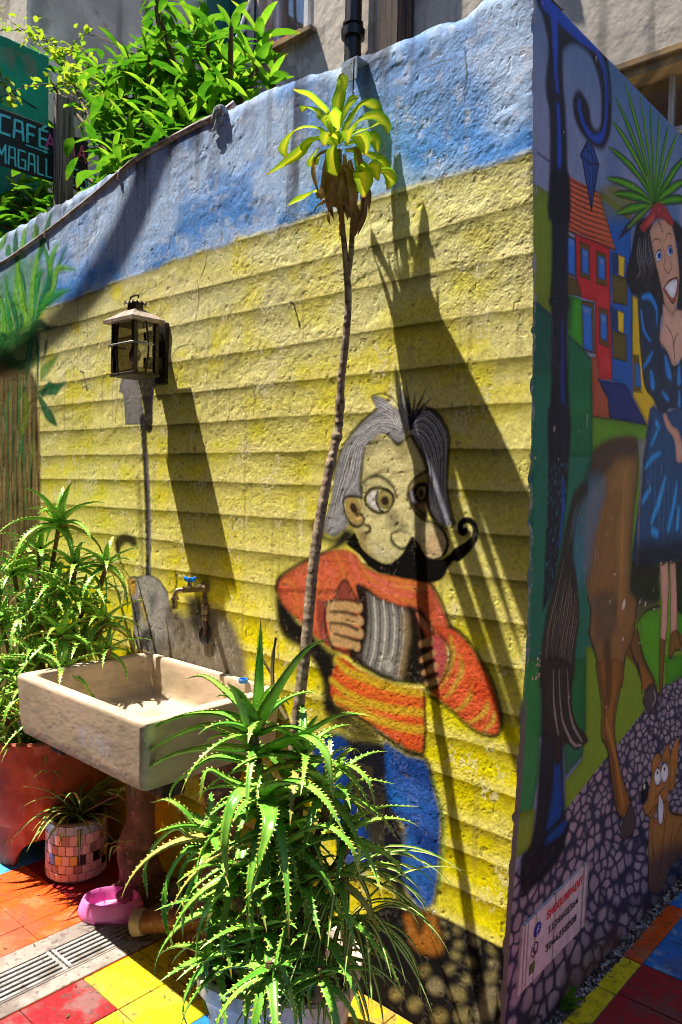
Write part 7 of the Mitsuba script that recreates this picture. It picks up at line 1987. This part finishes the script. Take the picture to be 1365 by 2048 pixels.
for i, (pts, w) in enumerate(DEAD):
    s_ = spline(pts, 18); t = np.linspace(0, 1, 18)
    add_leaf(drac, 'dead_leaf', strip(s_, w * .74 * np.clip(np.sin(np.pi * np.clip(t * .86 + .1, 0, 1)), .12, 1), [.45, -.8, .3], .6, .3, i + 3, 7, rng.uniform(-1.2, 1.2)), 'dead_leaf')

# --- the tree behind the wall
rng = np.random.default_rng(24)
tree = thing('loquat_tree', 'dense long-leaved tree growing behind the wall at the upper left', 'tree')
WH = [(-2.385, 0.750, 3.941), (-2.662, 0.700, 3.990), (-1.649, 0.550, 3.540), (-1.622, 0.500, 3.393), (-2.000, 0.600, 3.612), (-2.400, 0.600, 3.741), (-3.004, 0.600, 3.823), (-2.701, 0.600, 3.754), (-3.965, 0.950, 4.290), (-2.127, 0.500, 3.485), (-1.843, 0.450, 3.338), (-1.654, 0.450, 3.276), (-2.416, 0.500, 3.519), (-2.693, 0.500, 3.555), (-1.461, 0.450, 3.234),
      (-2.171, 0.450, 3.350), (-1.797, 0.400, 3.183), (-1.528, 0.400, 3.143), (-2.382, 0.450, 3.341), (-2.467, 0.330, 3.177), (-1.943, 0.400, 3.194), (-2.985, 0.600, 3.643), (-2.506, 0.450, 3.323), (-3.638, 0.500, 3.248), (-3.732, 0.450, 3.316), (-2.428, 0.330, 3.058), (-4.265, 0.950, 4.008), (-2.815, 0.500, 3.447), (-2.138, 0.400, 3.216), (-3.836, 0.420, 3.193), (-3.711, 0.600, 3.380), (-1.847, 0.550, 3.469), (-2.693, 0.650, 3.852), (-2.440, 0.320, 3.094)]
r5 = np.random.default_rng(55)
WH = WH + [tuple(np.array(WH[k]) + r5.normal(0, 1, 3) * [.14, .10, .10]) for k in range(len(WH)) if k < 22]
WH = [c for i, c in enumerate(WH) if i < 32 or c[0] < -1.62 - (c[1] - .4) * 1.1]
TRB = np.array([-2.4, .75, 0])
tr_paths = []
ct = np.array([-2.3, .7, 3.0])
trunk = spline([TRB, [-2.42, .76, 1.4], [-2.3, .7, 2.6], ct], 24)
part(tree, 'trunk', tube(trunk, np.linspace(.07, .045, 24), 12), 'twig', smooth=60)
inner = []
LOW = [(-3.868, 0.450, 3.286), (-3.639, 0.500, 3.308), (-3.495, 0.400, 3.099), (-3.791, 0.400, 3.132), (-3.449, 0.500, 3.234), (-3.908, 0.500, 3.404)]
n_leaf = 0
for wi, c in enumerate(WH):
    c = np.array(c); c[1] = max(c[1], .26)
    b0 = ct * .6 + c * .4 + [rng.uniform(-.1, .1), rng.uniform(-.1, .1), -.25]
    part(tree, 'branch', tube(spline([ct + [0, 0, -.2], b0, c - [0, 0, .10], c], 18), np.linspace(.02, .006, 18), 6), 'twig', smooth=60)
    m = 9
    for k in range(m):
        q = (k + .5) / m
        az = k * 2.4 + rng.uniform(-.3, .3); el = 1.25 - 1.75 * q + rng.uniform(-.2, .2); L = rng.uniform(.11, .21) * (.7 + .4 * min(q * 2, 1)); bend = rng.uniform(.3, 1.0)
        t = np.linspace(0, 1, 9); e = el - bend * t
        d = np.stack([np.cos(e) * np.cos(az), np.cos(e) * np.sin(az), np.sin(e)], 1)
        p = np.vstack([[0, 0, 0], np.cumsum((d[:-1] + d[1:]) / 2, 0) * L / 8]) + c - [0, 0, .06 * q]
        p[:, 1] = np.maximum(p[:, 1], np.where(p[:, 2] < 2.9, .20, -.2))
        w = L * .24 * np.clip(np.sin(np.pi * np.clip(t * .92 + .06, 0, 1)) ** .8, .04, 1)
        bl = strip(p, w, [-math.sin(az) * .2, math.cos(az) * .2, 1] if abs(el) < 1.3 else [math.cos(az), math.sin(az), .2], .3, .03, k)
        if n_leaf < 300:
            add_leaf(tree, 'leaf', bl, 'young_leaf' if q < .35 else 'loquat_leaf'); n_leaf += 1
        else:
            inner.append(bl)
for k in range(1700):                        # the inner mass of leaves
    c = np.array(WH[rng.integers(len(WH))] if k % 5 else LOW[rng.integers(len(LOW))]) + rng.normal(0, 1, 3) * [.14, .12, .12] + [0, .12, -.14]
    c[1] = max(c[1], .24)
    if c[0] > -1.62 - (c[1] - .4) * 1.1:
        continue
    az, el, L = rng.uniform(0, 6.28), rng.uniform(-1.3, .7), rng.uniform(.10, .2)
    t = np.linspace(0, 1, 5); e = el - .6 * t
    d = np.stack([np.cos(e) * np.cos(az), np.cos(e) * np.sin(az), np.sin(e)], 1)
    p = np.vstack([[0, 0, 0], np.cumsum(d[:-1], 0) * L / 4]) + c
    p[:, 1] = np.maximum(p[:, 1], .2)
    inner.append(strip(p, L * .3 * np.array([.15, .8, 1, .7, .06]), [.1, .2, 1], .3, 0, k, 3))
iv, if_ = cat([(a, b) for a, b, _ in inner])
part(tree, 'inner_leaves', (iv, if_), 'loquat_leaf', smooth=True, uv=np.vstack([u for *_, u in inner]), kind='stuff')

# --- creeper with small yellow-green leaves at the upper left
rng = np.random.default_rng(25)
vine = thing('creeper', 'thin creeper with small yellow green leaves across the teal wall', 'creeper')
RUN = [[(-4.519, 0.600, 4.809), (-4.100, 0.550, 4.526), (-3.820, 0.550, 4.322), (-3.560, 0.550, 4.128), (-3.316, 0.550, 3.942)], [(-4.208, 0.500, 4.480), (-3.851, 0.500, 4.348), (-3.660, 0.520, 4.271), (-3.498, 0.550, 4.127)], [(-3.974, 0.400, 3.902), (-3.807, 0.450, 3.945), (-3.609, 0.450, 3.905), (-3.459, 0.500, 3.888), (-3.222, 0.500, 3.819)],
       [(-3.382, 0.600, 4.116), (-3.266, 0.600, 4.147), (-3.099, 0.600, 4.080), (-2.913, 0.600, 3.968)], [(-3.820, 0.550, 4.322), (-3.560, 0.550, 4.188), (-3.407, 0.550, 4.089)], [(-3.498, 0.550, 4.136), (-3.376, 0.550, 4.020), (-3.339, 0.500, 3.872), (-3.164, 0.500, 3.702)], [(-3.941, 0.400, 4.122), (-3.870, 0.400, 4.007), (-3.800, 0.400, 3.893), (-3.632, 0.400, 3.811)], [(-3.471, 0.600, 4.103), (-3.294, 0.600, 4.070), (-3.091, 0.550, 3.922), (-3.144, 0.550, 3.828)],
       [(-3.316, 0.550, 3.942), (-3.002, 0.500, 3.788), (-2.809, 0.450, 3.599), (-2.926, 0.400, 3.511)]]
for i, pts in enumerate(RUN):
    s_ = spline(pts, 30) + rng.normal(0, .004, (30, 3))
    part(vine, 'stem', tube(s_, .003, 5), 'twig', smooth=40)
    for k in range([26, 26, 24, 10, 14, 26, 16, 30, 34][i]):
        c = s_[rng.integers(30)] + rng.normal(0, .03, 3)
        az, el, L = rng.uniform(0, 6.28), rng.uniform(-.8, .8), rng.uniform(.03, .06)
        t = np.linspace(0, 1, 6); e = el - .4 * t
        d = np.stack([np.cos(e) * np.cos(az), np.cos(e) * np.sin(az), np.sin(e)], 1)
        p = np.vstack([[0, 0, 0], np.cumsum(d[:-1], 0) * L / 5]) + c
        add_leaf(vine, 'leaf', strip(p, L * .6 * np.array([.2, .85, 1, .85, .5, .05]), [.1, .2, 1], .2, 0, k, 3), 'vine_leaf')

# --- weed at the foot of the side wall
rng = np.random.default_rng(26)
for lab, cx, cy, m in (('small green weed growing from the gravel below the contact board', .02, .36, 24), ('tiny weed in the gravel joint at the bottom edge near the corner', .022, .13, 14)):
    weed = thing('weed', lab, 'weed')
    for k in range(m):
        az, el, L = rng.uniform(-1.6, 1.6), rng.uniform(.3, 1.3), rng.uniform(.02, .05)
        t = np.linspace(0, 1, 5); e = el - .7 * t
        d = np.stack([np.cos(e) * np.cos(az), np.cos(e) * np.sin(az), np.sin(e)], 1)
        p = np.vstack([[0, 0, 0], np.cumsum(d[:-1], 0) * L / 4]) + [cx + rng.uniform(-.008, .012), cy + rng.uniform(-.03, .03), rng.uniform(0, .03)]
        add_leaf(weed, 'leaf', strip(p, L * .45 * np.array([.2, 1, .9, .6, .05]), [.1, .2, 1], .2, 0, k, 3), 'loquat_leaf')

# --- dry leaf litter on the tiles
rng = np.random.default_rng(27)
lit = []
for k in range(70):
    c = np.array([rng.uniform(-1.95, -.75), rng.uniform(-.75, -.04), .003]) if k % 3 else np.array([rng.uniform(.02, .6), rng.uniform(.2, 1.3), .003])
    az, L = rng.uniform(0, 6.28), rng.uniform(.006, .022)
    t = np.linspace(-.5, .5, 5)
    p = np.stack([c[0] + np.cos(az) * t * L, c[1] + np.sin(az) * t * L, c[2] + .004 * (t * 2) ** 2], 1)
    lit.append(strip(p, L * .4 * np.array([.1, .8, 1, .7, .1]), [.1, .2, 1], .3, 0, k, 3))
lv, lf = cat([(a, b) for a, b, _ in lit])
scene['leaf_litter'] = mikit.ply((lv, lf), 'dead_leaf', smooth=True, uv=np.vstack([u for *_, u in lit]))
labels['leaf_litter'] = {'label': 'dry leaf crumbs scattered over the patio tiles', 'category': 'litter', 'kind': 'stuff'}
